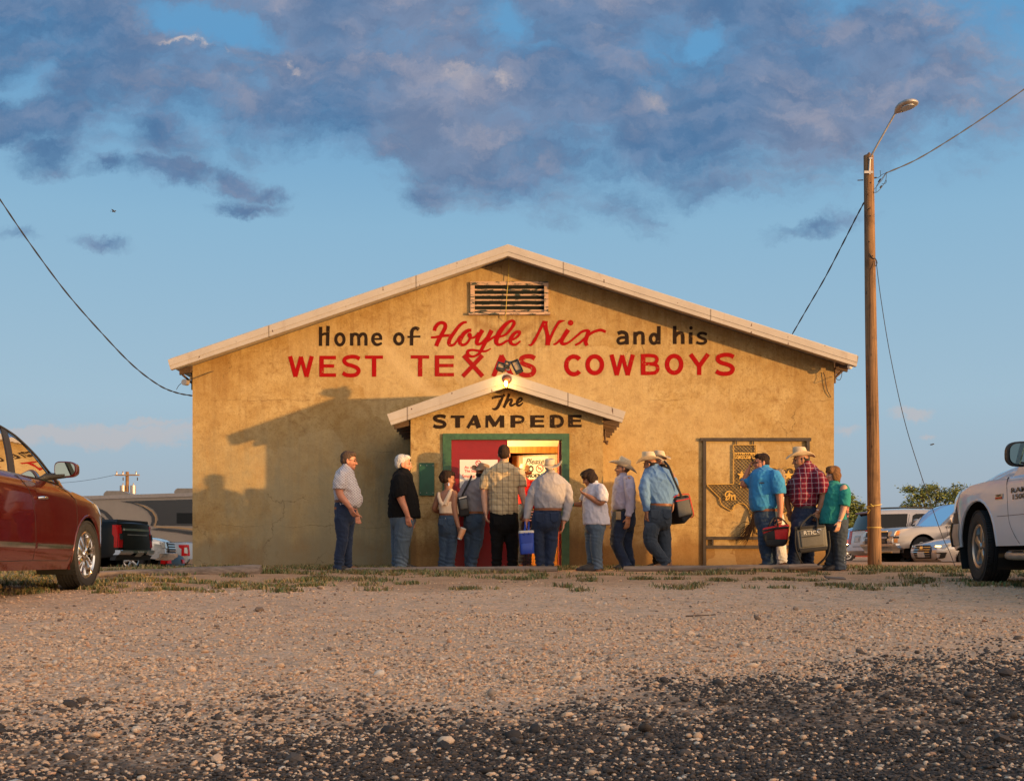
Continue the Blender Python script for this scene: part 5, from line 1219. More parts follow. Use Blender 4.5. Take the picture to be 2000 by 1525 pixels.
# 4 man in grey shirt and tan hat
person(R2, 17.1, 'man in grey western shirt and tan felt hat facing the red door', (450, 1342),
    [(505, 590, 452, .07), (430, 605, 495, .12), (396, 612, 550, .145), (396, 610, 620, .145), (408, 602, 700, .14), (416, 590, 785, .135)],
    [(400, 588, 775, .13), (386, 594, 840, .15), (386, 592, 910, .15), (400, 580, 960, .135)],
    [[(522, 940, 66, -.02), (515, 1050, 60, 0), (502, 1140, 52, 0), (478, 1240, 47, 0), (456, 1345, 50, 0)], [(442, 940, 60, .05), (440, 1050, 54, .06), (440, 1140, 48, .07), (438, 1240, 45, .08), (438, 1345, 46, .08)]],
    [dict(c=[(428, 510, 50, .0), (392, 570, 42, .0), (366, 635, 36, -.02), (398, 690, 30, .12), (430, 700, 24, .2)], hand=H((1, .4, 0), (0, 0, -1), 1, .6)), dict(c=[(592, 510, 48, .02), (610, 600, 40, .04), (612, 690, 34, .08), (600, 760, 28, .14), (590, 800, 24, .18)], hand=H((0, .3, -1), (-1, 0, 0), 1, .6))],
    (556, 336, 480, 62, 0), SK['dark'], cloth('grey shirting', (.27, .25, .26), (.22, .20, .21), 'stripe'), JEAN3, HM['black'], ((MT['felt'], 562, 384, .20, .175, .20, .135), dict(yaw=62, curl=.075, pitch=14, roll=14, dip=.03)), [(455, 1352, 80, 0, MT['boot'])], (400, 588, 785, .135, MT['belt']), sleeve='long', pockets=[(440, 855, .152, 62), (540, 855, .152, 66)], seed=4)
# 5 tall man in checked shirt
def ex5(s, t):
    k = MB(); a = [s.pt(640, 372, -.150), s.pt(700, 352, -.165), s.pt(785, 392, -.172), s.pt(860, 350, -.165), s.pt(915, 370, -.150)]; k.tube([Vector(q) for q in catmull([tuple(p) for p in a], 5)], .005, 6); k.build('yoke_seam', s.shirt.data.materials[0], t)
    k = MB(); k.box(s.pt(873, 835, -.165), (.02, .006, .007)); k.build('pocket_tab', MT['white'], t)
person(R2, 16.72, 'tall man in tan checked short sleeve shirt and black trousers seen from behind', (790, 1345),
    [(735, 832, 285, .07), (655, 905, 325, .12), (610, 945, 375, .15), (606, 944, 430, .16), (625, 930, 510, .158), (638, 922, 610, .155), (642, 924, 710, .155), (648, 922, 775, .155), (660, 905, 800, .15)],
    [(648, 920, 770, .145), (642, 930, 850, .16), (642, 932, 920, .16), (655, 920, 970, .14)],
    [[(718, 955, 74, 0), (718, 1060, 64, 0), (715, 1150, 56, 0), (712, 1250, 52, 0), (710, 1345, 54, 0)], [(856, 955, 74, .02), (862, 1060, 66, .02), (868, 1150, 58, .02), (868, 1250, 52, .02), (865, 1345, 50, .02)]],
    [dict(c=[(628, 388, 56, 0), (600, 480, 44, -.01), (588, 580, 38, -.02), (592, 680, 32, -.03), (600, 765, 24, -.05)], hand=H((.1, -.05, -1), (1, .2, 0), 1.02, .55, -1), up=.44), dict(c=[(930, 382, 56, 0), (950, 470, 46, -.01), (958, 570, 40, -.02), (985, 670, 33, -.03), (1000, 742, 25, -.05)], hand=H((.05, -.05, -1), (-1, .2, 0), 1.02, .55), up=.42)],
    (785, 112, 292, 88, 0), SK['pale'], cloth('tan check cotton', (.50, .39, .24), (.05, .035, .025), 'check'), BLK, HM['brown'], None, [(710, 1350, 95, 0), (865, 1350, 80, .02)], None, pockets=[(720, 868, .163, 84), (856, 868, .163, 84)], seed=5, extra=ex5, face=True)
# 6 man in red shirt inside the doorway
person(R3, 18.55, 'man in red shirt and pale straw hat standing inside the doorway', (125, 1336),
    [(88, 140, 425, .06), (58, 190, 462, .12), (42, 214, 530, .15), (46, 206, 610, .145), (54, 196, 690, .14)],
    [(56, 194, 680, .135), (50, 200, 760, .15), (54, 198, 830, .14)],
    [[(90, 860, 46, 0), (90, 1000, 42, 0), (90, 1120, 38, 0), (92, 1330, 36, 0)], [(156, 860, 46, .05), (157, 1000, 42, .05), (158, 1120, 38, .05), (160, 1330, 36, .05)]],
    [dict(c=[(62, 480, 36, 0), (44, 560, 32, 0), (40, 650, 28, .05), (60, 720, 20, .15)], hand=H((.3, .5, -.8), (1, 0, 0), 1, .6)), dict(c=[(196, 480, 36, 0), (212, 560, 32, 0), (214, 650, 28, .05), (200, 720, 20, .15)], hand=H((-.3, .5, -.8), (-1, 0, 0), 1, .6))],
    (118, 312, 440, 84, 0), SK['ruddy'], cloth('red cotton', (.62, .02, .025)), JEAN, HM['grey'], ((MT['straw'], 112, 368, .175, .15, .18, .12), dict(yaw=80, curl=.012, pitch=6, roll=11)), [(90, 1336, 85, 0, MT['boot']), (160, 1336, 85, .05)], None, sleeve='long', seed=6)
# 7 older man with straw hat, pale shirt, carrying the cooler
person(R3, 16.25, 'man in pale long sleeve shirt and cream hat carrying a blue cooler to the door', (325, 1388),
    [(332, 425, 412, .07), (268, 480, 452, .13), (236, 525, 505, .155), (222, 540, 580, .165), (218, 525, 660, .16), (222, 505, 730, .155), (228, 494, 775, .15)],
    [(226, 490, 768, .145), (200, 490, 850, .16), (196, 478, 930, .16), (208, 465, 980, .145)],
    [[(265, 970, 68, 0), (262, 1080, 60, 0), (270, 1180, 52, 0), (280, 1280, 47, 0), (292, 1380, 46, 0)], [(400, 970, 68, 0), (392, 1080, 60, 0), (386, 1180, 52, 0), (376, 1280, 46, 0), (366, 1378, 44, 0)]],
    [dict(c=[(274, 494, 42, 0), (220, 580, 44, -.01), (180, 690, 38, -.02), (160, 790, 32, -.03), (145, 890, 25, -.04)], hand=H((-.1, 0, -1), (1, 0, 0), .95, 1.3, -1)), dict(c=[(494, 500, 42, 0), (546, 590, 44, -.01), (562, 690, 38, -.03), (545, 800, 34, -.04), (512, 905, 26, -.05)], hand=H((-.1, -.1, -1), (-1, 0, 0), 1, .5))],
    (372, 300, 430, 90, 0), SK['ruddy'], cloth('pale striped shirting', (.37, .34, .34), (.31, .29, .31), 'stripe'), JEAN, HM['white'], ((MT['straw'], 376, 350, .185, .235, .172, .098), dict(yaw=92, curl=.085, pitch=-9, dip=.015)), [(300, 1392, 100, -.02), (378, 1390, 85, 0)], (226, 490, 782, .147, MT['belt']), sleeve='long', pockets=[(272, 868, .163, 88), (418, 868, .163, 88)], seed=7)
# 8 woman in white knit top
def bob(s, k):
    s.hair_short(k); s.he(k, (-.055, 0, -.02), (.075, .085, .085)); s.he(k, (-.02, .07, -.02), (.062, .03, .085)); s.he(k, (-.02, -.07, -.02), (.062, .03, .085)); s.he(k, (.05, .05, .05), (.05, .04, .045)); s.he(k, (.05, -.05, .05), (.05, .04, .045)); s.he(k, (.03, 0, .092), (.078, .075, .04))
def ex8(s, t):
    k = MB(); k.tube([s.pt(770, 560, -.02), s.pt(745, 600, -.03), s.pt(722, 640, -.02), s.pt(716, 690, -.01)], .006, 6); k.ell(s.pt(716, 692, -.01), (.014, .014, .02)); k.build('necklace', MT['chrome'], t)
    k = MB(); c = s.pt(612, 730, .18); k.lathe([(.034, -.012), (.038, 0), (.034, .012)], Matrix.Translation(c) @ Matrix.Rotation(R(90), 4, 'Y'), 16); k.build('bracelet', simple('teal beads', (.03, .2, .18), .4), t)
person(R3, 16.3, 'woman in white knit top looking down, right of the green door frame', (820, 1398),
    [(775, 855, 528, .06), (752, 895, 565, .13), (728, 920, 620, .165), (710, 935, 690, .175), (706, 946, 770, .18), (708, 960, 860, .18), (712, 970, 945, .175)],
    [(730, 930, 900, .165), (728, 928, 970, .165), (735, 915, 1010, .155)],
    [[(845, 985, 76, -.07), (838, 1080, 66, -.07), (832, 1160, 58, -.07), (845, 1270, 50, -.07), (852, 1388, 52, -.07)], [(792, 985, 66, .07), (790, 1080, 58, .07), (788, 1160, 50, .07), (795, 1270, 44, .07), (798, 1392, 42, .07)]],
    [dict(c=[(865, 598, 54, -.15), (885, 670, 46, -.19), (868, 730, 38, -.20), (790, 690, 30, -.19), (728, 655, 22, -.15)], hand=H((-.8, .3, .5), (.5, .2, 1), .9, 1.2), up=.46), dict(c=[(765, 610, 46, .15), (730, 680, 38, .19), (700, 732, 33, .19), (650, 736, 26, .19), (606, 732, 20, .19)], hand=H((-1, .1, 0), (0, 0, -1), .9, .5), up=.4)],
    (765, 398, 562, 180, 24), SK['tan'], cloth('white openwork knit', (.56, .53, .58), (.42, .40, .44), 'stripe', rough=.95), JEAN2, HM['dkbrown'], None, [(770, 1402, 180, -.05), (820, 1398, 180, -.07)], None, hairf=bob, seed=8, extra=ex8)
# 9 cowboy in lavender shirt
def ex9(s, t):
    k = MB(); k.rbox(s.pt(130, 828, -.19), (s.r(48), .035, s.r(82)), .008); k.build('phone_pouch', simple('tan pouch', (.28, .20, .11), .7), t, 60)
person(R4, 16.75, 'cowboy in lavender shirt and straw hat with a phone pouch on his belt', (215, 1358),
    [(142, 228, 425, .07), (118, 268, 465, .15), (98, 296, 530, .19), (84, 302, 610, .195), (72, 304, 690, .19), (68, 306, 740, .185), (86, 300, 775, .175)],
    [(100, 300, 765, .165), (84, 310, 830, .175), (72, 308, 900, .175), (80, 296, 950, .16)],
    [[(150, 945, 76, -.08), (125, 1030, 66, -.08), (118, 1110, 58, -.08), (165, 1220, 50, -.08), (225, 1335, 50, -.08)], [(235, 945, 68, .08), (232, 1040, 56, .08), (234, 1130, 48, .08), (252, 1230, 46, .08), (268, 1330, 46, .08)]],
    [dict(c=[(232, 485, 56, -.17), (240, 580, 48, -.225), (246, 670, 42, -.23), (240, 760, 34, -.23), (222, 848, 26, -.23)], hand=H((-.1, 0, -1), (-.5, 1, 0), 1, .5, -1)), dict(c=[(170, 485, 54, .17), (150, 580, 46, .22), (140, 670, 40, .22), (120, 760, 32, .22), (110, 840, 25, .22)], hand=H((-.1, 0, -1), (-.4, -1, 0), 1, .5))],
    (182, 275, 442, 182, -4), SK['dark'], cloth('lavender shirting', (.36, .33, .42), (.31, .28, .36), 'stripe'), JEAN, HM['greybrown'], ((MT['straw'], 190, 338, .225, .17, .19, .125), dict(yaw=180, curl=.07, pitch=-22, roll=-8, dip=.02)), [(200, 1362, 175, -.08, MT['shoe']), (255, 1350, 175, .08, MT['shoe'])], (100, 300, 772, .167, MT['blackbelt']), sleeve='long', jowl=1.1, seed=9, extra=ex9)
# 10 cowboy in light blue shirt, striding left
person(R4, 16.5, 'cowboy in light blue shirt and cream hat striding left with a bag on his shoulder', (605, 1345),
    [(440, 545, 312, .07), (405, 630, 350, .13), (385, 676, 400, .165), (380, 692, 470, .18), (392, 696, 560, .175), (425, 686, 630, .165), (448, 668, 690, .155)],
    [(446, 664, 682, .15), (412, 668, 760, .17), (396, 668, 840, .18), (396, 660, 910, .17)],
    [[(468, 930, 78, -.07), (452, 1010, 70, -.07), (468, 1090, 62, -.07), (545, 1190, 54, -.05), (615, 1285, 52, -.03)], [(592, 930, 72, .08), (608, 1030, 64, .08), (618, 1110, 57, .08), (622, 1200, 52, .08), (612, 1330, 52, .08)]],
    [dict(c=[(414, 428, 44, -.08), (388, 510, 46, -.13), (392, 600, 42, -.14), (408, 690, 36, -.13), (412, 765, 26, -.11)], hand=H((0, 0, -1), (1, .4, 0), 1, .6, -1)), dict(c=[(668, 420, 52, .06), (694, 500, 46, .08), (700, 570, 40, .08), (690, 640, 34, .02), (680, 690, 25, -.03)], hand=H((-.1, -.2, -1), (-1, 0, 0), 1, .8))],
    (455, 215, 372, 150, 6), SK['dark'], cloth('light blue shirting', (.12, .23, .42), (.14, .25, .44), 'stripe'), JEAN4, HM['black'], ((MT['straw'], 450, 250, .20, .175, .19, .12), dict(yaw=165, curl=.055, pitch=6, roll=-3, dip=.03)), [(622, 1322, 180, -.03, MT['boot']), (585, 1352, 178, .08, MT['boot'])], (446, 664, 698, .152, MT['belt']), sleeve='long', pockets=[(490, 795, .178, 84), (610, 795, .178, 84)], seed=10)
# 11 hidden companion behind him
person(R4, 17.15, 'person in black with a pale hat mostly hidden behind the cowboy in light blue', (545, 1348),
    [(545, 610, 330, .06), (500, 640, 370, .12), (480, 655, 450, .15), (490, 650, 560, .145), (500, 640, 690, .14)],
    [(495, 640, 680, .135), (485, 645, 780, .15), (490, 640, 850, .14)],
    [[(525, 880, 52, -.03), (522, 1050, 46, -.03), (520, 1160, 40, -.03), (522, 1345, 34, -.03)], [(590, 880, 50, .05), (580, 1050, 44, .05), (575, 1160, 40, .05), (572, 1345, 34, .05)]],
    [dict(c=[(505, 400, 38, -.1), (498, 500, 34, -.12), (510, 600, 28, -.1), (520, 690, 20, -.08)], hand=H((0, 0, -1), (1, 0, 0), .9, .5)), dict(c=[(630, 400, 38, .1), (640, 500, 34, .12), (630, 600, 28, .1), (620, 690, 20, .08)], hand=H((0, 0, -1), (-1, 0, 0), .9, .5))],
    (565, 215, 345, 160, 0), SK['tan'], BLK, BLK, HM['grey'], ((MT['straw'], 552, 250, .17, .16, .17, .11), dict(yaw=150, curl=.05)), [(520, 1350, 180, -.03), (575, 1350, 180, .05)], None, sleeve='long', seed=11)
# 12 man in turquoise shirt on the phone
person(R5, 16.85, 'man in turquoise short sleeve shirt with glasses talking on a phone, facing left', (310, 1340),
    [(210, 318, 330, .08), (160, 372, 368, .16), (132, 412, 425, .205), (124, 428, 510, .22), (122, 428, 590, .22), (124, 418, 670, .215), (132, 400, 725, .205), (150, 350, 765, .185)],
    [(178, 370, 745, .18), (174, 402, 810, .19), (180, 420, 880, .19), (198, 415, 940, .175)],
    [[(285, 930, 88, -.08), (268, 1040, 76, -.08), (272, 1130, 66, -.08), (292, 1230, 58, -.08), (308, 1332, 58, -.08)], [(345, 930, 78, .08), (338, 1040, 66, .08), (338, 1140, 58, .08), (345, 1240, 52, .08), (352, 1330, 50, .08)]],
    [dict(c=[(345, 425, 62, -.2), (368, 530, 52, -.25), (382, 640, 40, -.255), (388, 740, 34, -.255), (384, 825, 27, -.25)], hand=H((-.12, 0, -1), (-.3, 1, 0), 1.05, 1.2, -1), up=.47), dict(c=[(175, 430, 54, .15), (120, 470, 46, .16), (82, 498, 38, .15), (98, 425, 33, .12), (122, 355, 25, .10)], hand=H((.35, -.1, 1), (1, -.2, -.2), 1.0, .9), up=.40)],
    (238, 198, 378, 184, 2), SK['ruddy'], cloth('turquoise cotton', (.045, .25, .50), (.05, .3, .55)), JEAN3, HM['dkbrown'], None, [(275, 1345, 180, -.08), (335, 1345, 178, .08)], (176, 380, 758, .185, MT['belt']), glasses=True, jowl=1.15, seed=12,
    extra=lambda s, t: MB().rbox(s.pt(212, 494, -.215), (s.r(44), .012, s.r(10)), .004).build('pocket_pen', MT['blackplastic'], t))
# 13 long haired woman in white behind him
def long(s, k):
    s.hair_short(k); s.he(k, (-.06, 0, -.06), (.07, .085, .13)); s.he(k, (-.075, 0, -.19), (.05, .085, .14)); s.he(k, (-.07, 0, -.32), (.035, .07, .10))
person(R5, 17.6, 'long haired woman in white dress mostly hidden behind the man on the phone', (420, 1330),
    [(375, 435, 480, .05), (345, 462, 520, .11), (350, 462, 600, .125), (365, 450, 700, .115), (370, 446, 760, .11)],
    [(365, 448, 750, .11), (350, 458, 850, .13), (345, 470, 1000, .14), (345, 480, 1150, .15), (350, 500, 1270, .16), (352, 512, 1312, .165)],
    [[(395, 1100, 40, -.05), (395, 1200, 34, -.05), (398, 1325, 26, -.05)], [(440, 1100, 40, .05), (440, 1200, 34, .05), (440, 1325, 26, .05)]],
    [dict(c=[(360, 530, 32, -.1), (350, 620, 28, -.12), (360, 700, 24, -.1), (370, 780, 17, -.08)], hand=H((0, 0, -1), (1, 0, 0), .85, .5)), dict(c=[(450, 530, 32, .1), (452, 620, 28, .12), (446, 700, 24, .1), (440, 780, 17, .08)], hand=H((0, 0, -1), (-1, 0, 0), .85, .5))],
    (408, 330, 470, 175, 0), SK['tan'], cloth('white dress cotton', (.70, .68, .64)), cloth('white skirt cotton', (.62, .60, .57)), HM['light'], None, [(395, 1332, 180, -.05), (440, 1332, 180, .05)], None, sleeve='none', hairf=long, seed=13)
# 14 man in red plaid shirt and straw hat
def ex14(s, t):
    k = MB(); c = s.pt(763, 738, -.262); k.ell(c, (.022, .012, .022)); k.lathe([(.036, -.012), (.04, 0), (.036, .012)], Matrix.Translation(s.pt(764, 738, -.23)), 18); k.build('wrist_watch', MT['chrome'], t, 60)
person(R5, 16.7, 'big man in red plaid shirt and straw hat walking left with a wrist watch', (560, 1322),
    [(640, 735, 268, .08), (598, 785, 310, .15), (566, 828, 380, .2), (540, 842, 460, .22), (530, 835, 540, .225), (535, 812, 620, .215), (560, 780, 680, .195), (585, 765, 712, .18)],
    [(580, 765, 695, .185), (552, 820, 770, .195), (540, 838, 840, .195), (545, 825, 900, .18)],
    [[(610, 900, 90, -.09), (580, 1010, 76, -.09), (562, 1110, 66, -.08), (548, 1210, 60, -.08), (540, 1312, 58, -.08)], [(752, 900, 86, .09), (732, 1010, 74, .09), (718, 1110, 66, .09), (712, 1200, 62, .09), (712, 1300, 60, .09)]],
    [dict(c=[(768, 410, 64, -.2), (798, 510, 52, -.25), (812, 600, 44, -.255), (790, 680, 37, -.25), (764, 752, 28, -.235)], hand=H((-.25, 0, -1), (-.3, 1, 0), 1.08, 1.2, -1), up=.46), dict(c=[(615, 430, 56, .19), (560, 540, 46, .22), (536, 620, 40, .22), (538, 690, 32, .2), (548, 735, 25, .18)], hand=H((.1, 0, -1), (.3, -1, 0), 1.05, .7), up=.44)],
    (628, 150, 332, 182, 4), SK['dark'], cloth('red plaid', (.24, .012, .028), (.10, .006, .024), 'plaid'), JEAN, HM['black'], ((MT['straw'], 626, 196, .215, .18, .20, .13), dict(yaw=180, curl=.06, pitch=4, dip=.035)), [(455, 1330, 182, -.085, MT['boot']), (672, 1322, 180, .09, MT['boot'])], (580, 765, 708, .185, MT['blackbelt']), jowl=1.2, seed=14, extra=ex14)
# 15 woman in teal cold shoulder top
def ex15(s, t):
    k = MB(); k.lathe([(.030, -.008), (.033, 0), (.030, .008)], Matrix.Translation(s.pt(972, 872, -.215)), 14); k.build('bracelet', MT['chrome'], t)
    k = MB()
    for i in range(14): k.ell(s.pt(1030 + 12 * math.sin(i * 2.1), 1222 + i * 8.5, -.128 - .006 * (i % 2)), (.006, .005, .006), None, 6, 4)
    k.build('embroidery', MT['white'], t)
_ex15 = ex15
def ex15(s, t):
    _ex15(s, t); k = MB(); k.ell(s.pt(1024, 572, -.178), (.060, .046, .080)); k.build('bare_shoulder', SK['pale'], t, 180)
def bob2(s, k): bob(s, k); s.he(k, (-.04, 0, -.075), (.075, .085, .055)); s.he(k, (.068, 0, .062), (.034, .068, .034))
person(R5, 16.45, 'woman in teal cold shoulder top with a reddish bob, nearest the light pole', (985, 1358),
    [(905, 1010, 492, .065), (885, 1052, 530, .13), (864, 1066, 590, .16), (848, 1060, 670, .165), (834, 1062, 750, .165), (822, 1078, 830, .17), (818, 1070, 900, .165)],
    [(850, 1085, 850, .165), (862, 1090, 910, .17), (882, 1072, 960, .16)],
    [[(1000, 965, 84, -.07), (1002, 1070, 66, -.07), (1000, 1150, 57, -.07), (1002, 1250, 56, -.07), (1006, 1352, 66, -.07)], [(935, 965, 72, .07), (942, 1070, 58, .07), (942, 1150, 50, .07), (938, 1250, 50, .07), (932, 1352, 54, .07)]],
    [dict(c=[(1030, 545, 44, -.13), (1035, 640, 42, -.185), (1018, 740, 36, -.2), (995, 815, 29, -.21), (970, 880, 20, -.21)], hand=H((-.2, 0, -1), (-.4, 1, 0), .9, .5, -1), up=0.5), dict(c=[(930, 560, 42, .13), (900, 650, 38, .18), (890, 740, 34, .18), (880, 820, 27, .17), (870, 880, 20, .16)], hand=H((-.1, 0, -1), (-.3, -1, 0), .9, .5), up=.48)],
    (950, 328, 486, 184, 2), SK['pale'], cloth('teal jersey', (.02, .21, .19)), JEAN4, HM['auburn'], None, [(985, 1360, 180, -.07), (930, 1360, 180, .07)], None, hairf=bob2, seed=15, extra=ex15)
# 16 figure in floral top showing past her back
person(R5, 17.3, 'person in floral top mostly hidden behind the woman in teal', (1050, 1352),
    [(985, 1045, 545, .05), (975, 1085, 590, .11), (980, 1096, 650, .13), (985, 1094, 750, .13), (985, 1096, 830, .13)],
    [(985, 1092, 820, .13), (980, 1094, 900, .14), (985, 1090, 950, .13)],
    [[(1020, 960, 42, -.05), (1018, 1150, 36, -.05), (1018, 1348, 32, -.05)], [(1055, 960, 42, .05), (1052, 1150, 36, .05), (1048, 1348, 32, .05)]],
    [dict(c=[(1000, 590, 32, -.1), (992, 680, 28, -.12), (995, 760, 24, -.1), (1000, 840, 17, -.08)], hand=H((0, 0, -1), (1, 0, 0), .85, .5)), dict(c=[(1075, 590, 30, .1), (1082, 680, 26, .12), (1078, 760, 22, .1), (1070, 840, 16, .08)], hand=H((0, 0, -1), (-1, 0, 0), .85, .5))],
    (962, 415, 540, 180, 0), SK['tan'], cloth('floral print', (.04, .035, .06), (.5, .18, .12), 'floral'), JEAN, HM['dkbrown'], None, [(1010, 1355, 180, -.05), (1050, 1355, 180, .05)], None, seed=16)
# ------------------------------------------------------------------ vehicles
class Veh:
    """car coordinates: l back from the front bumper, s to the right, h up; all panels are real curved sheets"""
    def __init__(v, name, label, cat, O, hd, W_, L_, top, front, rear, wheels, sill, wr, arch, body, group=None, tumble=.2, fr=(.9, .26), rr=(.7, .16), belt_in=.06, tw=.24):
        v.W, v.L, v.top, v.front, v.rear, v.wheels, v.sill, v.wr, v.arch, v.body = W_, L_, top, front, rear, wheels, sill, wr, arch, body
        v.O = Vector(O); v.F = Vector((math.cos(R(hd)), math.sin(R(hd)), 0)); v.Rt = Vector((v.F.y, -v.F.x, 0)); v.tumble = tumble; v.fr = fr; v.rr = rr; v.belt_in = belt_in; v.tw = tw
        v.t = thing(name, label, cat, tuple(v.O - v.F * (L_ / 2)), group)
        v.ol = front + top + rear
    def w3(v, l, s, h): return v.O - v.F * l + v.Rt * s + Vector((0, 0, h))
    def htop(v, l): return np.interp(l, [p[0] for p in v.top], [p[1] for p in v.top])
    def half(v, l, h):
        w = v.W / 2
        if l < v.fr[0]: w -= v.fr[1] * ((v.fr[0] - max(l, -.1)) / v.fr[0]) ** 2.4
        e = v.L - l
        if e < v.rr[0]: w -= v.rr[1] * ((v.rr[0] - max(e, -.1)) / v.rr[0]) ** 2.4
        if h < .55: w -= .06 * min(1, ((.55 - h) / .32)) ** 2
        d = v.htop(l) - h; rs = .13
        if d < rs: w -= v.belt_in * (1 - math.sqrt(max(0, 1 - (1 - max(d, 0) / rs) ** 2)))
        hm = .72; w -= .018 * abs((h - hm) / .4) ** 1.5 if h > hm else 0
        return w
    def halfg(v, l, h):
        hb, hr = v.hb, v.hr; q = max(0, min(1.1, (h - hb) / (hr - hb)))
        w = v.half(max(l, .6), hb - .14) - .035 - v.tumble * q ** 1.25 - v.belt_in * .6
        gt = np.interp(l, [p[0] for p in v.gh], [p[1] for p in v.gh]); d = gt - h
        if d < .1: w -= .07 * (1 - math.sqrt(max(0, 1 - (1 - max(d, 0) / .1) ** 2)))
        return w
    def surf(v, l, h, sg, off=0.0, g=False): return v.w3(l, sg * ((v.halfg if g else v.half)(l, h) + off), h)
    def lower(v, parts=('body',), holes=(), step=.07, name='body', bed=None):
        bot = [(v.rear[-1][0], v.rear[-1][1])]
        poly = list(v.ol)
        for lc in sorted(v.wheels, reverse=True):
            a0 = math.asin(max(-.99, min(.99, (v.sill - v.wr) / v.arch)))
            poly += [(lc + v.arch * math.cos(a), v.wr + v.arch * math.sin(a)) for a in np.linspace(a0, math.pi - a0, 15)]
        v.sidepoly = poly
        V2, T2 = sheet2d(poly, holes, step); k = MB()
        for sg in (1, -1):
            k.add([v.surf(l, h, sg) for l, h in V2], T2 if sg > 0 else [t[::-1] for t in T2])
        k.add(*v.cap(v.ol, v.half, .045))
        # wheel arch lips
        for lc in v.wheels:
            for sg in (1, -1):
                a0 = math.asin((v.sill - v.wr) / v.arch); pts = [v.surf(lc + v.arch * math.cos(a), v.wr + v.arch * math.sin(a), sg, -.012) for a in np.linspace(a0, math.pi - a0, 15)]
                k.tube(pts, .02, 6)
        v.bo = k.build(name, v.body, v.t, 40)
        # underside and wheel wells
        u = MB(); a, b_ = .35, v.L - .3; hw = v.W / 2 - .34
        for x0, x1 in ((a, b_),): u.add([v.w3(l, s, h) for l in (x0, x1) for s in (-hw, hw) for h in (v.sill + .02, .62)], [(0, 1, 3, 2), (4, 6, 7, 5), (0, 4, 5, 1), (2, 3, 7, 6), (0, 2, 6, 4), (1, 5, 7, 3)])
        for lc in v.wheels:
            for sg in (1, -1):
                a0 = -.5; A = np.linspace(a0, math.pi - a0, 18); r_ = v.arch + .012
                vs = [v.w3(lc + r_ * math.cos(q), sg * (v.half(lc, v.wr + .35) - .03 if e else v.W / 2 - .42), v.wr + r_ * math.sin(q)) for q in A for e in (1, 0)]
                u.add(vs, [(2 * i, 2 * i + 1, 2 * i + 3, 2 * i + 2) for i in range(17)])
                u.add([v.w3(lc + r_ * math.cos(q), sg * (v.W / 2 - .42), v.wr + r_ * math.sin(q)) for q in A], [tuple(range(18))])
        u.build('underbody', MT['dark'], v.t)
        return v.bo
    def cap(v, ol, half, crown, n=9, seg=None):
        vs = []; fs = []; m = len(ol)
        for i, (l, h) in enumerate(ol):
            a = ol[max(i - 1, 0)]; c = ol[min(i + 1, m - 1)]; t = np.array([c[0] - a[0], c[1] - a[1]]); t = t / (np.linalg.norm(t) + 1e-9); nn = (-t[1], t[0])
            w = half(l, h)
            for j in range(n):
                q = -1 + 2 * j / (n - 1); e = crown * (1 - q * q); vs.append(v.w3(l + nn[0] * e, q * w, h + nn[1] * e))
        for i in range(m - 1):
            if seg and not seg(i): continue
            for j in range(n - 1): fs.append((i * n + j, i * n + j + 1, (i + 1) * n + j + 1, (i + 1) * n + j))
        us = sorted({a for f in fs for a in f}); mp = {a: i for i, a in enumerate(us)}
        return [vs[a] for a in us], [tuple(mp[a] for a in f) for f in fs]
    def green(v, gh, hb, hr, windows, ws, rw, pillar=None, glass='glass', step=.07, wsglass='glass_light'):
        """gh: outline windscreen base to rear window base; ws, rw: number of outline segments that are glass"""
        v.gh, v.hb, v.hr = gh, hb, hr
        poly = gh + [(gh[-1][0], hb - .05), (gh[0][0], hb - .05)]
        V2, T2 = sheet2d(poly, windows, step); k = MB()
        for sg in (1, -1): k.add([v.surf(l, h, sg, 0, True) for l, h in V2], T2 if sg > 0 else [t[::-1] for t in T2])
        m = len(gh)
        k.add(*v.cap(gh, v.halfg, .05, seg=lambda i: ws <= i < m - 1 - rw))
        o = k.build('cabin', pillar or v.body, v.t, 40); v.cab = o
        for wn in windows:
            V3, T3 = sheet2d(wn, [], .09)
            for sg in (1, -1):
                g = MB(); g.add([v.surf(l, h, sg, -.006, True) for l, h in V3], T3 if sg > 0 else [t[::-1] for t in T3]); g.build('window', MT[glass], v.t, 60)
        g = MB(); g.add(*v.cap(gh, v.halfg, .05, seg=lambda i: i < ws)); g.build('windscreen', MT[wsglass], v.t, 60)
        if rw:
            g = MB(); g.add(*v.cap(gh, v.halfg, .05, seg=lambda i: i >= m - 1 - rw)); g.build('rear_window', MT['glass'] if glass == 'glass' else MT['glass_dark'], v.t, 60)
        return o
    def patch(v, name, poly, sg, m, off=.006, g=False, step=.05, th=.01, parent=None):
        """panel lying on the flank, with a rim"""
        V3, T3 = sheet2d(poly, [], step); k = MB()
        k.add([v.surf(l, h, sg, off, g) for l, h in V3], T3 if sg > 0 else [t[::-1] for t in T3])
        pl_ = densify(poly, step); n = len(pl_)
        k.add([v.surf(l, h, sg, off, g) for l, h in pl_] + [v.surf(l, h, sg, off - th, g) for l, h in pl_], [(i, i + n, (i + 1) % n + n, (i + 1) % n) for i in range(n)])
        return k.build(name, m, parent or v.t, 50)
    def line(v, name, pts, sg, m, r=.004, off=.0, g=False, parent=None):
        k = MB(); q = catmull(pts, 5) if len(pts) > 2 else densify(pts + [pts[0]], .05)[:max(2, len(densify(pts, .05)) // 2 + 1)]
        k.tube([v.surf(l, h, sg, off, g) for l, h in q], r, 5); return k.build(name, m, parent or v.t, 60)
    def lf(v, h): 
        p = v.front; return np.interp(h, [q[1] for q in p], [q[0] for q in p])
    def lr(v, h):
        p = v.rear[::-1]; return np.interp(h, [q[1] for q in p], [q[0] for q in p])
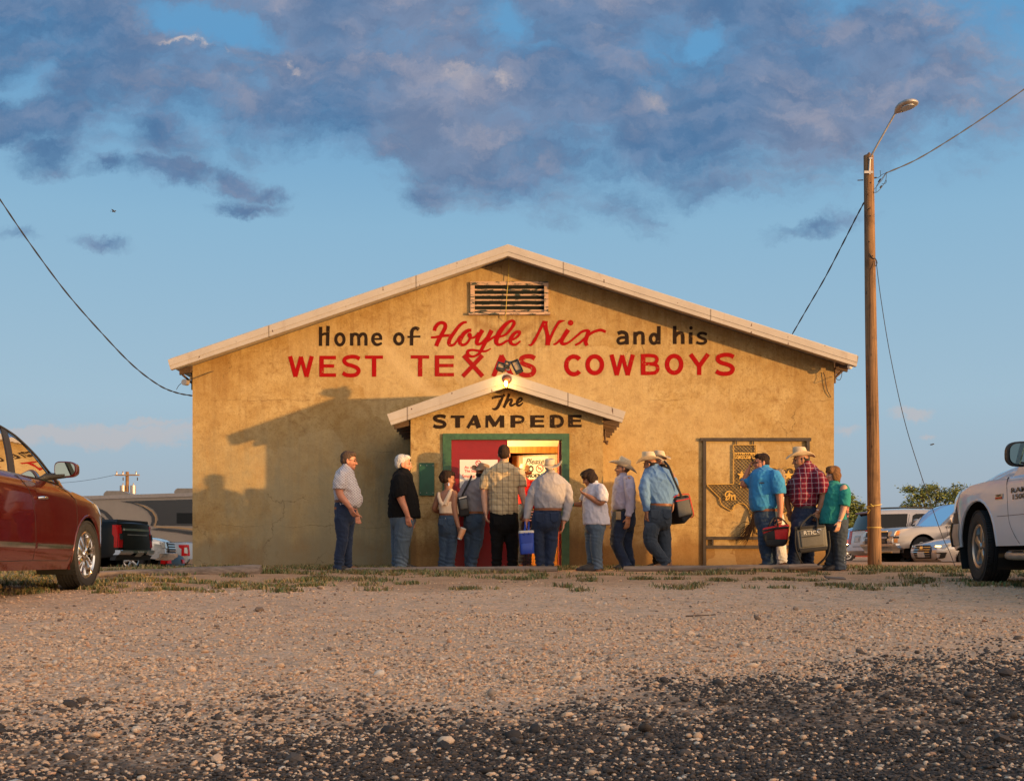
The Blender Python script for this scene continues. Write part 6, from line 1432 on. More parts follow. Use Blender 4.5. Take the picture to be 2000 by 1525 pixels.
    def nose(v, name, poly, m, off=.02, step=.06, th=.03, parent=None, rear=False, mirror=False, crown=.045):
        """panel on the front (or rear) face; poly in (s, h)"""
        def pos(s, h, o):
            w = v.half(0.0 if not rear else v.L, h) if not rear else v.half(v.L, h)
            q = min(1, abs(s) / max(w, .1)); e = crown * (1 - q * q)
            if not rear: 
                l = v.lf(h) - e - o; ex = max(0, abs(s) - w)
                return v.w3(l + ex * 1.0, s, h)
            l = v.lr(h) + e + o; ex = max(0, abs(s) - w); return v.w3(l - ex * 1.0, s, h)
        outs = []
        for mm in ((1, -1) if mirror else (1,)):
            pp = [(s * mm, h) for s, h in poly]; V3, T3 = sheet2d(pp, [], step); k = MB()
            k.add([pos(s, h, off) for s, h in V3], T3)
            pl_ = densify(pp, step); n = len(pl_)
            k.add([pos(s, h, off) for s, h in pl_] + [pos(s, h, off - th) for s, h in pl_], [(i, i + n, (i + 1) % n + n, (i + 1) % n) for i in range(n)])
            outs.append(k.build(name, m, parent or v.t, 40))
        return outs[0]
    def wheel(v, lc, sg, spokes=7, rimr=None, m='chrome', steer=0.0, style='split', inset=.0, cap='chrome'):
        wr, tw = v.wr, v.tw; ri = rimr or wr * .66
        A = v.Rt * sg
        if steer: A = Matrix.Rotation(R(steer), 3, 'Z') @ A
        Zc = Vector((0, 0, 1)); X = Zc.cross(A).normalized(); c = v.w3(lc, sg * (v.half(lc, .5) - tw / 2 - .015 - inset), wr)
        Mx = Matrix((X, Zc, A)).transposed().to_4x4(); Mx.translation = c
        k = MB(); hw = tw / 2
        prof = [(ri - .01, -hw * .8), (ri + .02, -hw * .95), (wr * .9, -hw * 1.0), (wr * .965, -hw * .88), (wr * .985, -hw * .78)]
        nn = 5
        for i in range(nn):      # circumferential grooves
            z0 = -hw * .74 + i * hw * 1.48 / nn; z1 = z0 + hw * 1.48 / nn
            prof += [(wr * .975, z0 + .002), (wr, z0 + .008), (wr, z1 - .006), (wr * .975, z1 - .001)]
        prof += [(wr * .985, hw * .78), (wr * .965, hw * .88), (wr * .9, hw * 1.0), (ri + .045, hw * .98), (ri + .02, hw * .95), (ri, hw * .84), (ri - .01, hw * .7)]
        k.lathe(prof, Mx, 56)
        for i in range(84):
            a = 2 * math.pi * i / 84
            for zz in (-.74, .74):
                p = Mx @ Vector((wr * .985 * math.cos(a), wr * .985 * math.sin(a), zz * hw)); ax = (Mx.to_3x3() @ Vector((math.cos(a), math.sin(a), 0))); tt = Mx.to_3x3() @ Vector((-math.sin(a), math.cos(a), 0)); az = Mx.to_3x3() @ Vector((0, 0, 1))
                k.box(p, (.020, .022, hw * .42), Matrix((ax, tt, az)).transposed())
        w = k.build('wheel', MT['rubber'], v.t, 30)
        r_ = MB(); r_.lathe([(ri - .012, hw * .68), (ri + .004, hw * .86), (ri - .006, hw * .90), (ri - .03, hw * .80), (ri - .034, hw * .4), (ri - .04, -hw * .6)], Mx, 48)
        f0 = hw * .62
        for i in range(spokes):
            a = 2 * math.pi * i / spokes + .2; ca, sa = math.cos(a), math.sin(a)
            def q(r, t, z): return Mx @ Vector((r * ca - t * sa, r * sa + t * ca, z))
            r0, r1 = ri * .16, ri * .93
            w0, w1 = (ri * .12, ri * .17) if style == 'split' else (ri * .15, ri * .27)
            rg = []
            for f, z in ((0, f0), (.35, f0 + .010), (.7, f0 + .004), (1, hw * .66)):
                r = r0 + (r1 - r0) * f; wd = w0 + (w1 - w0) * f; rg.append([q(r, -wd, z - .03), q(r, -wd * .75, z + .004), q(r, 0, z + .014), q(r, wd * .75, z + .004), q(r, wd, z - .03)])
            r_.rings(rg)
        r_.build('rim', MT[m], w, 35)
        h_ = MB(); h_.lathe([(0, f0 + .028), (ri * .13, f0 + .026), (ri * .19, f0 + .012), (ri * .2, f0 - .03)], Mx, 24)
        for i in range(5):
            a = 2 * math.pi * i / 5; h_.lathe([(0, f0 + .012), (.009, f0 + .010), (.010, f0 - .02)], Mx @ Matrix.Translation((ri * .27 * math.cos(a), ri * .27 * math.sin(a), 0)), 8)
        h_.build('hub_cap', MT[cap], w, 40)
        d = MB(); d.lathe([(0, -hw * .15), (ri - .04, -hw * .15)], Mx, 32); d.build('brake_disc', MT['dark'], w)
        return w
    def handle(v, l, h, sg, m='chrome', ln=.2):
        k = MB(); pts = [(l - ln / 2, h), (l - ln * .3, h + .006), (l, h + .008), (l + ln * .3, h + .006), (l + ln / 2, h)]
        k.tube([v.surf(a, b_, sg, o) for (a, b_), o in zip(pts, (.008, .034, .042, .034, .008))], [.013, .016, .017, .016, .013], 8); return k.build('door_handle', MT[m], v.t, 60)
    def mirror(v, l, h, sg, size, m, ang=8, stem=.1, glass='mirror', black=False):
        """wing mirror: shell, glass on the rearward face, stalk"""
        wd, ht, dp = size; base = v.surf(l, h - ht * .45, sg, 0, True); c = base + v.Rt * sg * (stem + wd / 2) + Vector((0, 0, ht * .45))
        Mr = Matrix((v.Rt * sg, v.F, Vector((0, 0, 1)))).transposed(); k = MB(); n = 28
        rg = []
        for f, sc_ in ((-.02, .90), (0, 1.0), (.35, 1.0), (.7, .86), (.92, .6), (1.0, .3)):
            rg.append([c + Mr @ Vector((wd / 2 * sc_ * math.copysign(abs(math.cos(a)) ** .6, math.cos(a)) * (1 if math.cos(a) > 0 else 1), f * dp, ht / 2 * sc_ * math.copysign(abs(math.sin(a)) ** .6, math.sin(a)) * (1 - .12 * math.cos(a)))) for a in [2 * math.pi * i / n for i in range(n)]])
        k.rings(rg); o = k.build('wing_mirror', m, v.t, 50)
        g = MB(); g.rings([[c + Mr @ Vector((wd / 2 * .84 * math.copysign(abs(math.cos(a)) ** .6, math.cos(a)), -.024 - e, ht / 2 * .84 * math.copysign(abs(math.sin(a)) ** .6, math.sin(a)) * (1 - .12 * math.cos(a)))) for a in [2 * math.pi * i / n for i in range(n)]] for e in (-.01, .002)]); g.build('mirror_glass', MT['mirror'], o)
        s_ = MB(); s_.tube([base - v.Rt * sg * .03, base + v.Rt * sg * stem * .6, c - Vector((0, 0, ht * .35))], [.04, .035, .03], 8); s_.build('mirror_stalk', MT['blackplastic'], o, 60)
        return o
MT['glass_light'] = glassy('windscreen glass', (.34, .46, .46), .03, 1.38)
MT['mirror'] = simple('mirror glass', (.20, .25, .24), .03, 1.0, .02)
MT['seat'] = simple('seat cloth', (.16, .14, .12), .9, 0, .1)
def seats(v, rows, hb=.35, ht=1.12, xs_=(-.42, .42)):
    for l in rows:
        for x in xs_:
            k = MB(); Mx = Matrix((v.F, v.Rt, Vector((0, 0, 1)))).transposed() @ Matrix.Rotation(R(-14), 3, 'Y')
            k.rbox(v.w3(l, x, ht - .22), (.16, .50, .66), .07, Mx); k.rbox(v.w3(l + .10, x, ht + .22), (.10, .26, .17), .045, Mx); k.rbox(v.w3(l - .25, x, ht - .52), (.5, .5, .18), .07); k.build('seat', MT['seat'], v.t, 60)

# --- dark red crossover, left edge of the picture, nose towards the hall
RED = paint('dark red metallic', (.070, .0035, .003), 0, .18, .3, .02)
gl_ = ground(-4.8, 12.55)
v = Veh('crossover_car', 'dark red crossover car with chrome wheels parked nearest at the left edge', 'car', (-5.67, 13.52, gl_), 90, 2.0, 5.1,
    [(.16, .80), (.30, .90), (.55, .96), (.9, 1.01), (1.3, 1.055), (1.62, 1.09), (2.0, 1.115), (2.6, 1.135), (3.2, 1.16), (4.2, 1.20), (4.8, 1.20), (5.0, 1.12)],
    [(.10, .24), (.03, .34), (.0, .50), (.03, .66), (.09, .75)], [(5.07, .95), (5.1, .7), (5.08, .5), (5.0, .26)], [.95, 3.97], .22, .372, .43, RED, fr=(1.0, .24), tumble=.21)
v.lower()
W1 = [(1.70, 1.125), (1.82, 1.21), (2.02, 1.36), (2.24, 1.49), (2.47, 1.565), (2.62, 1.15)]
W2 = [(2.76, 1.155), (2.60, 1.585), (2.9, 1.615), (3.35, 1.62), (3.55, 1.19)]
W3 = [(3.68, 1.20), (3.50, 1.615), (4.1, 1.58), (4.45, 1.42), (4.55, 1.25)]
ghx = [(1.30, 1.07), (1.62, 1.25), (1.95, 1.43), (2.3, 1.58), (2.7, 1.68), (3.2, 1.725), (3.8, 1.72), (4.3, 1.66), (4.7, 1.52), (4.95, 1.22)]
v.green(ghx, 1.10, 1.72, [W1, W2, W3], 3, 2)
v.patch('door_pillar', [(2.63, 1.15), (2.48, 1.575), (2.595, 1.59), (2.755, 1.155)], 1, MT['blackplastic'], .003, True)
v.patch('door_pillar', [(2.63, 1.15), (2.48, 1.575), (2.595, 1.59), (2.755, 1.155)], -1, MT['blackplastic'], .003, True)
for sg in (1, -1):
    v.line('window_trim', [(1.60, 1.10), (2.0, 1.127), (2.6, 1.143), (3.2, 1.165), (4.2, 1.21), (4.6, 1.235)], sg, MT['chrome'], .012, -.012)
    v.line('window_trim', [(1.62, 1.12), (1.80, 1.225), (2.0, 1.375), (2.23, 1.51), (2.47, 1.585), (2.9, 1.635), (3.5, 1.64), (4.1, 1.60), (4.48, 1.43), (4.6, 1.25)], sg, MT['blackplastic'], .012, .004, True)
    gap = MT['dark']
    v.line('door_gap', [(1.66, 1.08), (1.36, .98), (1.30, .85), (1.30, .65), (1.36, .45), (1.48, .31)], sg, gap, .0045, -.002)
    v.line('door_gap', [(2.69, 1.13), (2.50, 1.0), (2.40, .85), (2.36, .6), (2.36, .32)], sg, gap, .0045, -.002)
    v.line('door_gap', [(1.48, .31), (2.36, .315), (3.3, .32), (3.5, .42), (3.62, .9), (3.66, 1.17)], sg, gap, .0045, -.002)
    v.patch('side_moulding', [(1.42, .455), (1.42, .475), (2.33, .485), (2.33, .435), (1.5, .435)], sg, MT['chrome'], .012); v.patch('side_moulding', [(2.39, .435), (2.39, .487), (3.2, .495), (3.2, .445)], sg, MT['chrome'], .012)
    v.handle(2.22, .93, sg); v.handle(3.38, .96, sg)
    v.mirror(1.86, 1.245, sg, (.24, .165, .15), RED, stem=.07)
    v.patch('headlight', [(.42, .80), (.22, .72), (.14, .74), (.14, .84), (.3, .90), (.75, .95), (.7, .90)], sg, MT['clearlamp'], .004)
    v.patch('tail_light', [(4.62, .95), (4.99, .85), (5.02, 1.1), (4.7, 1.16)], sg, MT['redlamp'], .004)
    v.line('roof_rail', [(2.6, 1.71), (3.0, 1.76), (3.6, 1.77), (4.2, 1.72), (4.45, 1.66)], sg, MT['chrome'], .014, -.16, True)
    for lc in v.wheels: v.wheel(lc, sg, 9, .255)
v.nose('grille', [(-.42, .42), (.42, .42), (.52, .72), (-.52, .72)], MT['chrome'], .02); v.nose('number_plate', [(-.16, .5), (.16, .5), (.16, .62), (-.16, .62)], MT['plate'], .04, rear=True)
seats(v, (2.65, 3.55)); SUV = v
k = MB(); k.tube([v.w3(1.75, -.4, .98) + v.F * 0 + v.Rt * (.17 * math.cos(a)) + Vector((0, 0, .17 * math.sin(a))) + v.F * (-.07 * math.sin(a)) for a in np.linspace(0, 2 * math.pi, 20)], .014, 6); k.build('steering_wheel', MT['blackplastic'], v.t, 60)

# --- white pickup, right edge, nose towards the hall
WHT = paint('white truck paint', (.60, .62, .655), 0, .3, 0, .16)
gl_ = ground(5.3, 12.7)
v = Veh('pickup_truck', 'white pickup truck with lettered door and five spoke wheels, nearest at the right edge', 'pickup truck', (6.18, 13.75, gl_), 90, 2.02, 5.85,
    [(.26, 1.02), (.40, 1.06), (.75, 1.095), (1.3, 1.12), (1.9, 1.125), (2.2, 1.13), (3.0, 1.14), (3.9, 1.15), (3.95, 1.24), (4.6, 1.26), (5.7, 1.28)],
    [(.22, .36), (.10, .40), (.06, .56), (.12, .68), (.2, .80), (.22, .95)], [(5.82, 1.2), (5.85, .8), (5.85, .56), (5.7, .50)], [1.07, 4.65], .40, .40, .52, WHT, fr=(.95, .16), rr=(.3, .06), tumble=.16, belt_in=.05, tw=.28)
v.lower()
v.green([(1.75, 1.13), (2.1, 1.42), (2.45, 1.70), (2.62, 1.81), (3.0, 1.86), (3.5, 1.85), (3.75, 1.80), (3.92, 1.20)], 1.14, 1.86, [[(2.12, 1.20), (2.30, 1.45), (2.55, 1.72), (2.85, 1.745), (2.92, 1.19)], [(3.02, 1.19), (2.97, 1.745), (3.5, 1.74), (3.66, 1.60), (3.72, 1.22)]], 3, 1)
k = MB(); hood = []      # raised bonnet
for l, h0, hw in ((.24, 1.04, .60), (.35, 1.12, .66), (.6, 1.19, .70), (1.0, 1.245, .73), (1.5, 1.285, .75), (2.0, 1.31, .76)):
    hood.append([v.w3(l, s_ * hw * q, h0 - dh) for s_, q, dh in ((-1, 1.1, .16), (-1, 1.03, .05), (-1, .95, .012), (-1, .5, 0), (0, 0, .008), (1, .5, 0), (1, .95, .012), (1, 1.03, .05), (1, 1.1, .16))])
k.rings(hood, True); k.build('bonnet', WHT, v.t, 40)
for sg in (1, -1):
    gap = MT['dark']; v.line('bonnet_gap', [(.45, 1.065), (.8, 1.098), (1.3, 1.122), (1.8, 1.124)], sg, gap, .004, -.055)
    v.line('door_gap', [(1.78, 1.12), (1.84, 1.0), (1.87, .85), (1.92, .65), (2.03, .52), (2.14, .42)], sg, gap, .0045, -.002); v.line('door_gap', [(2.97, 1.14), (2.98, .8), (2.98, .44)], sg, gap, .0045, -.002); v.line('door_gap', [(3.9, 1.15), (3.9, .8), (3.85, .5)], sg, gap, .0045, -.002)
    v.line('body_crease', [(1.62, .715), (1.9, .715), (2.8, .72), (3.9, .72)], sg, MT['steel'], .003, -.001)
    v.patch('headlight', [(.30, .80), (.24, .86), (.235, 1.0), (.33, 1.045), (.50, 1.05), (.47, .93)], sg, MT['clearlamp'], .004)
    v.patch('wheel_flare', [(.20, .80), (.36, .80), (.42, .90), (.50, .74), (.54, .66), (.12, .66)], sg, MT['steel'], .003)
    v.patch('tail_light', [(5.6, .85), (5.82, .85), (5.82, 1.2), (5.6, 1.2)], sg, MT['redlamp'], .004)
    v.handle(2.78, .98, sg, 'chrome', .2); v.handle(3.72, .98, sg, 'chrome', .2)
    v.mirror(2.41, 1.31, sg, (.25, .25, .14), MT['blackplastic'], stem=.07)
    k = MB(); k.tube([v.surf(1.72, .30, sg, -.1), v.surf(1.80, .30, sg, -.015), v.surf(1.95, .30, sg, .0), v.surf(3.75, .30, sg, .0), v.surf(3.9, .3, sg, -.05)], [.03, .045, .048, .048, .04], 12); k.build('running_board', MT['galv'], v.t, 60)
    k = MB(); k.box(v.surf(2.7, .35, sg, -.02), (.13, 1.5, .012)); k.build('step_pad', MT['blackplastic'], v.t)
    for i, lc in enumerate(v.wheels): v.wheel(lc, sg, 5, .245, 'alloy', -7 if i == 0 else 0, 'wide', cap='alloy')
v.nose('grille', [(-.62, .72), (.62, .72), (.66, 1.0), (-.66, 1.0)], MT['blackplastic'], .03); v.nose('bumper', [(-.93, .40), (.93, .40), (.95, .67), (-.95, .67)], MT['chrome'], .03); v.nose('bumper', [(-.95, .56), (.95, .56), (.95, .72), (-.95, .72)], MT['chrome'], .04, rear=True); v.nose('number_plate', [(-.16, .58), (.16, .58), (.16, .68), (-.16, .68)], MT['plate'], .06, rear=True)
for sg in (1, -1):
    k = MB(); k.rings([[v.surf(l, h, sg, o) for l, h, o in ((l0, .40, -.03), (l0, .42, .012), (l0, .54, .022), (l0, .665, .012), (l0, .68, -.03))] for l0 in (.10, .2, .32, .46, .56)]); k.build('bumper_corner', MT['galv'], v.t, 40)
def side_text(v, s, l, h, size, m, name, sg=-1, wx=1.0, bold=.0, shear=0):
    p = v.surf(l, h, sg, .008); x = -v.F if sg < 0 else v.F
    if sg < 0: x = -v.F
    Mx = Matrix((x, Vector((0, 0, 1)), x.cross(Vector((0, 0, 1))))).transposed().to_4x4(); Mx.translation = p
    return text(s, size, Mx, m, name, v.t, shear, bold, wx)
side_text(v, 'RAM', 2.14, .968, .072, MT['steel'], 'badge_lettering', -1, 2.6, .0015); side_text(v, '1500', 2.14, .900, .072, MT['steel'], 'badge_lettering', -1, 2.3, .0015)
v.patch('badge', [(1.58, .895), (1.76, .895), (1.76, .95), (1.58, .95)], -1, MT['galv'], .008); v.patch('badge', [(1.59, .90), (1.75, .90), (1.75, .918), (1.59, .918)], -1, MT['redlamp'], .012); side_text(v, 'HEMI', 1.67, .934, .03, MT['blackink'], 'badge_lettering', -1, 1.6, .001).location.x -= .005
seats(v, (2.95, 3.6)); TRUCK = v

# --- pickups and cars beyond the hall
def pickup(label, O, hd, paintm, cabl=(1.7, 3.75), hood=1.08, **kw):
    v = Veh('pickup_truck', label, 'pickup truck', O, hd, 2.0, 5.8,
        [(.12, .98), (.30, 1.04), (.8, hood), (1.7, hood + .05), (2.2, 1.14), (3.7, 1.14), (3.78, 1.26), (4.6, 1.28), (5.7, 1.30)],
        [(.15, .42), (.02, .50), (.0, .7), (.05, .9)], [(5.76, 1.26), (5.8, .9), (5.8, .6), (5.7, .52)], [1.0, 4.6], .45, .40, .50, paintm, fr=(.8, .15), rr=(.3, .05), tumble=.16, tw=.27)
    v.lower(step=.11)
    v.green([(1.65, 1.14), (2.0, 1.42), (2.35, 1.70), (2.55, 1.80), (3.0, 1.85), (3.4, 1.83), (3.6, 1.78), (3.78, 1.2)], 1.14, 1.85, [[(2.05, 1.2), (2.45, 1.68), (2.75, 1.72), (2.8, 1.2)], [(2.9, 1.2), (2.86, 1.72), (3.35, 1.72), (3.58, 1.22)]], 3, 1, glass='glass_dark')
    for sg in (1, -1):
        v.line('door_gap', [(1.82, 1.12), (1.86, .8), (2.0, .5)], sg, MT['dark'], .006); v.line('door_gap', [(2.85, 1.14), (2.86, .5)], sg, MT['dark'], .006); v.line('door_gap', [(3.74, 1.2), (3.72, .5)], sg, MT['dark'], .008)
        v.handle(2.68, 1.0, sg); v.handle(3.5, 1.0, sg); v.mirror(2.1, 1.32, sg, (.22, .22, .12), paintm, stem=.06)
        for lc in v.wheels: v.wheel(lc, sg, 6, .24, 'alloy', 0, 'wide')
    return v
BLKP = paint('black truck paint', (.006, .006, .006), 0, .3, 0, .03, .08, .2)
zL = lambda x, y: ground(x, y)
# black pickup: tail towards us, nose away to the left
hdg = 176.0; Y0 = 26.0; rc = P(264, 1040, Y0); Fv = Vector((math.cos(R(hdg)), math.sin(R(hdg)), 0)); O = Vector((rc.x, rc.y, 0)) + Fv * 5.8; O.z = HC - (1085 - 1018) / F * 0 + (1085 - 1020) / F * Y0 - 1.30
v = pickup('black pickup truck showing its tailgate left of the hall', tuple(O), hdg, BLKP)
v.nose('tailgate', [(-.76, .70), (.76, .70), (.76, 1.22), (-.76, 1.22)], BLKP, .03, rear=True)
v.nose('tailgate_trim', [(-.70, 1.10), (.70, 1.10), (.70, 1.15), (-.70, 1.15)], MT['chrome'], .05, rear=True); v.nose('tailgate_trim', [(-.55, 1.00), (.55, 1.00), (.55, 1.02), (-.55, 1.02)], MT['galv'], .05, rear=True)
v.nose('bumper', [(-.98, .44), (.98, .44), (.98, .55), (-.98, .55)], MT['blackplastic'], .09, rear=True, th=.12); v.nose('bumper_face', [(-.98, .56), (-.45, .56), (-.40, .60), (.40, .60), (.45, .56), (.98, .56), (.98, .665), (-.98, .665)], MT['chrome'], .10, rear=True, th=.12)
v.nose('number_plate', [(-.16, .52), (.16, .52), (.16, .64), (-.16, .64)], MT['plate'], .115, rear=True)
for sg in (1, -1):
    v.patch('tail_light', [(5.72, .72), (5.79, .72), (5.79, 1.22), (5.68, 1.22), (5.68, 1.02), (5.72, .96)], sg, MT['redlamp'], .006)
    v.nose('tail_light', [(sg * .79, .72), (sg * .95, .72), (sg * .95, 1.22), (sg * .79, 1.22)], MT['redlamp'], .03, rear=True)
    v.nose('reversing_light', [(sg * .80, .90), (sg * .92, .90), (sg * .92, 1.03), (sg * .80, 1.03)], MT['blackplastic'], .045, rear=True)
    side_text(v, '4X4', 5.2, 1.08, .13, MT['galv'], 'badge_lettering', sg, 1.5, .004)
    v.patch('side_step', [(1.6, .38), (3.8, .38), (3.8, .44), (1.6, .44)], sg, MT['galv'], .02)
Rb = Matrix((v.Rt, Vector((0, 0, 1)), -v.F)).transposed().to_4x4(); Rb.translation = v.w3(5.8 + .085, -.1, .90)
k = MB(); k.add([v.w3(l, s, h) for l in (3.8, 5.75) for s, h in ((-.9, 1.28), (-.85, 1.345), (.85, 1.345), (.9, 1.28))], [(0, 1, 2, 3), (7, 6, 5, 4), (0, 4, 5, 1), (1, 5, 6, 2), (2, 6, 7, 3)]); k.build('bed_cover', MT['blackplastic'], v.t, 30)
# white front of a pickup behind it, nose to the right
SILV = paint('white front paint', (.50, .50, .50), 0, .25, .2, .1)
Y0 = 36.0; nc = P(333, 1080, Y0); hdg = 6.0
v = pickup('white pickup truck with chrome grille, nose poking out behind the black pickup', (nc.x, nc.y, HC + (1085 - 1050) / F * Y0 - 1.10), hdg, SILV, hood=1.10)
v.nose('grille', [(-.55, .62), (.55, .62), (.62, .96), (-.62, .96)], MT['blackplastic'], .04)
for i in range(4): v.nose('grille_bar', [(-.57, .68 + i * .08), (.57, .68 + i * .08), (.57, .70 + i * .08), (-.57, .70 + i * .08)], MT['chrome'], .06, th=.02)
v.nose('bumper', [(-.95, .40), (.95, .40), (.97, .60), (-.97, .60)], MT['chrome'], .10, th=.12)
for sg in (1, -1): v.nose('headlight', [(sg * .64, .76), (sg * .92, .78), (sg * .92, .96), (sg * .64, .96)], MT['clearlamp'], .03); v.patch('headlight', [(.08, .78), (.40, .84), (.40, .96), (.10, .98)], sg, MT['clearlamp'], .006)
# silver pickup against the hall corner: tail to the right
SIL2 = paint('silver truck paint', (.44, .41, .38), 0, .28, .3, .12)
Y0 = 44.0; rc = P(380, 1080, Y0); hdg = 177.0; Fv = Vector((math.cos(R(hdg)), math.sin(R(hdg)), 0)); O = Vector((rc.x, rc.y, 0)) + Fv * 5.75; O.z = HC + (1085 - 1060) / F * Y0 - 1.30
v = pickup('silver pickup truck with red tail light, partly behind the left hall corner', tuple(O), hdg, SIL2)
for sg in (1, -1):
    v.patch('tail_light', [(5.58, .80), (5.79, .80), (5.79, .89), (5.68, .91), (5.68, 1.11), (5.79, 1.13), (5.79, 1.22), (5.46, 1.22), (5.48, 1.12), (5.58, 1.06)], sg, MT['redlamp'], .008, step=.04)
    side_text(v, 'FX4', 4.85, 1.12, .13, MT['redink'], 'badge_lettering', sg, 1.7, .004); v.nose('tail_light', [(sg * .80, .80), (sg * .95, .80), (sg * .95, .90), (sg * .86, .92), (sg * .86, 1.10), (sg * .95, 1.12), (sg * .95, 1.22), (sg * .80, 1.22)], MT['redlamp'], .03, rear=True)
v.nose('bumper', [(-.95, .50), (.95, .50), (.95, .68), (-.95, .68)], MT['chrome'], .08, rear=True)
# black sedan tail between them
def sedan(label, O, hd, paintm, name='sedan_car'):
    v = Veh(name, label, 'car', O, hd, 1.82, 4.6, [(.10, .66), (.25, .72), (.6, .80), (1.1, .88), (1.6, .93), (2.4, .95), (3.4, .98), (4.0, 1.0), (4.4, 1.0), (4.5, .96)], [(.16, .20), (.04, .30), (.0, .45), (.04, .60)], [(4.57, .85), (4.6, .6), (4.55, .3), (4.45, .24)], [.9, 3.6], .2, .32, .37, paintm, fr=(.9, .26), rr=(.6, .2), tumble=.2, tw=.21)
    v.lower(step=.10)
    v.green([(1.25, .90), (1.6, 1.10), (1.95, 1.28), (2.25, 1.38), (2.6, 1.43), (3.0, 1.42), (3.4, 1.34), (3.8, 1.18), (4.15, 1.01)], .95, 1.43, [[(1.75, 1.0), (2.2, 1.30), (2.55, 1.35), (2.6, 1.0)], [(2.7, 1.0), (2.66, 1.35), (3.05, 1.34), (3.45, 1.2), (3.6, 1.03)]], 3, 2, glass='glass_dark')
    for sg in (1, -1):
        v.line('door_gap', [(1.5, .92), (1.5, .6), (1.62, .3)], sg, MT['dark'], .006); v.line('door_gap', [(2.66, .95), (2.66, .3)], sg, MT['dark'], .006); v.handle(2.5, .80, sg); v.handle(3.45, .82, sg); v.mirror(1.85, 1.05, sg, (.2, .13, .1), paintm, stem=.05)
        for lc in v.wheels: v.wheel(lc, sg, 8, .21, 'alloy')
    return v
Y0 = 39.0; rc = P(344, 1090, Y0); hdg = 172.0; Fv = Vector((math.cos(R(hdg)), math.sin(R(hdg)), 0)); O = Vector((rc.x, rc.y, 0)) + Fv * 4.6; O.z = HC + (1085 - 1085) / F * Y0 - .98
v = sedan('black car whose tail shows beside the white pickup nose', tuple(O), hdg, BLKP)
for sg in (1, -1): v.patch('tail_light', [(4.2, .74), (4.56, .70), (4.56, .82), (4.3, .90)], sg, MT['redlamp'], .006); v.nose('tail_light', [(sg * .45, .72), (sg * .72, .72), (sg * .72, .84), (sg * .45, .86)], MT['redlamp'], .03, rear=True)
v.nose('number_plate', [(-.16, .5), (.16, .5), (.16, .64), (-.16, .64)], MT['plate'], .03, rear=True)

# right side: big wagon, old pickup, silver sedan, red car
PEARL = paint('pearl white paint', (.60, .50, .43), 0, .28, .1, .12)
Y0 = 38.5; hdg = 4.0
def wagon(label, O, hd, paintm):
    v = Veh('estate_car', label, 'large estate car', O, hd, 2.0, 5.15, [(.10, .96), (.3, 1.03), (.8, 1.08), (1.5, 1.14), (2.2, 1.17), (3.5, 1.19), (4.7, 1.2), (5.05, 1.2)], [(.12, .36), (.02, .45), (.0, .65), (.05, .88)], [(5.1, 1.1), (5.15, .8), (5.15, .5), (5.02, .38)], [1.0, 3.95], .36, .39, .46, paintm, fr=(.8, .18), rr=(.3, .08), tumble=.17, tw=.26)
    v.lower(step=.10)
    v.green([(1.5, 1.15), (1.85, 1.42), (2.2, 1.68), (2.45, 1.82), (2.9, 1.88), (3.7, 1.89), (4.6, 1.86), (4.86, 1.80), (4.98, 1.5), (5.08, 1.2)], 1.18, 1.89, [[(1.95, 1.24), (2.3, 1.64), (2.6, 1.74), (2.85, 1.74), (2.87, 1.24)], [(2.98, 1.24), (2.97, 1.74), (3.5, 1.74), (3.62, 1.68), (3.72, 1.24)], [(3.88, 1.26), (3.78, 1.74), (4.72, 1.72), (4.86, 1.26)]], 3, 2, glass='glass_dark')
    for sg in (1, -1):
        v.line('door_gap', [(1.75, 1.15), (1.8, .8), (1.9, .42)], sg, MT['dark'], .006); v.line('door_gap', [(2.92, 1.2), (2.92, .42)], sg, MT['dark'], .006); v.line('door_gap', [(3.72, 1.72), (3.86, 1.25)], sg, MT['dark'], .006, 0, True); v.line('door_gap', [(3.86, 1.2), (3.7, .9), (3.5, .7)], sg, MT['dark'], .006)
        v.line('roof_rail', [(2.5, 1.84), (2.6, 1.93), (3.6, 1.955), (4.6, 1.93), (4.7, 1.86)], sg, MT['blackplastic'], .022, -.12, True)
        v.handle(2.75, 1.04, sg); v.handle(3.62, 1.04, sg); v.mirror(2.0, 1.34, sg, (.2, .2, .12), paintm)
        v.patch('tail_light', [(4.93, .74), (5.14, .74), (5.12, 1.2), (4.93, 1.2)], sg, MT['redlamp'], .008)
        v.nose('tail_light', [(sg * .60, .74), (sg * .93, .74), (sg * .93, 1.19), (sg * .60, 1.19)], MT['redlamp'], .03, rear=True)
        v.patch('side_step', [(1.5, .30), (3.4, .30), (3.4, .35), (1.5, .35)], sg, MT['galv'], .01)
        for lc in v.wheels: v.wheel(lc, sg, 6, .24, 'alloy', 0, 'wide')
    v.nose('tailgate', [(-.58, .62), (.58, .62), (.58, 1.17), (-.58, 1.17)], paintm, .02, rear=True)
    v.nose('plate_recess', [(-.26, .80), (.26, .80), (.26, 1.02), (-.26, 1.02)], MT['galv'], .03, rear=True); v.nose('number_plate', [(-.16, .82), (.16, .82), (.16, .97), (-.16, .97)], MT['plate'], .045, rear=True)
    v.nose('bumper', [(-.95, .42), (.95, .42), (.95, .64), (-.95, .64)], paintm, .06, rear=True, th=.08); v.nose('spoiler', [(-.3, .64), (.3, .64), (.3, .66), (-.3, .66)], MT['dark'], .05, rear=True)
    k = MB(); k.add([v.w3(l, s, h) for l, h in ((4.80, 1.85), (5.02, 1.80), (5.02, 1.76), (4.86, 1.77)) for s in (-.66, .66)], [(0, 1, 3, 2), (2, 3, 5, 4), (4, 5, 7, 6), (6, 7, 1, 0), (0, 2, 4, 6), (1, 7, 5, 3)]); k.build('rear_spoiler', simple('spoiler paint', (.2, .07, .05), .4), v.t)
    return v
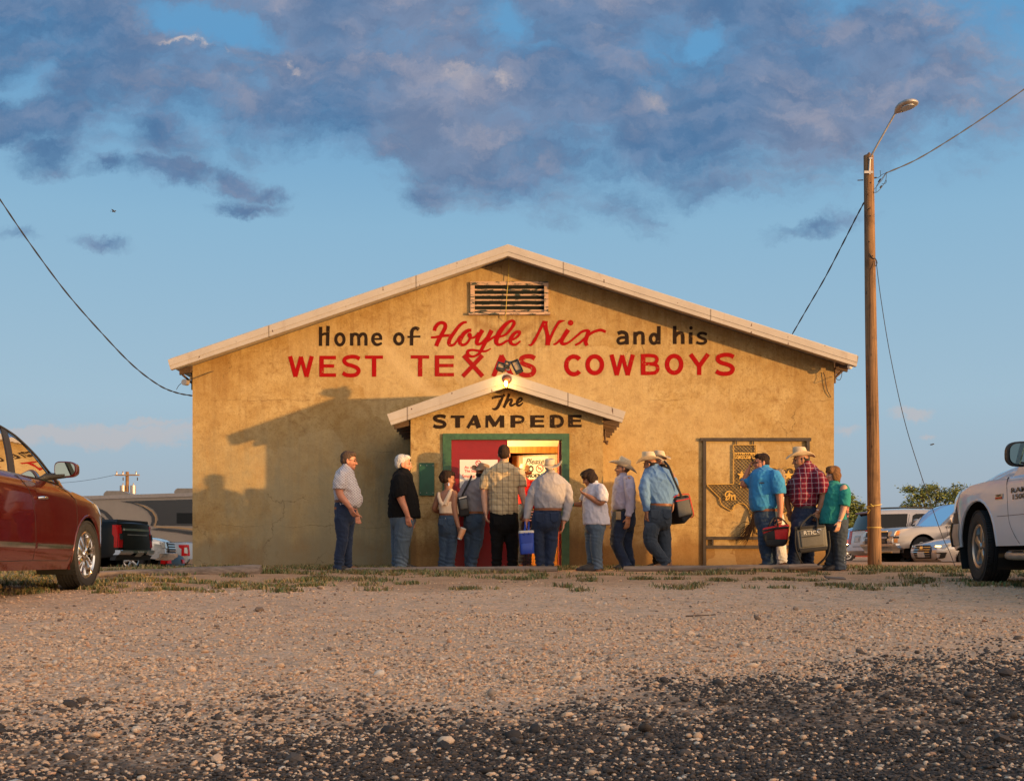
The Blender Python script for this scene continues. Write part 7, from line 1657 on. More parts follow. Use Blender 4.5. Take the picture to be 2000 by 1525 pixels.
Fv = Vector((math.cos(R(hdg)), math.sin(R(hdg)), 0)); rcn = P(1699, 1080, Y0 - 1.0); Rtv = Vector((Fv.y, -Fv.x, 0))
O = Vector((rcn.x, rcn.y, 0)) + Fv * 5.15 - Rtv * 1.0; O.z = HC + (1085 - 994) / F * 38.0 - 1.90
v = wagon('pearl white estate car with roof rails and dark windows behind the light pole', tuple(O), hdg, PEARL)
# beige pickup with chrome bumper facing us
BEIGE = paint('pale beige truck paint', (.46, .38, .31), 0, .28, .35, .14)
Y0 = 36.0; hdg = 193.0; nc = P(1713, 1080, Y0)
v = pickup('beige pickup truck with chrome bumper and split headlights, facing left beside the pole', (nc.x, nc.y, HC + (1085 - 1032) / F * Y0 - 1.07), hdg, BEIGE, hood=1.09)
v.nose('grille', [(-.62, .58), (.62, .58), (.62, .97), (-.62, .97)], MT['blackplastic'], .05)
v.nose('grille_bar', [(-.64, .75), (.64, .75), (.64, .80), (-.64, .80)], MT['galv'], .075, th=.03); v.nose('grille_bar', [(-.64, .95), (.64, .95), (.64, .985), (-.64, .985)], MT['chrome'], .075, th=.03); v.nose('badge', [(-.12, .76), (.12, .76), (.12, .80), (.05, .83), (-.05, .83), (-.12, .80)], simple('gold badge', (.6, .4, .12), .3, .6), .09, th=.03)
for i in range(3): v.nose('grille_bar', [(-.60, .62 + i * .045), (.60, .62 + i * .045), (.60, .63 + i * .045), (-.60, .63 + i * .045)], MT['galv'], .065, th=.02)
v.nose('bumper', [(-.98, .30), (.98, .30), (1.0, .42), (1.0, .58), (-1.0, .58), (-1.0, .42)], MT['chrome'], .12, th=.14)
for sg in (1, -1):
    v.nose('headlight', [(sg * .66, .82), (sg * .90, .82), (sg * .90, .98), (sg * .66, .96)], MT['clearlamp'], .04); v.nose('headlight', [(sg * .66, .60), (sg * .88, .62), (sg * .88, .74), (sg * .66, .74)], MT['clearlamp'], .04)
    v.patch('indicator', [(.05, .62), (.16, .62), (.16, .74), (.05, .74)], sg, MT['amber'], .008); v.patch('indicator', [(.08, .82), (.2, .84), (.24, .98), (.1, .98)], sg, MT['amber'], .008); v.patch('lamp_divider', [(.03, .75), (.20, .75), (.20, .81), (.03, .81)], sg, MT['blackplastic'], .006)
# silver sedan
SILV3 = paint('silver sedan paint', (.52, .50, .50), 0, .25, .4, .08)
Y0 = 34.0; hdg = 194.0; nc = P(1803, 1090, Y0)
v = sedan('silver sedan with wide barred grille and lit headlamp, left of the white pickup', (nc.x, nc.y, HC + (1085 - 1063) / F * Y0 - .70), hdg, SILV3)
v.nose('grille', [(-.38, .28), (.38, .28), (.44, .50), (.36, .68), (-.36, .68), (-.44, .50)], MT['blackplastic'], .03)
for i in range(5): v.nose('grille_bar', [(-.40, .33 + i * .07), (.40, .33 + i * .07), (.40, .345 + i * .07), (-.40, .345 + i * .07)], MT['chrome'], .05, th=.02)
v.nose('badge', [(-.09, .60), (-.05, .57), (.05, .57), (.09, .60), (.05, .65), (-.05, .65)], MT['chrome'], .06, th=.02)
v.nose('number_plate', [(-.16, .32), (.16, .32), (.16, .48), (-.16, .48)], MT['plate'], .065)
for sg in (1, -1):
    v.nose('headlight', [(sg * .50, .63), (sg * .80, .58), (sg * .90, .70), (sg * .62, .68)], MT['clearlamp'], .03); v.patch('headlight', [(.10, .60), (.20, .58), (.55, .72), (.50, .77), (.16, .70)], sg, MT['clearlamp'], .008)
    v.nose('fog_light_recess', [(sg * .50, .24), (sg * .78, .30), (sg * .86, .46), (sg * .60, .46), (sg * .74, .42), (sg * .70, .33)], MT['blackplastic'], .03)
v.nose('lit_lamp', [(-.72, .615), (-.60, .62), (-.60, .665), (-.72, .66)], emit('lit headlamp', (1, .55, .16), 5), .045)
# red car, mostly behind the woman in teal
REDC = paint('bright red car paint', (.30, .012, .014), 0, .25, .3, .08)
Y0 = 44.0; hdg = 200.0; nc = P(1640, 1080, Y0)
v = sedan('red car behind the woman in teal and the estate car', (nc.x - 1.0, nc.y, HC + (1085 - 1054) / F * Y0 - .86), hdg, REDC)
for sg in (1, -1): v.patch('headlight', [(.12, .62), (.5, .70), (.55, .76), (.18, .72)], sg, MT['clearlamp'], .008)

# --- motorhome
Y0 = 50.0; hx0 = P(150, 0, Y0).x; t = thing('motorhome', 'long beige and brown motorhome with dark swooping stripes behind the pickups', 'motorhome', (P(300, 0, Y0).x, Y0 + 1.2, ground(P(300, 0, Y0).x, Y0)))
def MY(px): return 50.0
def mh(px, py, off=0.0):
    p = P(px, py, MY(px) - off); return p
MT['mhbeige'] = simple('beige gelcoat', (.34, .265, .195), .3, 0, .06, 2, coat=.5); MT['mhdark'] = simple('dark brown gelcoat', (.022, .018, .016), .25, 0, .15, 2, coat=.5); MT['mhtan'] = simple('tan stripe', (.48, .29, .13), .35, 0, .06)
x0, x1 = 110, 470; zb = ground(P(300, 0, Y0).x, Y0) + .35
k = MB(); fr_ = [mh(x0, 976), mh(x1, 963)]; 
A_ = [Vector((fr_[0].x, fr_[0].y, zb)), Vector((fr_[1].x, fr_[1].y, zb)), fr_[1], fr_[0]]; bk = [q + Vector((0, 2.5, 0)) for q in A_]
k.add(A_ + bk, [(0, 1, 2, 3), (7, 6, 5, 4), (0, 4, 5, 1), (1, 5, 6, 2), (2, 6, 7, 3), (3, 7, 4, 0)]); mhb = k.build('coachwork', MT['mhbeige'], t, 30)
def mhp(name, poly, m, off, parent=None):
    V3, T3 = sheet2d([(q[0], -q[1]) for q in poly], [], 12); kk = MB(); kk.add([mh(a, -b_, off) for a, b_ in V3], T3); return kk.build(name, m, parent or t)
Z8 = lambda pts: [(160 + a / 7.625, 930 + b_ / 7.625) for a, b_ in pts]
k = MB(); a, c = mh(x0, 970, .06), mh(x1, 959, .06); k.add([a, c, c + Vector((0, 2.6, 0)), a + Vector((0, 2.6, 0))] + [q + Vector((0, 0, -.16)) for q in (a, c, c + Vector((0, 2.6, 0)), a + Vector((0, 2.6, 0)))], [(0, 1, 2, 3), (4, 7, 6, 5), (0, 4, 5, 1), (1, 5, 6, 2), (2, 6, 7, 3), (3, 7, 4, 0)]); k.build('roof', simple('roof edge', (.38, .32, .27), .5), t, 30)
mhp('dark_panel', Z8([(560, 372), (1900, 335), (1900, 740), (1100, 725), (1135, 640), (1120, 570), (1060, 490), (960, 430), (800, 392)]), MT['mhdark'], .03)
mhp('swoosh_stripe', Z8([(570, 372), (760, 392), (930, 450), (1040, 530), (1085, 610), (1080, 680), (1050, 740), (1020, 730), (1040, 670), (1035, 600), (980, 520), (880, 450), (740, 400)]), MT['mhdark'], .045)
mhp('swoosh_stripe', Z8([(780, 395), (940, 440), (1060, 520), (1110, 600), (1112, 680), (1090, 745), (1075, 745), (1095, 680), (1092, 605), (1045, 530), (925, 452)]), MT['mhtan'], .055)
mhp('swoosh_stripe', Z8([(120, 440), (250, 470), (370, 530), (450, 610), (500, 720), (440, 720), (400, 640), (330, 560), (230, 500), (110, 470)]), MT['mhdark'], .035); mhp('swoosh_stripe', Z8([(120, 510), (250, 560), (330, 620), (390, 720), (330, 720), (270, 620), (200, 570), (120, 540)]), MT['mhdark'], .035)
mhp('swoosh_stripe', Z8([(1010, 790), (1150, 770), (1400, 790), (1900, 850), (1900, 910), (1650, 870), (1400, 830), (1200, 808)]), MT['mhdark'], .04); mhp('swoosh_stripe', Z8([(1080, 745), (1400, 750), (1900, 800), (1900, 830), (1400, 772), (1090, 762)]), MT['mhtan'], .05)
mhp('window', Z8([(1410, 545), (1800, 545), (1800, 700), (1410, 700)]), MT['glass_dark'], .06)
for a, c, y in ((203, 250, 968), (341, 420, 963)):
    k = MB(); p0, p1 = mh(a, y, -.6), mh(c, y, -.6); h_ = .22
    k.rings([[Vector((p0.x + q, p0.y, p0.z + z)), Vector((p1.x - q * 2.5, p1.y, p1.z + z)), Vector((p1.x - q * 2.5, p1.y + .8, p1.z + z)), Vector((p0.x + q, p0.y + .8, p0.z + z))] for z, q in ((-.08, 0), (.08, -.02), (h_ * .8, .05), (h_, .12))]); k.build('air_conditioner', simple('roof unit', (.30, .24, .18), .5), t, 30)
for px_ in (160, 400):
    k = MB(); p = mh(px_, 1100, .02); k.lathe([(.2, 0), (.46, .02), (.48, .2), (.3, .28)], Matrix.Translation((p.x, p.y + .26, zb + .13)) @ Matrix.Rotation(R(90), 4, 'X'), 28); k.build('wheel', MT['rubber'], t, 40)
# ------------------------------------------------------------------ light pole, cables, far pole
MT['polewood'] = wood('creosoted pole wood', (.25, .14, .065, 1), (.075, .038, .018, 1), (26, 26, .9), .9, 1.0)
_m = MT['polewood']; _N = NT(_m.node_tree); _b = _m.node_tree.nodes['Principled BSDF']; _tc = _N.n('ShaderNodeTexCoord').outputs['Object']
_l = _b.inputs['Base Color'].links[0].from_socket
_ck = _N.noise(_N.mapping(_tc, scale=(55, 55, 1.1)), 1.0, 5, .7); _kn = _N.voro(_N.mapping(_tc, scale=(9, 9, 3.2)), 1.0)
_N.put(_b, 'Base Color', _N.mix(_N.math('MAXIMUM', _N.sstep(_ck, .56, .66, 0, .85), _N.sstep(_kn, .14, .06, 0, .9)), _l, (.035, .018, .01, 1)))
MT['greywood'] = wood('weathered timber', (.26, .19, .14, 1), (.11, .075, .055, 1), (1.2, 30, 30), .9, .8)
YPO = 19.75
pb_ = P(1709, 1107, YPO); pt_ = P(1695, 300, YPO); zg = float(gz_at(pb_.x, YPO))
t = thing('light_pole', 'tall wooden light pole with a lamp arm, right of the hall', 'light pole', (pb_.x, YPO, zg))
k = MB(); b0 = Vector((pb_.x, YPO, zg - .3)); n = 22; rg = []
for i in range(26):
    f = i / 25; c = b0.lerp(pt_ + Vector((.01, 0, -.04)), f); r_ = .118 + (.084 - .118) * f
    rg.append([c + Vector((math.cos(a) * r_ * (1 + .03 * math.sin(3 * a + f * 9)), math.sin(a) * r_, 0)) for a in [2 * math.pi * j / n for j in range(n)]])
tip = pt_ + Vector((.01, 0, 0)); rg.append([tip + Vector((math.cos(a) * .082, math.sin(a) * .082, -.03 - .05 * abs(math.cos(a)))) for a in [2 * math.pi * j / n for j in range(n)]]); rg.append([tip + Vector((math.cos(a) * .006, math.sin(a) * .05, .01)) for a in [2 * math.pi * j / n for j in range(n)]])
k.rings(rg); k.build('post', MT['polewood'], t, 50)
yf_ = YPO - .095
a0, a1, a2, a3 = P(1697.5, 335, yf_), P(1699.5, 310, yf_), P(1704, 300, yf_ - .05), P(1748, 222, yf_ - .3)
k = MB(); k.tube([Vector(q) for q in catmull([tuple(a0), tuple(a1), tuple(a2), tuple(a3)], 6)], .017, 10); arm = k.build('lamp_arm', MT['galv'], t, 60)
k = MB(); k.box(P(1696.5, 336.5, yf_), (.15, .02, .042)); k.box(P(1699, 325, yf_ + .004), (.03, .012, .28)); k.box(P(1700, 310.5, yf_), (.06, .06, .024)); k.build('arm_bracket', MT['galv'], t)
# cobra head lamp
hc0, hc1 = P(1749, 221, yf_ - .3), P(1786, 197, yf_ - .75); ax = (hc1 - hc0); ln = ax.length; ax.normalize(); sd = Vector((-ax.y, ax.x, 0)).normalized() if abs(ax.z) < .99 else Vector((1, 0, 0)); up = sd.cross(ax); up = up if up.z > 0 else -up; sd = ax.cross(up)
k = MB(); rg = []
for f, w_, h_ in ((0, .030, .030), (.12, .07, .052), (.3, .125, .065), (.55, .165, .072), (.8, .155, .062), (.95, .105, .042), (1.0, .03, .015)):
    c = hc0 + ax * ln * f; rg.append([c + sd * w_ * math.cos(a) + up * h_ * (max(0, math.sin(a)) * 1.1 + min(0, math.sin(a)) * .55) for a in [2 * math.pi * j / 20 for j in range(20)]])
k.rings(rg); hd_ = k.build('lamp_head', MT['galv'], t, 40)
k = MB(); k.rings([[hc0 + ax * ln * (.64 + .26 * math.cos(a)) + sd * .10 * math.sin(a) - up * (.034 + e) for a in [2 * math.pi * j / 20 for j in range(20)]] for e in (0, .012)]); k.build('lamp_lens', MT['clearlamp'], hd_, 40)
k = MB(); k.tube([hc0 + ax * ln * .35 - up * .035, hc0 + ax * ln * .35 - up * .06], .012, 8); k.build('lamp_latch', MT['steel'], hd_)
k = MB(); k.tube([P(1675, 352.5, YPO), P(1686, 352, YPO)], .009, 8); k.tube([P(1706, 348, YPO), P(1712, 347, YPO)], .012, 8); k.build('insulator_bolt', MT['steel'], t)
k = MB()
for px_, py_ in ((1695, 380), (1701, 357), (1697, 408), (1695, 410), (1700, 422), (1697.5, 472), (1704, 500)): k.tube([P(px_, py_, yf_ + .012), P(px_, py_, yf_ - .001)], .010, 7)
k.build('bolt_heads', MT['dark'], t)
for py_, off in ((987, .4), (1030, 0)):
    c = P(1707.5, py_, YPO); k = MB(); k.tube([c + Vector((.120 * math.cos(a), .120 * math.sin(a), off * .05 * math.cos(a))) for a in np.linspace(0, 2 * math.pi, 25)], .006, 6, False)
    if off: k.tube([c + Vector((-.105, -.02, 0)), c + Vector((-.14, -.05, -.05)), c + Vector((-.10, -.10, -.08)), c + Vector((-.13, -.06, -.14))], .005, 5); k.tube([c + Vector((-.09, -.09, -.02)), c + Vector((-.05, -.12, -.02)), c + Vector((-.10, -.12, .02))], .006, 5)
    k.build('tape_band', simple('yellow plastic tape', (.70, .52, .12), .25), t, 60)
def cable(pts, r, label, n=6, sm=10, twist=0.0):
    q = [Vector(a) for a in catmull([tuple(p) for p in pts], sm)]; k = MB()
    if twist:
        for ph_ in (0, math.pi): k.tube([p + Vector((0, 0, 1)) * r * .5 * math.cos(i * twist + ph_) + Vector((1, 0, 0)) * r * .5 * math.sin(i * twist + ph_) for i, p in enumerate(q)], r * .75, 5)
    else: k.tube(q, r, n)
    return tag(k.build('overhead_cable', MT['cable'], None, 60), label, 'cable')
c0 = P(1731, 338, YPO)
cable([P(2140, 60, 20.9), P(2060, 133, 20.7), P(2000, 175, 20.5), P(1930, 224, 20.3), P(1860, 270, 20.1), P(1790, 312, 19.9), c0], .011, 'black service cable rising from the light pole to the right edge', sm=14, twist=.55)
cable([P(1689, 393, YPO + .05), P(1672, 425, 20.3), P(1645, 478, 21.0), P(1610, 545, 22.0), P(1575, 605, 23.2), P(1546, 655, 24.5), P(1525, 690, 26.5)], .012, 'black cable sloping from the light pole down behind the hall roof', sm=14, twist=.55)
cable([P(-60, 300, 17.6), P(0, 390, 17.8), P(60, 478, 18.1), P(130, 572, 18.4), P(200, 652, 18.7), P(260, 714, 19.0), P(310, 752, 19.2), P(345, 767, 19.3), P(376.5, 773, 19.36)], .011, 'black cable sagging from the left edge to the hall wall', sm=14, twist=.55)
cable([P(1711, 508, YPO - .11), P(1720, 580, YPO - .3), P(1738, 690, YPO - .5), P(1765, 815, YPO - .7), P(1795, 915, YPO - .9), P(1838, 1040, YPO - 1.1), P(1855, 1078, YPO - 1.2), Vector((P(1866, 1106, YPO - 1.3).x, YPO - 1.3, ground(7.2, YPO - 1.3)))], .006, 'thin slack wire hanging from the light pole towards the white truck', sm=10)
k = MB()
for pts in ([(1707, 349), (1716, 347), (1722, 342), (1731, 338)], [(1731, 338), (1730, 352), (1722, 366), (1712, 376), (1706, 375)], [(1731, 338), (1724, 350), (1716, 360), (1708, 370)], [(1729, 340), (1720, 352), (1712, 364), (1711, 377)], [(1719, 333), (1720, 345)], [(1722, 360), (1730, 358), (1731, 352)]):
    k.tube([Vector(q) for q in catmull([tuple(P(a, b_, YPO - .02 * i)) for i, (a, b_) in enumerate(pts)], 4)], .005, 5)
k.tube([P(1716, 356, YPO), P(1720, 350, YPO)], .016, 7); k.tube([P(1722, 363, YPO), P(1719, 367, YPO)], .014, 7)
k.build('wire_splices', MT['cable'], t, 60)
k = MB(); k.tube([Vector(q) for q in catmull([tuple(P(a, b_, YPO - .1)) for a, b_ in ((1698, 495), (1704, 504), (1710, 506), (1713, 514), (1710, 520))], 5)], .008, 6); k.build('wire_loop', MT['cable'], t, 60)

YU = 105.0; bu = P(248, 1085, YU); t = thing('utility_pole', 'distant utility pole with crossarm and two transformers above the motorhome', 'utility pole', (bu.x, YU, ground(bu.x, YU)))
k = MB(); k.tube([Vector((bu.x, YU, ground(bu.x, YU) - .2)), P(248.5, 921, YU)], [.19, .15], 12); k.build('post', MT['polewood'], t, 60)
k = MB(); k.box(P(248.5, 927.5, YU - .2), (2.25, .12, .13)); k.build('crossarm', MT['greywood'], t)
for px_ in (228, 240, 266): 
    k = MB(); c = P(px_, 926, YU - .2); k.lathe([(.0, .30), (.05, .28), (.09, .18), (.05, .12), (.05, 0)], Matrix.Translation(c), 10); k.build('insulator', MT['galv'], t)
for px_ in (240.5, 268.5):
    k = MB(); c = P(px_, 932, YU - .3); k.tube([c, c + Vector((0, 0, -.3))], .05, 8); k.build('fuse_holder', MT['steel'], t)
for px_ in (239.5, 260):
    k = MB(); c = P(px_, 956, YU - .1); k.lathe([(0, .40), (.25, .38), (.26, -.38), (0, -.40)], Matrix.Translation(c), 16); k.tube([c + Vector((0, 0, .38)), c + Vector((.05, 0, .62))], .05, 8); k.build('transformer', MT['galv'], t, 40)
k = MB(); k.tube([Vector(q) for q in catmull([tuple(P(226, 927, YU)), tuple(P(180, 936, 110)), tuple(P(130, 942, 114)), tuple(P(60, 945, 120))], 8)], .018, 5); tag(k.build('overhead_cable', MT['cable']), 'faint power line running left from the distant utility pole', 'cable')

# ------------------------------------------------------------------ trees
def leafmat(name, c):
    m, N, b = mat(name); at = N.n('ShaderNodeAttribute', attribute_name='leaf').outputs['Color']; N.put(b, 'Base Color', at); b.inputs['Roughness'].default_value = .7; return m
def tree(label, px, Y, zone, n, trunkx, seed, dens=.5):
    """zone: list of (px, py, rpx, rpy) lobes of the crown"""
    r_ = np.random.default_rng(seed); base = P(trunkx, 0, Y); g = ground(base.x, Y)
    t = thing('mesquite_tree', label, 'tree', (base.x, Y, g)); lobes = [(P(a, b_, Y), c * Y / F, d * Y / F) for a, b_, c, d in zone]
    tr = MB(); br = Vector((base.x, Y, g - .1)); fork = Vector((base.x, Y, g + 1.0)); tr.tube([br, br.lerp(fork, .5) + Vector((.05, 0, 0)), fork], [.17, .14, .11], 9)
    for c, rx, rz in lobes:
        d = Vector((r_.uniform(-.3, .3) * rx, r_.uniform(-.8, .8) * rx, 0)); mid = fork.lerp(c, .5) + Vector((r_.normal(0, .12), r_.normal(0, .12), .1)); tr.tube([fork, mid, c + d * .3, c + d + Vector((0, 0, rz * .5))], [.075, .05, .03, .012], 7)
        for _ in range(7):
            e = c + Vector((r_.normal(0, .55) * rx, r_.normal(0, .55) * rx, r_.normal(0, .5) * rz)); tr.tube([c.lerp(mid, .3), c.lerp(e, .5) + Vector((0, 0, .06)), e], [.022, .014, .006], 5)
    tr.build('trunk', MT['rafter'], t, 60)
    pts = []; tw = []
    vol = np.array([q[1] * q[2] for q in lobes]); cnt = (n * vol / vol.sum()).astype(int)
    for (c, rx, rz), m_ in zip(lobes, cnt):
        k = max(5, m_ // 48); a = r_.normal(0, 1, (k, 3)); a /= np.linalg.norm(a, axis=1)[:, None]; a *= (r_.uniform(.25, 1.08, (k, 1)) ** .6); cc = np.array(c) + a * np.array([rx, rx * .9, rz])
        pts.append(np.repeat(cc, 48, 0) + r_.normal(0, 1, (k * 48, 3)) * np.array([.19, .19, .10]))
        tw.append(np.repeat(r_.uniform(.6, 1.4, k), 48))
    p = np.concatenate(pts); w = np.concatenate(tw); m_ = len(p)
    a = r_.uniform(0, 6.283, m_); tl = r_.uniform(-1.0, .6, m_); L_ = r_.uniform(.05, .13, m_); W_ = L_ * r_.uniform(.22, .4, m_)
    d = np.stack([np.cos(a) * np.cos(tl), np.sin(a) * np.cos(tl), np.sin(tl)], 1); sd_ = np.cross(d, r_.normal(0, 1, (m_, 3))); sd_ /= np.linalg.norm(sd_, axis=1)[:, None]
    V = np.stack([p - d * L_[:, None], p + sd_ * W_[:, None], p + d * L_[:, None], p - sd_ * W_[:, None]], 1).reshape(-1, 3)
    o = mesh_np('crown', V, np.arange(m_ * 4).reshape(-1, 4), t, leafmat('leaf', None))
    col = np.array([.16, .19, .045]) * w[:, None] * r_.uniform(.75, 1.3, (m_, 1)); at_ = o.data.color_attributes.new('leaf', 'FLOAT_COLOR', 'POINT'); at_.data.foreach_set('color', np.repeat(np.concatenate([col, np.ones((m_, 1))], 1), 4, 0).astype(np.float32).ravel())
    return t
tree('spreading mesquite tree with an airy crown, between the light pole and the white truck', 1810, 62, [(1800, 970, 22, 20), (1830, 962, 24, 18), (1780, 985, 14, 14), (1850, 985, 26, 22), (1880, 970, 18, 22), (1868, 955, 10, 12), (1815, 1000, 34, 14), (1778, 955, 8, 8), (1785, 1008, 14, 10)], 5600, 1822, 3)
tree('bushy mesquite tree just left of the light pole, behind the woman in teal', 1660, 58, [(1662, 980, 18, 14), (1678, 995, 18, 14), (1655, 1010, 28, 22), (1690, 1005, 12, 10), (1650, 970, 10, 10), (1668, 1035, 30, 20)], 4800, 1660, 5)

# ------------------------------------------------------------------ ornamental steel sign
YS = 19.272; zs = float(gz_at(P(1376, 0, YS).x, YS)); t = thing('metal_sign', 'rust brown steel frame holding a Texas shaped mesh panel with stars', 'sign', (P(1478, 0, YS).x, YS, zs))
MT['mesh'] = simple('dark expanded mesh', (.022, .017, .013), .6, .3); MT['gold'] = simple('gold painted steel', (.60, .35, .06), .45, .1, .1, 10)
pxm = YS / F
def bar(x0_, y0_, x1_, y1_, name='frame_bar', th=.04, parent=t, m='steel'):
    a, c = P(x0_, y0_, YS), P(x1_, y1_, YS); k = MB(); k.bbox((a.x, YS - th / 2, c.z), (c.x, YS + th / 2, a.z)); return k.build(name, MT[m], parent)
a = P(1373, 861, YS); c = P(1379, 0, YS); k = MB(); k.bbox((a.x, YS - .021, zs - .1), (c.x, YS + .021, a.z)); k.build('post', MT['steel'], t)
a = P(1575, 861, YS); c = P(1581, 0, YS); k = MB(); k.bbox((a.x, YS - .021, zs - .1), (c.x, YS + .021, a.z)); k.build('post', MT['steel'], t)
bar(1367.5, 855, 1584, 861.3, 'top_rail', .046); bar(1379.2, 1047.5, 1574.8, 1053.5, 'lower_rail'); bar(1379.2, 1064.5, 1574.8, 1071, 'lower_rail'); bar(1390, 1053.7, 1393.5, 1064.3, 'rail_spacer', .03); bar(1560, 1053.7, 1563.5, 1064.3, 'rail_spacer', .03)
bar(1437, 861.5, 1439, 868, 'hanger', .02); bar(1470.5, 861.5, 1472.5, 868, 'hanger', .02)
Z5 = lambda pts: [(1350 + a / 5.445, 840 + b_ / 5.445) for a, b_ in pts]
TX = Z5([(450, 156), (688, 156), (688, 330), (740, 352), (790, 365), (840, 395), (900, 400), (955, 425), (1050, 396), (1100, 418), (1108, 560), (1135, 640), (1128, 760), (1090, 840), (975, 888), (900, 930), (820, 985), (760, 1050), (745, 1110), (700, 1085), (660, 990), (640, 900), (600, 822), (560, 782), (510, 776), (470, 792), (432, 858), (350, 815), (318, 785), (300, 715), (225, 640), (166, 576), (450, 572)])
txw = [(p.x, p.z) for p in (P(a, b_, YS) for a, b_ in TX)]
k = MB()
def thin(a, c, w=.010, y=YS, mb=None, th=.006):
    d = Vector((c[0] - a[0], 0, c[1] - a[1])); n_ = Vector((-d.z, 0, d.x)).normalized() * w / 2; A, C = Vector((a[0], y, a[1])), Vector((c[0], y, c[1]))
    mb.add([A + n_, C + n_, C - n_, A - n_] + [q + Vector((0, th, 0)) for q in (A + n_, C + n_, C - n_, A - n_)], [(0, 1, 2, 3), (7, 6, 5, 4), (0, 4, 5, 1), (2, 6, 7, 3)])
xs0, xs1 = min(q[0] for q in txw), max(q[0] for q in txw); zz0, zz1 = min(q[1] for q in txw), max(q[1] for q in txw)
dx_, dz_ = .062, .030; segs = []
for j in range(-40, 140):
    z_ = zz0 + j * dz_; sgn = 1 if j % 2 else -1
    for i in range(int((xs1 - xs0) / (dx_ / 2)) + 1):
        e0, e1 = (.5 if i % 2 else -.5) * sgn * dz_, (.5 if (i + 1) % 2 else -.5) * sgn * dz_
        segs.append(((xs0 + i * dx_ / 2, z_ + e0), (xs0 + (i + 1) * dx_ / 2, z_ + e1)))
mid = np.array([((a[0] + c[0]) / 2, (a[1] + c[1]) / 2) for a, c in segs]); ok = inpoly(mid, txw)
segs2 = []
for (a, c), o_ in zip(segs, ok):
    if o_: segs2.append((a, c)); 
for a, c in segs2: thin(a, c, .0065, YS, k)
for a, c in segs2:       # the crossing strands of the expanded sheet
    pass
pan = k.build('mesh_panel', MT['mesh'], t); pan['kind'] = 'stuff'
k = MB()
for i in range(len(txw)): thin(txw[i], txw[(i + 1) % len(txw)], .009, YS - .010, k, .02)
k.build('outline', MT['gold'], t)
def star(px_, py_, r_):
    c = P(px_, py_, YS - .015); k = MB(); rr = r_ * pxm; pts = [(c.x + (rr if i % 2 == 0 else rr * .4) * math.sin(i * math.pi / 5), c.z + (rr if i % 2 == 0 else rr * .4) * math.cos(i * math.pi / 5)) for i in range(10)]
    k.prism(pts[::-1], YS - .018, YS - .012); k.build('star', MT['gold'], t)
star(*Z5([(538, 478)])[0], 10); star(*Z5([(1035, 480)])[0], 10.5)
def stext(s, zx, zy, size, shear=0, bold=.003, wx=1.0): 
    (a, b_), = Z5([(zx, zy)]); p = P(a, b_, YS - .016); return text(s, size, face_m(p), MT['gold'], 'sign_lettering', t, shear, bold, wx)
stext('TEX', 572, 592, .10, 0, .004, 1.15); stext('Y\'S', 1018, 595, .10, 0, .004)
T5 = (1350, 840, 5.445); k = MB()
for pts in ([(440, 660), (400, 650), (368, 668), (365, 700), (395, 700), (405, 670), (412, 690), (400, 728), (370, 738), (385, 700)], [(432, 745), (430, 690), (440, 700), (462, 690), (468, 745)]): stroke(k, pts, 13, T5, YS - .012)
k.build('sign_lettering', MT['gold'], t); k = MB(); stroke(k, [(990, 750), (992, 690), (1005, 695), (1022, 690), (1030, 745)], 13, T5, YS - .012); k.build('sign_lettering', MT['gold'], t)
a, c = P(*Z5([(460, 238)])[0], YS - .014), P(*Z5([(680, 302)])[0], YS - .014); k = MB(); f_ = .014
k.bbox((a.x, YS - .016, a.z - f_), (c.x, YS - .010, a.z)); k.bbox((a.x, YS - .016, c.z), (c.x, YS - .010, c.z + f_)); k.bbox((a.x, YS - .0158, c.z + f_), (a.x + f_, YS - .0102, a.z - f_)); k.bbox((c.x - f_, YS - .0158, c.z + f_), (c.x, YS - .0102, a.z - f_))
rs_ = np.random.default_rng(4)
for row in (.28, .68):
    zc = a.z + (c.z - a.z) * row
    for i in range(9):
        xx = a.x + .03 + i * (c.x - a.x - .06) / 8.5; k.bbox((xx, YS - .0155, zc - .026), (xx + .010, YS - .011, zc + .026)); k.bbox((xx + .010, YS - .0155, zc + rs_.choice([-.022, 0, .014])), (xx + .026, YS - .011, zc + .024))
k.build('name_plate', MT['gold'], t)
k = MB()
for i in range(46):      # dark horsehair tassel under the tip of the panel
    f = i / 45; x_ = 1474 - 2 * f + rs_.normal(0, 1.2); y1_ = 1052 + rs_.normal(0, 8); sp = rs_.normal(0, 1) * 4 - 12 * f
    k.tube([P(x_ + 2, 1000 + rs_.normal(0, 3), YS - .06), P(x_ - 2 + sp * .3, 1022, YS - .08), P(x_ - 8 + sp, y1_ - 10, YS - .08), P(x_ - 12 + sp * 1.6, y1_, YS - .06)], [.007, .007, .005, .002], 4)
k.tube([P(1475, 980, YS), P(1474, 1003, YS - .06)], .02, 6)
k.build('horsehair_tassel', HM['dkbrown'], t)

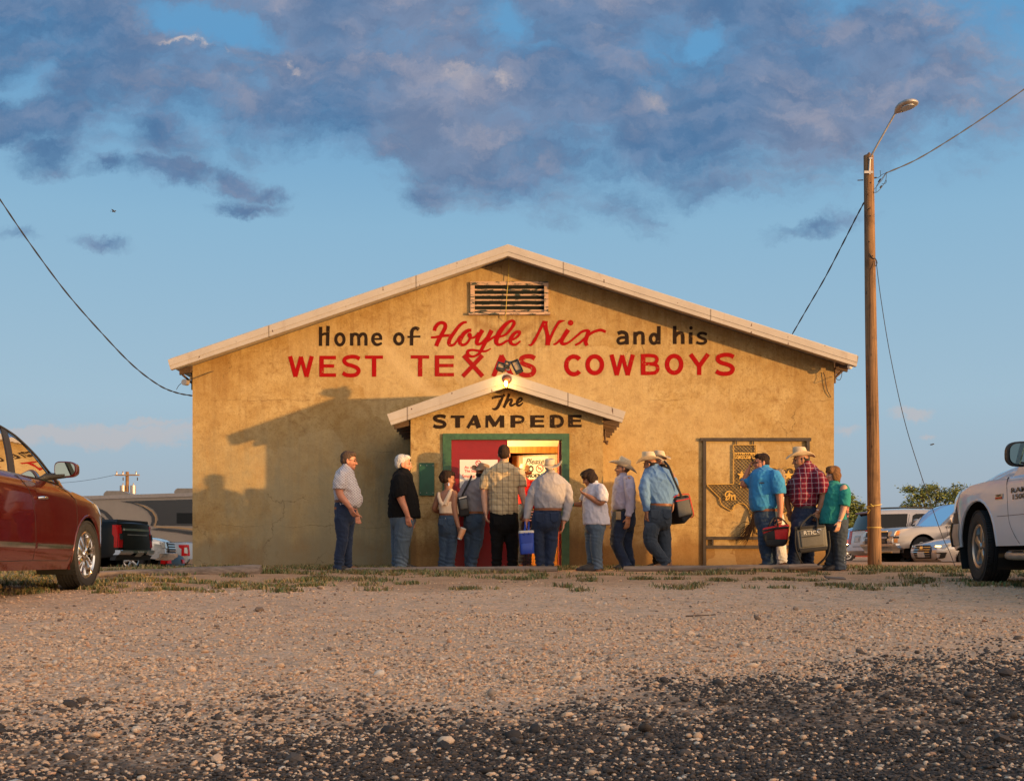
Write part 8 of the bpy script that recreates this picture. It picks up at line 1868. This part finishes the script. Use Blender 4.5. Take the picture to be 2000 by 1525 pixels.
# ------------------------------------------------------------------ kerb logs and scraps of wood
def log(label, x0_, x1_, Y0_, Y1_, r0, r1, ztop0=None, ztop1=None, m='greywood', name='log', sq=1.0):
    n = 16; k = MB(); rg = []; m_ = 22; r_ = np.random.default_rng(int(x0_))
    A, B = P(x0_, 0, Y0_), P(x1_, 0, Y1_)
    A.z = (HC + (1085 - ztop0) / F * Y0_ - r0) if ztop0 else float(gz_at(A.x, Y0_)) + r0 * .8; B.z = (HC + (1085 - ztop1) / F * Y1_ - r1) if ztop1 else float(gz_at(B.x, Y1_)) + r1 * .8
    ph = r_.uniform(0, 6, 5)
    for i in range(m_):
        f = i / (m_ - 1); c = A.lerp(B, f); rr = r0 + (r1 - r0) * f; e = 1 if 0 < i < m_ - 1 else .93
        rg.append([c + Vector((r_.normal(0, .003), math.cos(a) * rr * 1.15 * e, math.sin(a) * rr * e * (1 + .07 * math.sin(3 * a + ph[0] + f * 5) + .05 * math.sin(7 * a + ph[1]) + .05 * math.sin(f * 17 + ph[2])))) for a in [2 * math.pi * j / n for j in range(n)]])
    k.rings(rg); return tag(k.build(name, MT[m], None, 55), label, 'log')
log('weathered log kerb ending in front of the left half of the hall', 196, 510, 15.1, 15.7, .055, .10, 1114, 1103.5)
log('long weathered log kerb lying across the front of the porch', 676, 1088, 16.05, 16.15, .06, .06, 1109, 1104.5)
log('thin split log kerb lying before the steel sign at the right', 1218, 1594, 16.15, 16.05, .045, .06, 1105.5, 1100.5)
k = MB(); a, c = P(1540, 1109, 15.9), P(1606, 1107, 15.85); k.tube([a, a.lerp(c, .5), c], [.03, .035, .022], 8); tag(k.build('wood_strip', MT['greywood'], None, 50), 'broken grey strip of wood beside the right end of the split log', 'wood strip')
k = MB(); a = P(1612, 1134, 13.6); g = float(gz_at(a.x, 13.6)); c = P(1650, 1134, 13.6); k.box(Vector(((a.x + c.x) / 2, 13.6, g + .022)), (c.x - a.x, .10, .014), Matrix.Rotation(R(3), 3, 'Y') @ Matrix.Rotation(R(9), 3, 'X')); k.tube([Vector((a.x - .02, 13.6, g + .05)), Vector((a.x + .05, 13.6, g + .015))], [.008, .02], 6); tag(k.build('wood_scrap', MT['greywood'], None, 40), 'small flat scrap of pale wood lying on the gravel at the right', 'wood scrap')
log('thin dark twig lying on the mid gravel', 1340, 1395, 8.55, 8.6, .006, .004, None, None, 'rafter', 'twig')

# ------------------------------------------------------------------ things people carry
def pp(Rg, zx, zy, Y, d=0.0): p = P(Rg[0] + zx / Rg[2], Rg[1] + zy / Rg[2], Y); p.y += d; return p
MT['peach'] = simple('peach tumbler coat', (.72, .34, .16), .35, 0, .05); MT['blackfab'] = simple('black nylon', (.016, .015, .015), .8, 0, .2, 30, .4, 90); MT['bluepl'] = simple('blue plastic', (.012, .05, .34), .38, 0, .08, 8); MT['whitepl'] = simple('off white plastic', (.60, .54, .46), .4, 0, .05); MT['redfab'] = simple('red nylon', (.55, .012, .014), .6, 0, .12, 14, .3, 60); MT['greyfab'] = simple('grey coated fabric', (.105, .10, .085), .6, 0, .12, 10, .3, 60)
Yt = 16.80; a, c = pp(R2, 382, 975, Yt), pp(R2, 342, 1080, Yt); ax_ = (c - a); t = thing('tumbler', 'peach insulated tumbler in the hand of the woman in peach top', 'tumbler', tuple(c))
Q = ax_.to_track_quat('Z', 'Y').to_matrix().to_4x4(); Q.translation = a; ln = ax_.length; rr = 30 / 5.083 / F * Yt
k = MB(); k.lathe([(0, 0), (rr * 1.0, 0), (rr * 1.02, ln * .1), (rr * .98, ln * .42), (rr * .80, ln * .9), (rr * .76, ln), (0, ln)], Q, 22); k.build('tumbler_body', MT['peach'], t, 40); k = MB(); k.lathe([(0, -.012), (rr * .98, -.010), (rr * 1.03, .004), (rr * .98, .016)], Q, 22); k.build('lid', MT['whitepl'], t, 40); k = MB(); k.lathe([(rr * .80, ln * .88), (rr * .79, ln + .006), (0, ln + .006)], Q, 22); k.build('steel_base', MT['galv'], t, 40)
k = MB(); hs = Q.to_3x3() @ Vector((1, 0, 0)); hs = hs if hs.x < 0 else -hs; k.tube([a + hs * rr + ax_ * .12, a + hs * (rr + .045) + ax_ * .18, a + hs * (rr + .045) + ax_ * .5, a + hs * rr + ax_ * .6], .011, 8); k.build('handle', MT['peach'], t, 60)
# shoulder bag of the man in grey
Yb = 16.93; c = pp(R2, 378, 755, Yb); t = thing('shoulder_bag', 'black insulated shoulder bag at the hip of the man in grey shirt', 'bag', tuple(c))
k = MB(); k.rbox(c, (.15, .16, .30), .03, Matrix.Rotation(R(-10), 3, 'Y')); k.build('bag_body', MT['blackfab'], t, 60); k = MB(); k.rbox(c + Vector((.012, -.085, .03)), (.115, .03, .15), .014, Matrix.Rotation(R(-10), 3, 'Y')); k.build('pocket', MT['greyfab'], t, 60); k = MB(); k.box(c + Vector((0, -.088, .125)), (.12, .03, .02), Matrix.Rotation(R(-14), 3, 'Y')); k.build('trim', MT['whitepl'], t)
k = MB(); k.tube([Vector(q) for q in catmull([tuple(pp(R2, 462, 455, 17.02)), tuple(pp(R2, 440, 510, 16.92)), tuple(pp(R2, 410, 570, 16.90)), tuple(pp(R2, 378, 630, 16.90)), tuple(pp(R2, 372, 660, 16.92))], 5)], .016, 7); k.build('strap', MT['blackfab'], t, 60)
# blue cooler
Yc = 16.2; t = thing('cooler', 'blue hard cooler with off white lid hanging from a hand', 'cooler', tuple(pp(R3, 145, 1230, Yc)))
w_ = 150 / 5.083 / F * Yc; h_ = 205 / 5.083 / F * Yc; c = pp(R3, 147, 1125, Yc); Mr = Matrix.Rotation(R(-3), 3, 'Y'); k = MB()
rg = []
for f, sx in ((0, .90), (.03, .93), (.5, .965), (.51, .945), (.53, .945), (.54, .97), (1, 1.0)):
    rg.append([c + Mr @ Vector((w_ / 2 * sx * math.copysign(abs(math.cos(a)) ** .3, math.cos(a)), .11 * sx * math.copysign(abs(math.sin(a)) ** .3, math.sin(a)), -h_ / 2 + f * h_)) for a in [2 * math.pi * (j + .5) / 32 for j in range(32)]])
k.rings(rg); k.build('cooler_body', MT['bluepl'], t, 40); k = MB(); rg = []
for z_, sx in ((.002, 1.0), (.004, 1.03), (.030, 1.03), (.038, .96)): rg.append([c + Mr @ Vector((w_ / 2 * sx * math.copysign(abs(math.cos(a)) ** .3, math.cos(a)), .11 * sx * math.copysign(abs(math.sin(a)) ** .3, math.sin(a)), h_ / 2 + z_)) for a in [2 * math.pi * (j + .5) / 32 for j in range(32)]])
k.rings(rg); k.build('lid', MT['whitepl'], t, 40)
hp = pp(R3, 150, 925, Yc); k = MB(); s0, s1 = c + Mr @ Vector((-w_ * .16, -.118, h_ / 2 - .02)), c + Mr @ Vector((w_ * .14, -.118, h_ / 2 - .02)); k.tube([s0, s0.lerp(hp, .8) + Vector((-.015, 0, 0)), hp + Vector((-.03, 0, .015)), hp + Vector((.03, 0, .015)), s1.lerp(hp, .8) + Vector((.02, 0, 0)), s1], .014, 8); k.build('handle', MT['bluepl'], t, 60)
# striped tote in the doorway
Yq = 18.2; c = pp(R3, 185, 850, Yq); t = thing('tote_bag', 'black and white striped bag held in the doorway', 'bag', tuple(c)); k = MB(); k.rbox(c, (.13, .08, .20), .02); k.build('bag_body', cloth('striped canvas', (.015, .015, .015)), t, 60)
for i in range(4): k = MB(); k.box(c + Vector((0, -.041, -.07 + i * .045)), (.122, .004, .018)); k.build('white_stripe', MT['white'], t)
# cowboy's cooler bag
Yb = 16.55; t = thing('cooler_bag', 'black and grey cooler bag with red piping on the shoulder of the cowboy in blue', 'bag', tuple(pp(R4, 770, 940, Yb)))
def box8(fr, bk_, Y0_, Y1_, Rg): return [pp(Rg, a, b_, Y0_) for a, b_ in fr] + [pp(Rg, a, b_, Y1_) for a, b_ in bk_]
bx6 = [(0, 1, 2, 3), (7, 6, 5, 4), (0, 4, 5, 1), (1, 5, 6, 2), (2, 6, 7, 3), (3, 7, 4, 0)]
def soft(name, fr, bk_, Y0_, Y1_, Rg, m, parent, rnd=.03):
    k = MB(); k.add(box8(fr, bk_, Y0_, Y1_, Rg), [f[::-1] for f in bx6]); o = k.build(name, m, parent)
    b_ = o.modifiers.new('round', 'BEVEL'); b_.width = rnd; b_.segments = 4; b_.limit_method = 'NONE'; o.data.shade_smooth(); return o
soft('bag_body', [(668, 665), (842, 640), (885, 840), (800, 935)], [(655, 670), (800, 650), (850, 850), (655, 945)], Yb - .12, Yb + .14, R4, MT['blackfab'], t)
soft('pocket', [(712, 680), (845, 668), (878, 830), (740, 868)], [(712, 680), (845, 668), (878, 830), (740, 868)], Yb - .15, Yb - .10, R4, MT['greyfab'], t, .02)
k = MB()
for pts in ([(690, 665), (740, 640), (842, 634)], [(712, 704), (780, 692), (846, 676)], [(842, 640), (868, 740), (886, 840), (860, 870)]): k.tube([Vector(q) for q in catmull([tuple(pp(R4, a, b_, Yb - .155)) for a, b_ in pts], 5)], .008, 6)
k.build('red_piping', MT['redfab'], t, 60); k = MB(); k.tube([Vector(q) for q in catmull([tuple(pp(R4, 600, 310, 16.5)), tuple(pp(R4, 645, 370, 16.32)), tuple(pp(R4, 690, 480, 16.30)), tuple(pp(R4, 735, 580, 16.36)), tuple(pp(R4, 760, 640, 16.40))], 5)], .017, 7); k.tube([pp(R4, 760, 640, 16.4), pp(R4, 766, 668, 16.4)], .022, 6); k.build('strap', MT['blackfab'], t, 60)
# red cooler bag
Yb = 16.55; t = thing('cooler_bag', 'red and black cooler bag carried by the man in turquoise shirt', 'bag', tuple(pp(R5, 380, 1150, Yb)))
soft('bag_body', [(242, 975), (508, 930), (505, 1085), (270, 1110)], [(300, 955), (520, 935), (500, 1085), (300, 1110)], Yb - .12, Yb + .14, R5, MT['redfab'], t, .025)
soft('base', [(252, 1060), (506, 1080), (470, 1150), (290, 1160)], [(300, 1060), (510, 1080), (480, 1145), (310, 1155)], Yb - .127, Yb + .15, R5, MT['blackfab'], t, .03); soft('side_panel', [(250, 1030), (370, 985), (378, 1080), (262, 1090)], [(250, 1030), (370, 985), (378, 1080), (262, 1090)], Yb - .132, Yb - .10, R5, MT['blackfab'], t, .012)
k = MB(); k.tube([pp(R5, 245, 1000, Yb - .13), pp(R5, 380, 972, Yb - .135), pp(R5, 508, 962, Yb - .13)], .017, 6); k.tube([Vector(q) for q in catmull([tuple(pp(R5, 310, 955, Yb - .13)), tuple(pp(R5, 335, 905, Yb - .14)), tuple(pp(R5, 372, 868, 16.58)), tuple(pp(R5, 395, 905, Yb - .14)), tuple(pp(R5, 405, 960, Yb - .13))], 5)], .012, 6); k.tube([Vector(q) for q in catmull([tuple(pp(R5, 380, 870, 16.6)), tuple(pp(R5, 425, 870, Yb)), tuple(pp(R5, 470, 905, Yb + .05)), tuple(pp(R5, 505, 950, Yb + .1))], 5)], .011, 6); k.build('straps', MT['blackfab'], t, 60)
# grey cooler bag
Yb = 16.28; t = thing('cooler_bag', 'grey zipped cooler bag with long strap carried by the man in red plaid', 'bag', tuple(pp(R5, 735, 1225, Yb)))
soft('bag_body', [(575, 965), (880, 935), (905, 1165), (610, 1205)], [(565, 975), (840, 945), (860, 1165), (600, 1200)], Yb - .13, Yb + .13, R5, MT['greyfab'], t, .03)
soft('lid', [(563, 955), (868, 935), (872, 962), (570, 990)], [(560, 960), (850, 940), (850, 960), (562, 985)], Yb - .14, Yb + .14, R5, MT['blackfab'], t, .012); soft('base', [(606, 1170), (902, 1145), (890, 1190), (625, 1222)], [(606, 1170), (870, 1150), (860, 1190), (625, 1215)], Yb - .135, Yb + .135, R5, MT['blackfab'], t, .02)
soft('pocket', [(620, 1000), (860, 980), (865, 1140), (640, 1165)], [(620, 1000), (860, 980), (865, 1140), (640, 1165)], Yb - .145, Yb - .11, R5, MT['greyfab'], t, .012)
k = MB(); k.tube([pp(R5, 640, 1062, Yb - .15), pp(R5, 820, 1040, Yb - .15)], .006, 6); k.build('zip', MT['blackfab'], t)
o = text('RTIC', .075, face_m(pp(R5, 722, 1018, Yb - .150)) @ Matrix.Rotation(R(3), 4, 'Z'), MT['plate'], 'badge_lettering', t, 0, .001, 1.15)
k = MB(); c = pp(R5, 815, 1000, Yb - .155); k.tube([c + Vector((.03 * math.cos(a), 0, .025 * math.sin(a))) for a in np.linspace(.6, 5.0, 12)], .005, 6); k.build('clip', MT['chrome'], t)
k = MB()
for x_ in (640, 800): k.tube([Vector(q) for q in catmull([tuple(pp(R5, x_ - 20, 990, Yb - .14)), tuple(pp(R5, x_ - 5, 940, Yb - .14)), tuple(pp(R5, 690 + (x_ - 640) * .6, 880, 16.38)), tuple(pp(R5, 735, 838, 16.42))], 5)], .014, 6)
k.build('handles', MT['blackfab'], t, 60); k = MB(); k.tube([Vector(q) for q in catmull([tuple(pp(R5, 575, 990, Yb - .12)), tuple(pp(R5, 578, 1150, Yb - .13)), tuple(pp(R5, 610, 1260, Yb - .1)), tuple(pp(R5, 648, 1320, Yb - .05))], 6)], .011, 6); k.tube([Vector(q) for q in catmull([tuple(pp(R5, 905, 1000, Yb - .1)), tuple(pp(R5, 915, 1150, Yb - .1)), tuple(pp(R5, 880, 1255, Yb - .08)), tuple(pp(R5, 782, 1352, Yb - .05))], 6)], .016, 6); k.build('strap', MT['blackfab'], t, 60)
c = pp(R5, 150, 312, 16.97); k = MB(); k.rbox(c, (.012, .07, .13), .005, Matrix.Rotation(R(-12), 3, 'Y')); tag(k.build('phone', MT['blackplastic'], None, 60), 'phone held to the ear of the man in turquoise shirt', 'phone')

# birds
for px_, py_, Y, lb in ((1820, 868, 60, 'small dark bird flying low right of the light pole'), (222, 413, 60, 'tiny dark bird flying high left of the hall roof')):
    c = P(px_, py_, Y); k = MB(); k.ell(c, (.10, .03, .035), Matrix.Rotation(R(-12), 3, 'Y'), 10, 6); k.ell(c + Vector((.10, 0, .025)), (.035, .025, .025), None, 8, 5)
    for s_ in (1, -1): k.add([c + Vector((.05, 0, .01)), c + Vector((.02, s_ * .15, .05)), c + Vector((-.03, s_ * .34, .02)), c + Vector((-.04, s_ * .12, .02)), c + Vector((-.05, 0, .01))], [(0, 1, 3, 4), (1, 2, 3)])
    k.add([c + Vector((-.08, .0, .01)), c + Vector((-.19, .04, 0)), c + Vector((-.19, -.04, 0))], [(0, 1, 2)]); tag(k.build('bird', simple('dark feathers', (.04, .035, .03), .8), None), lb, 'bird')
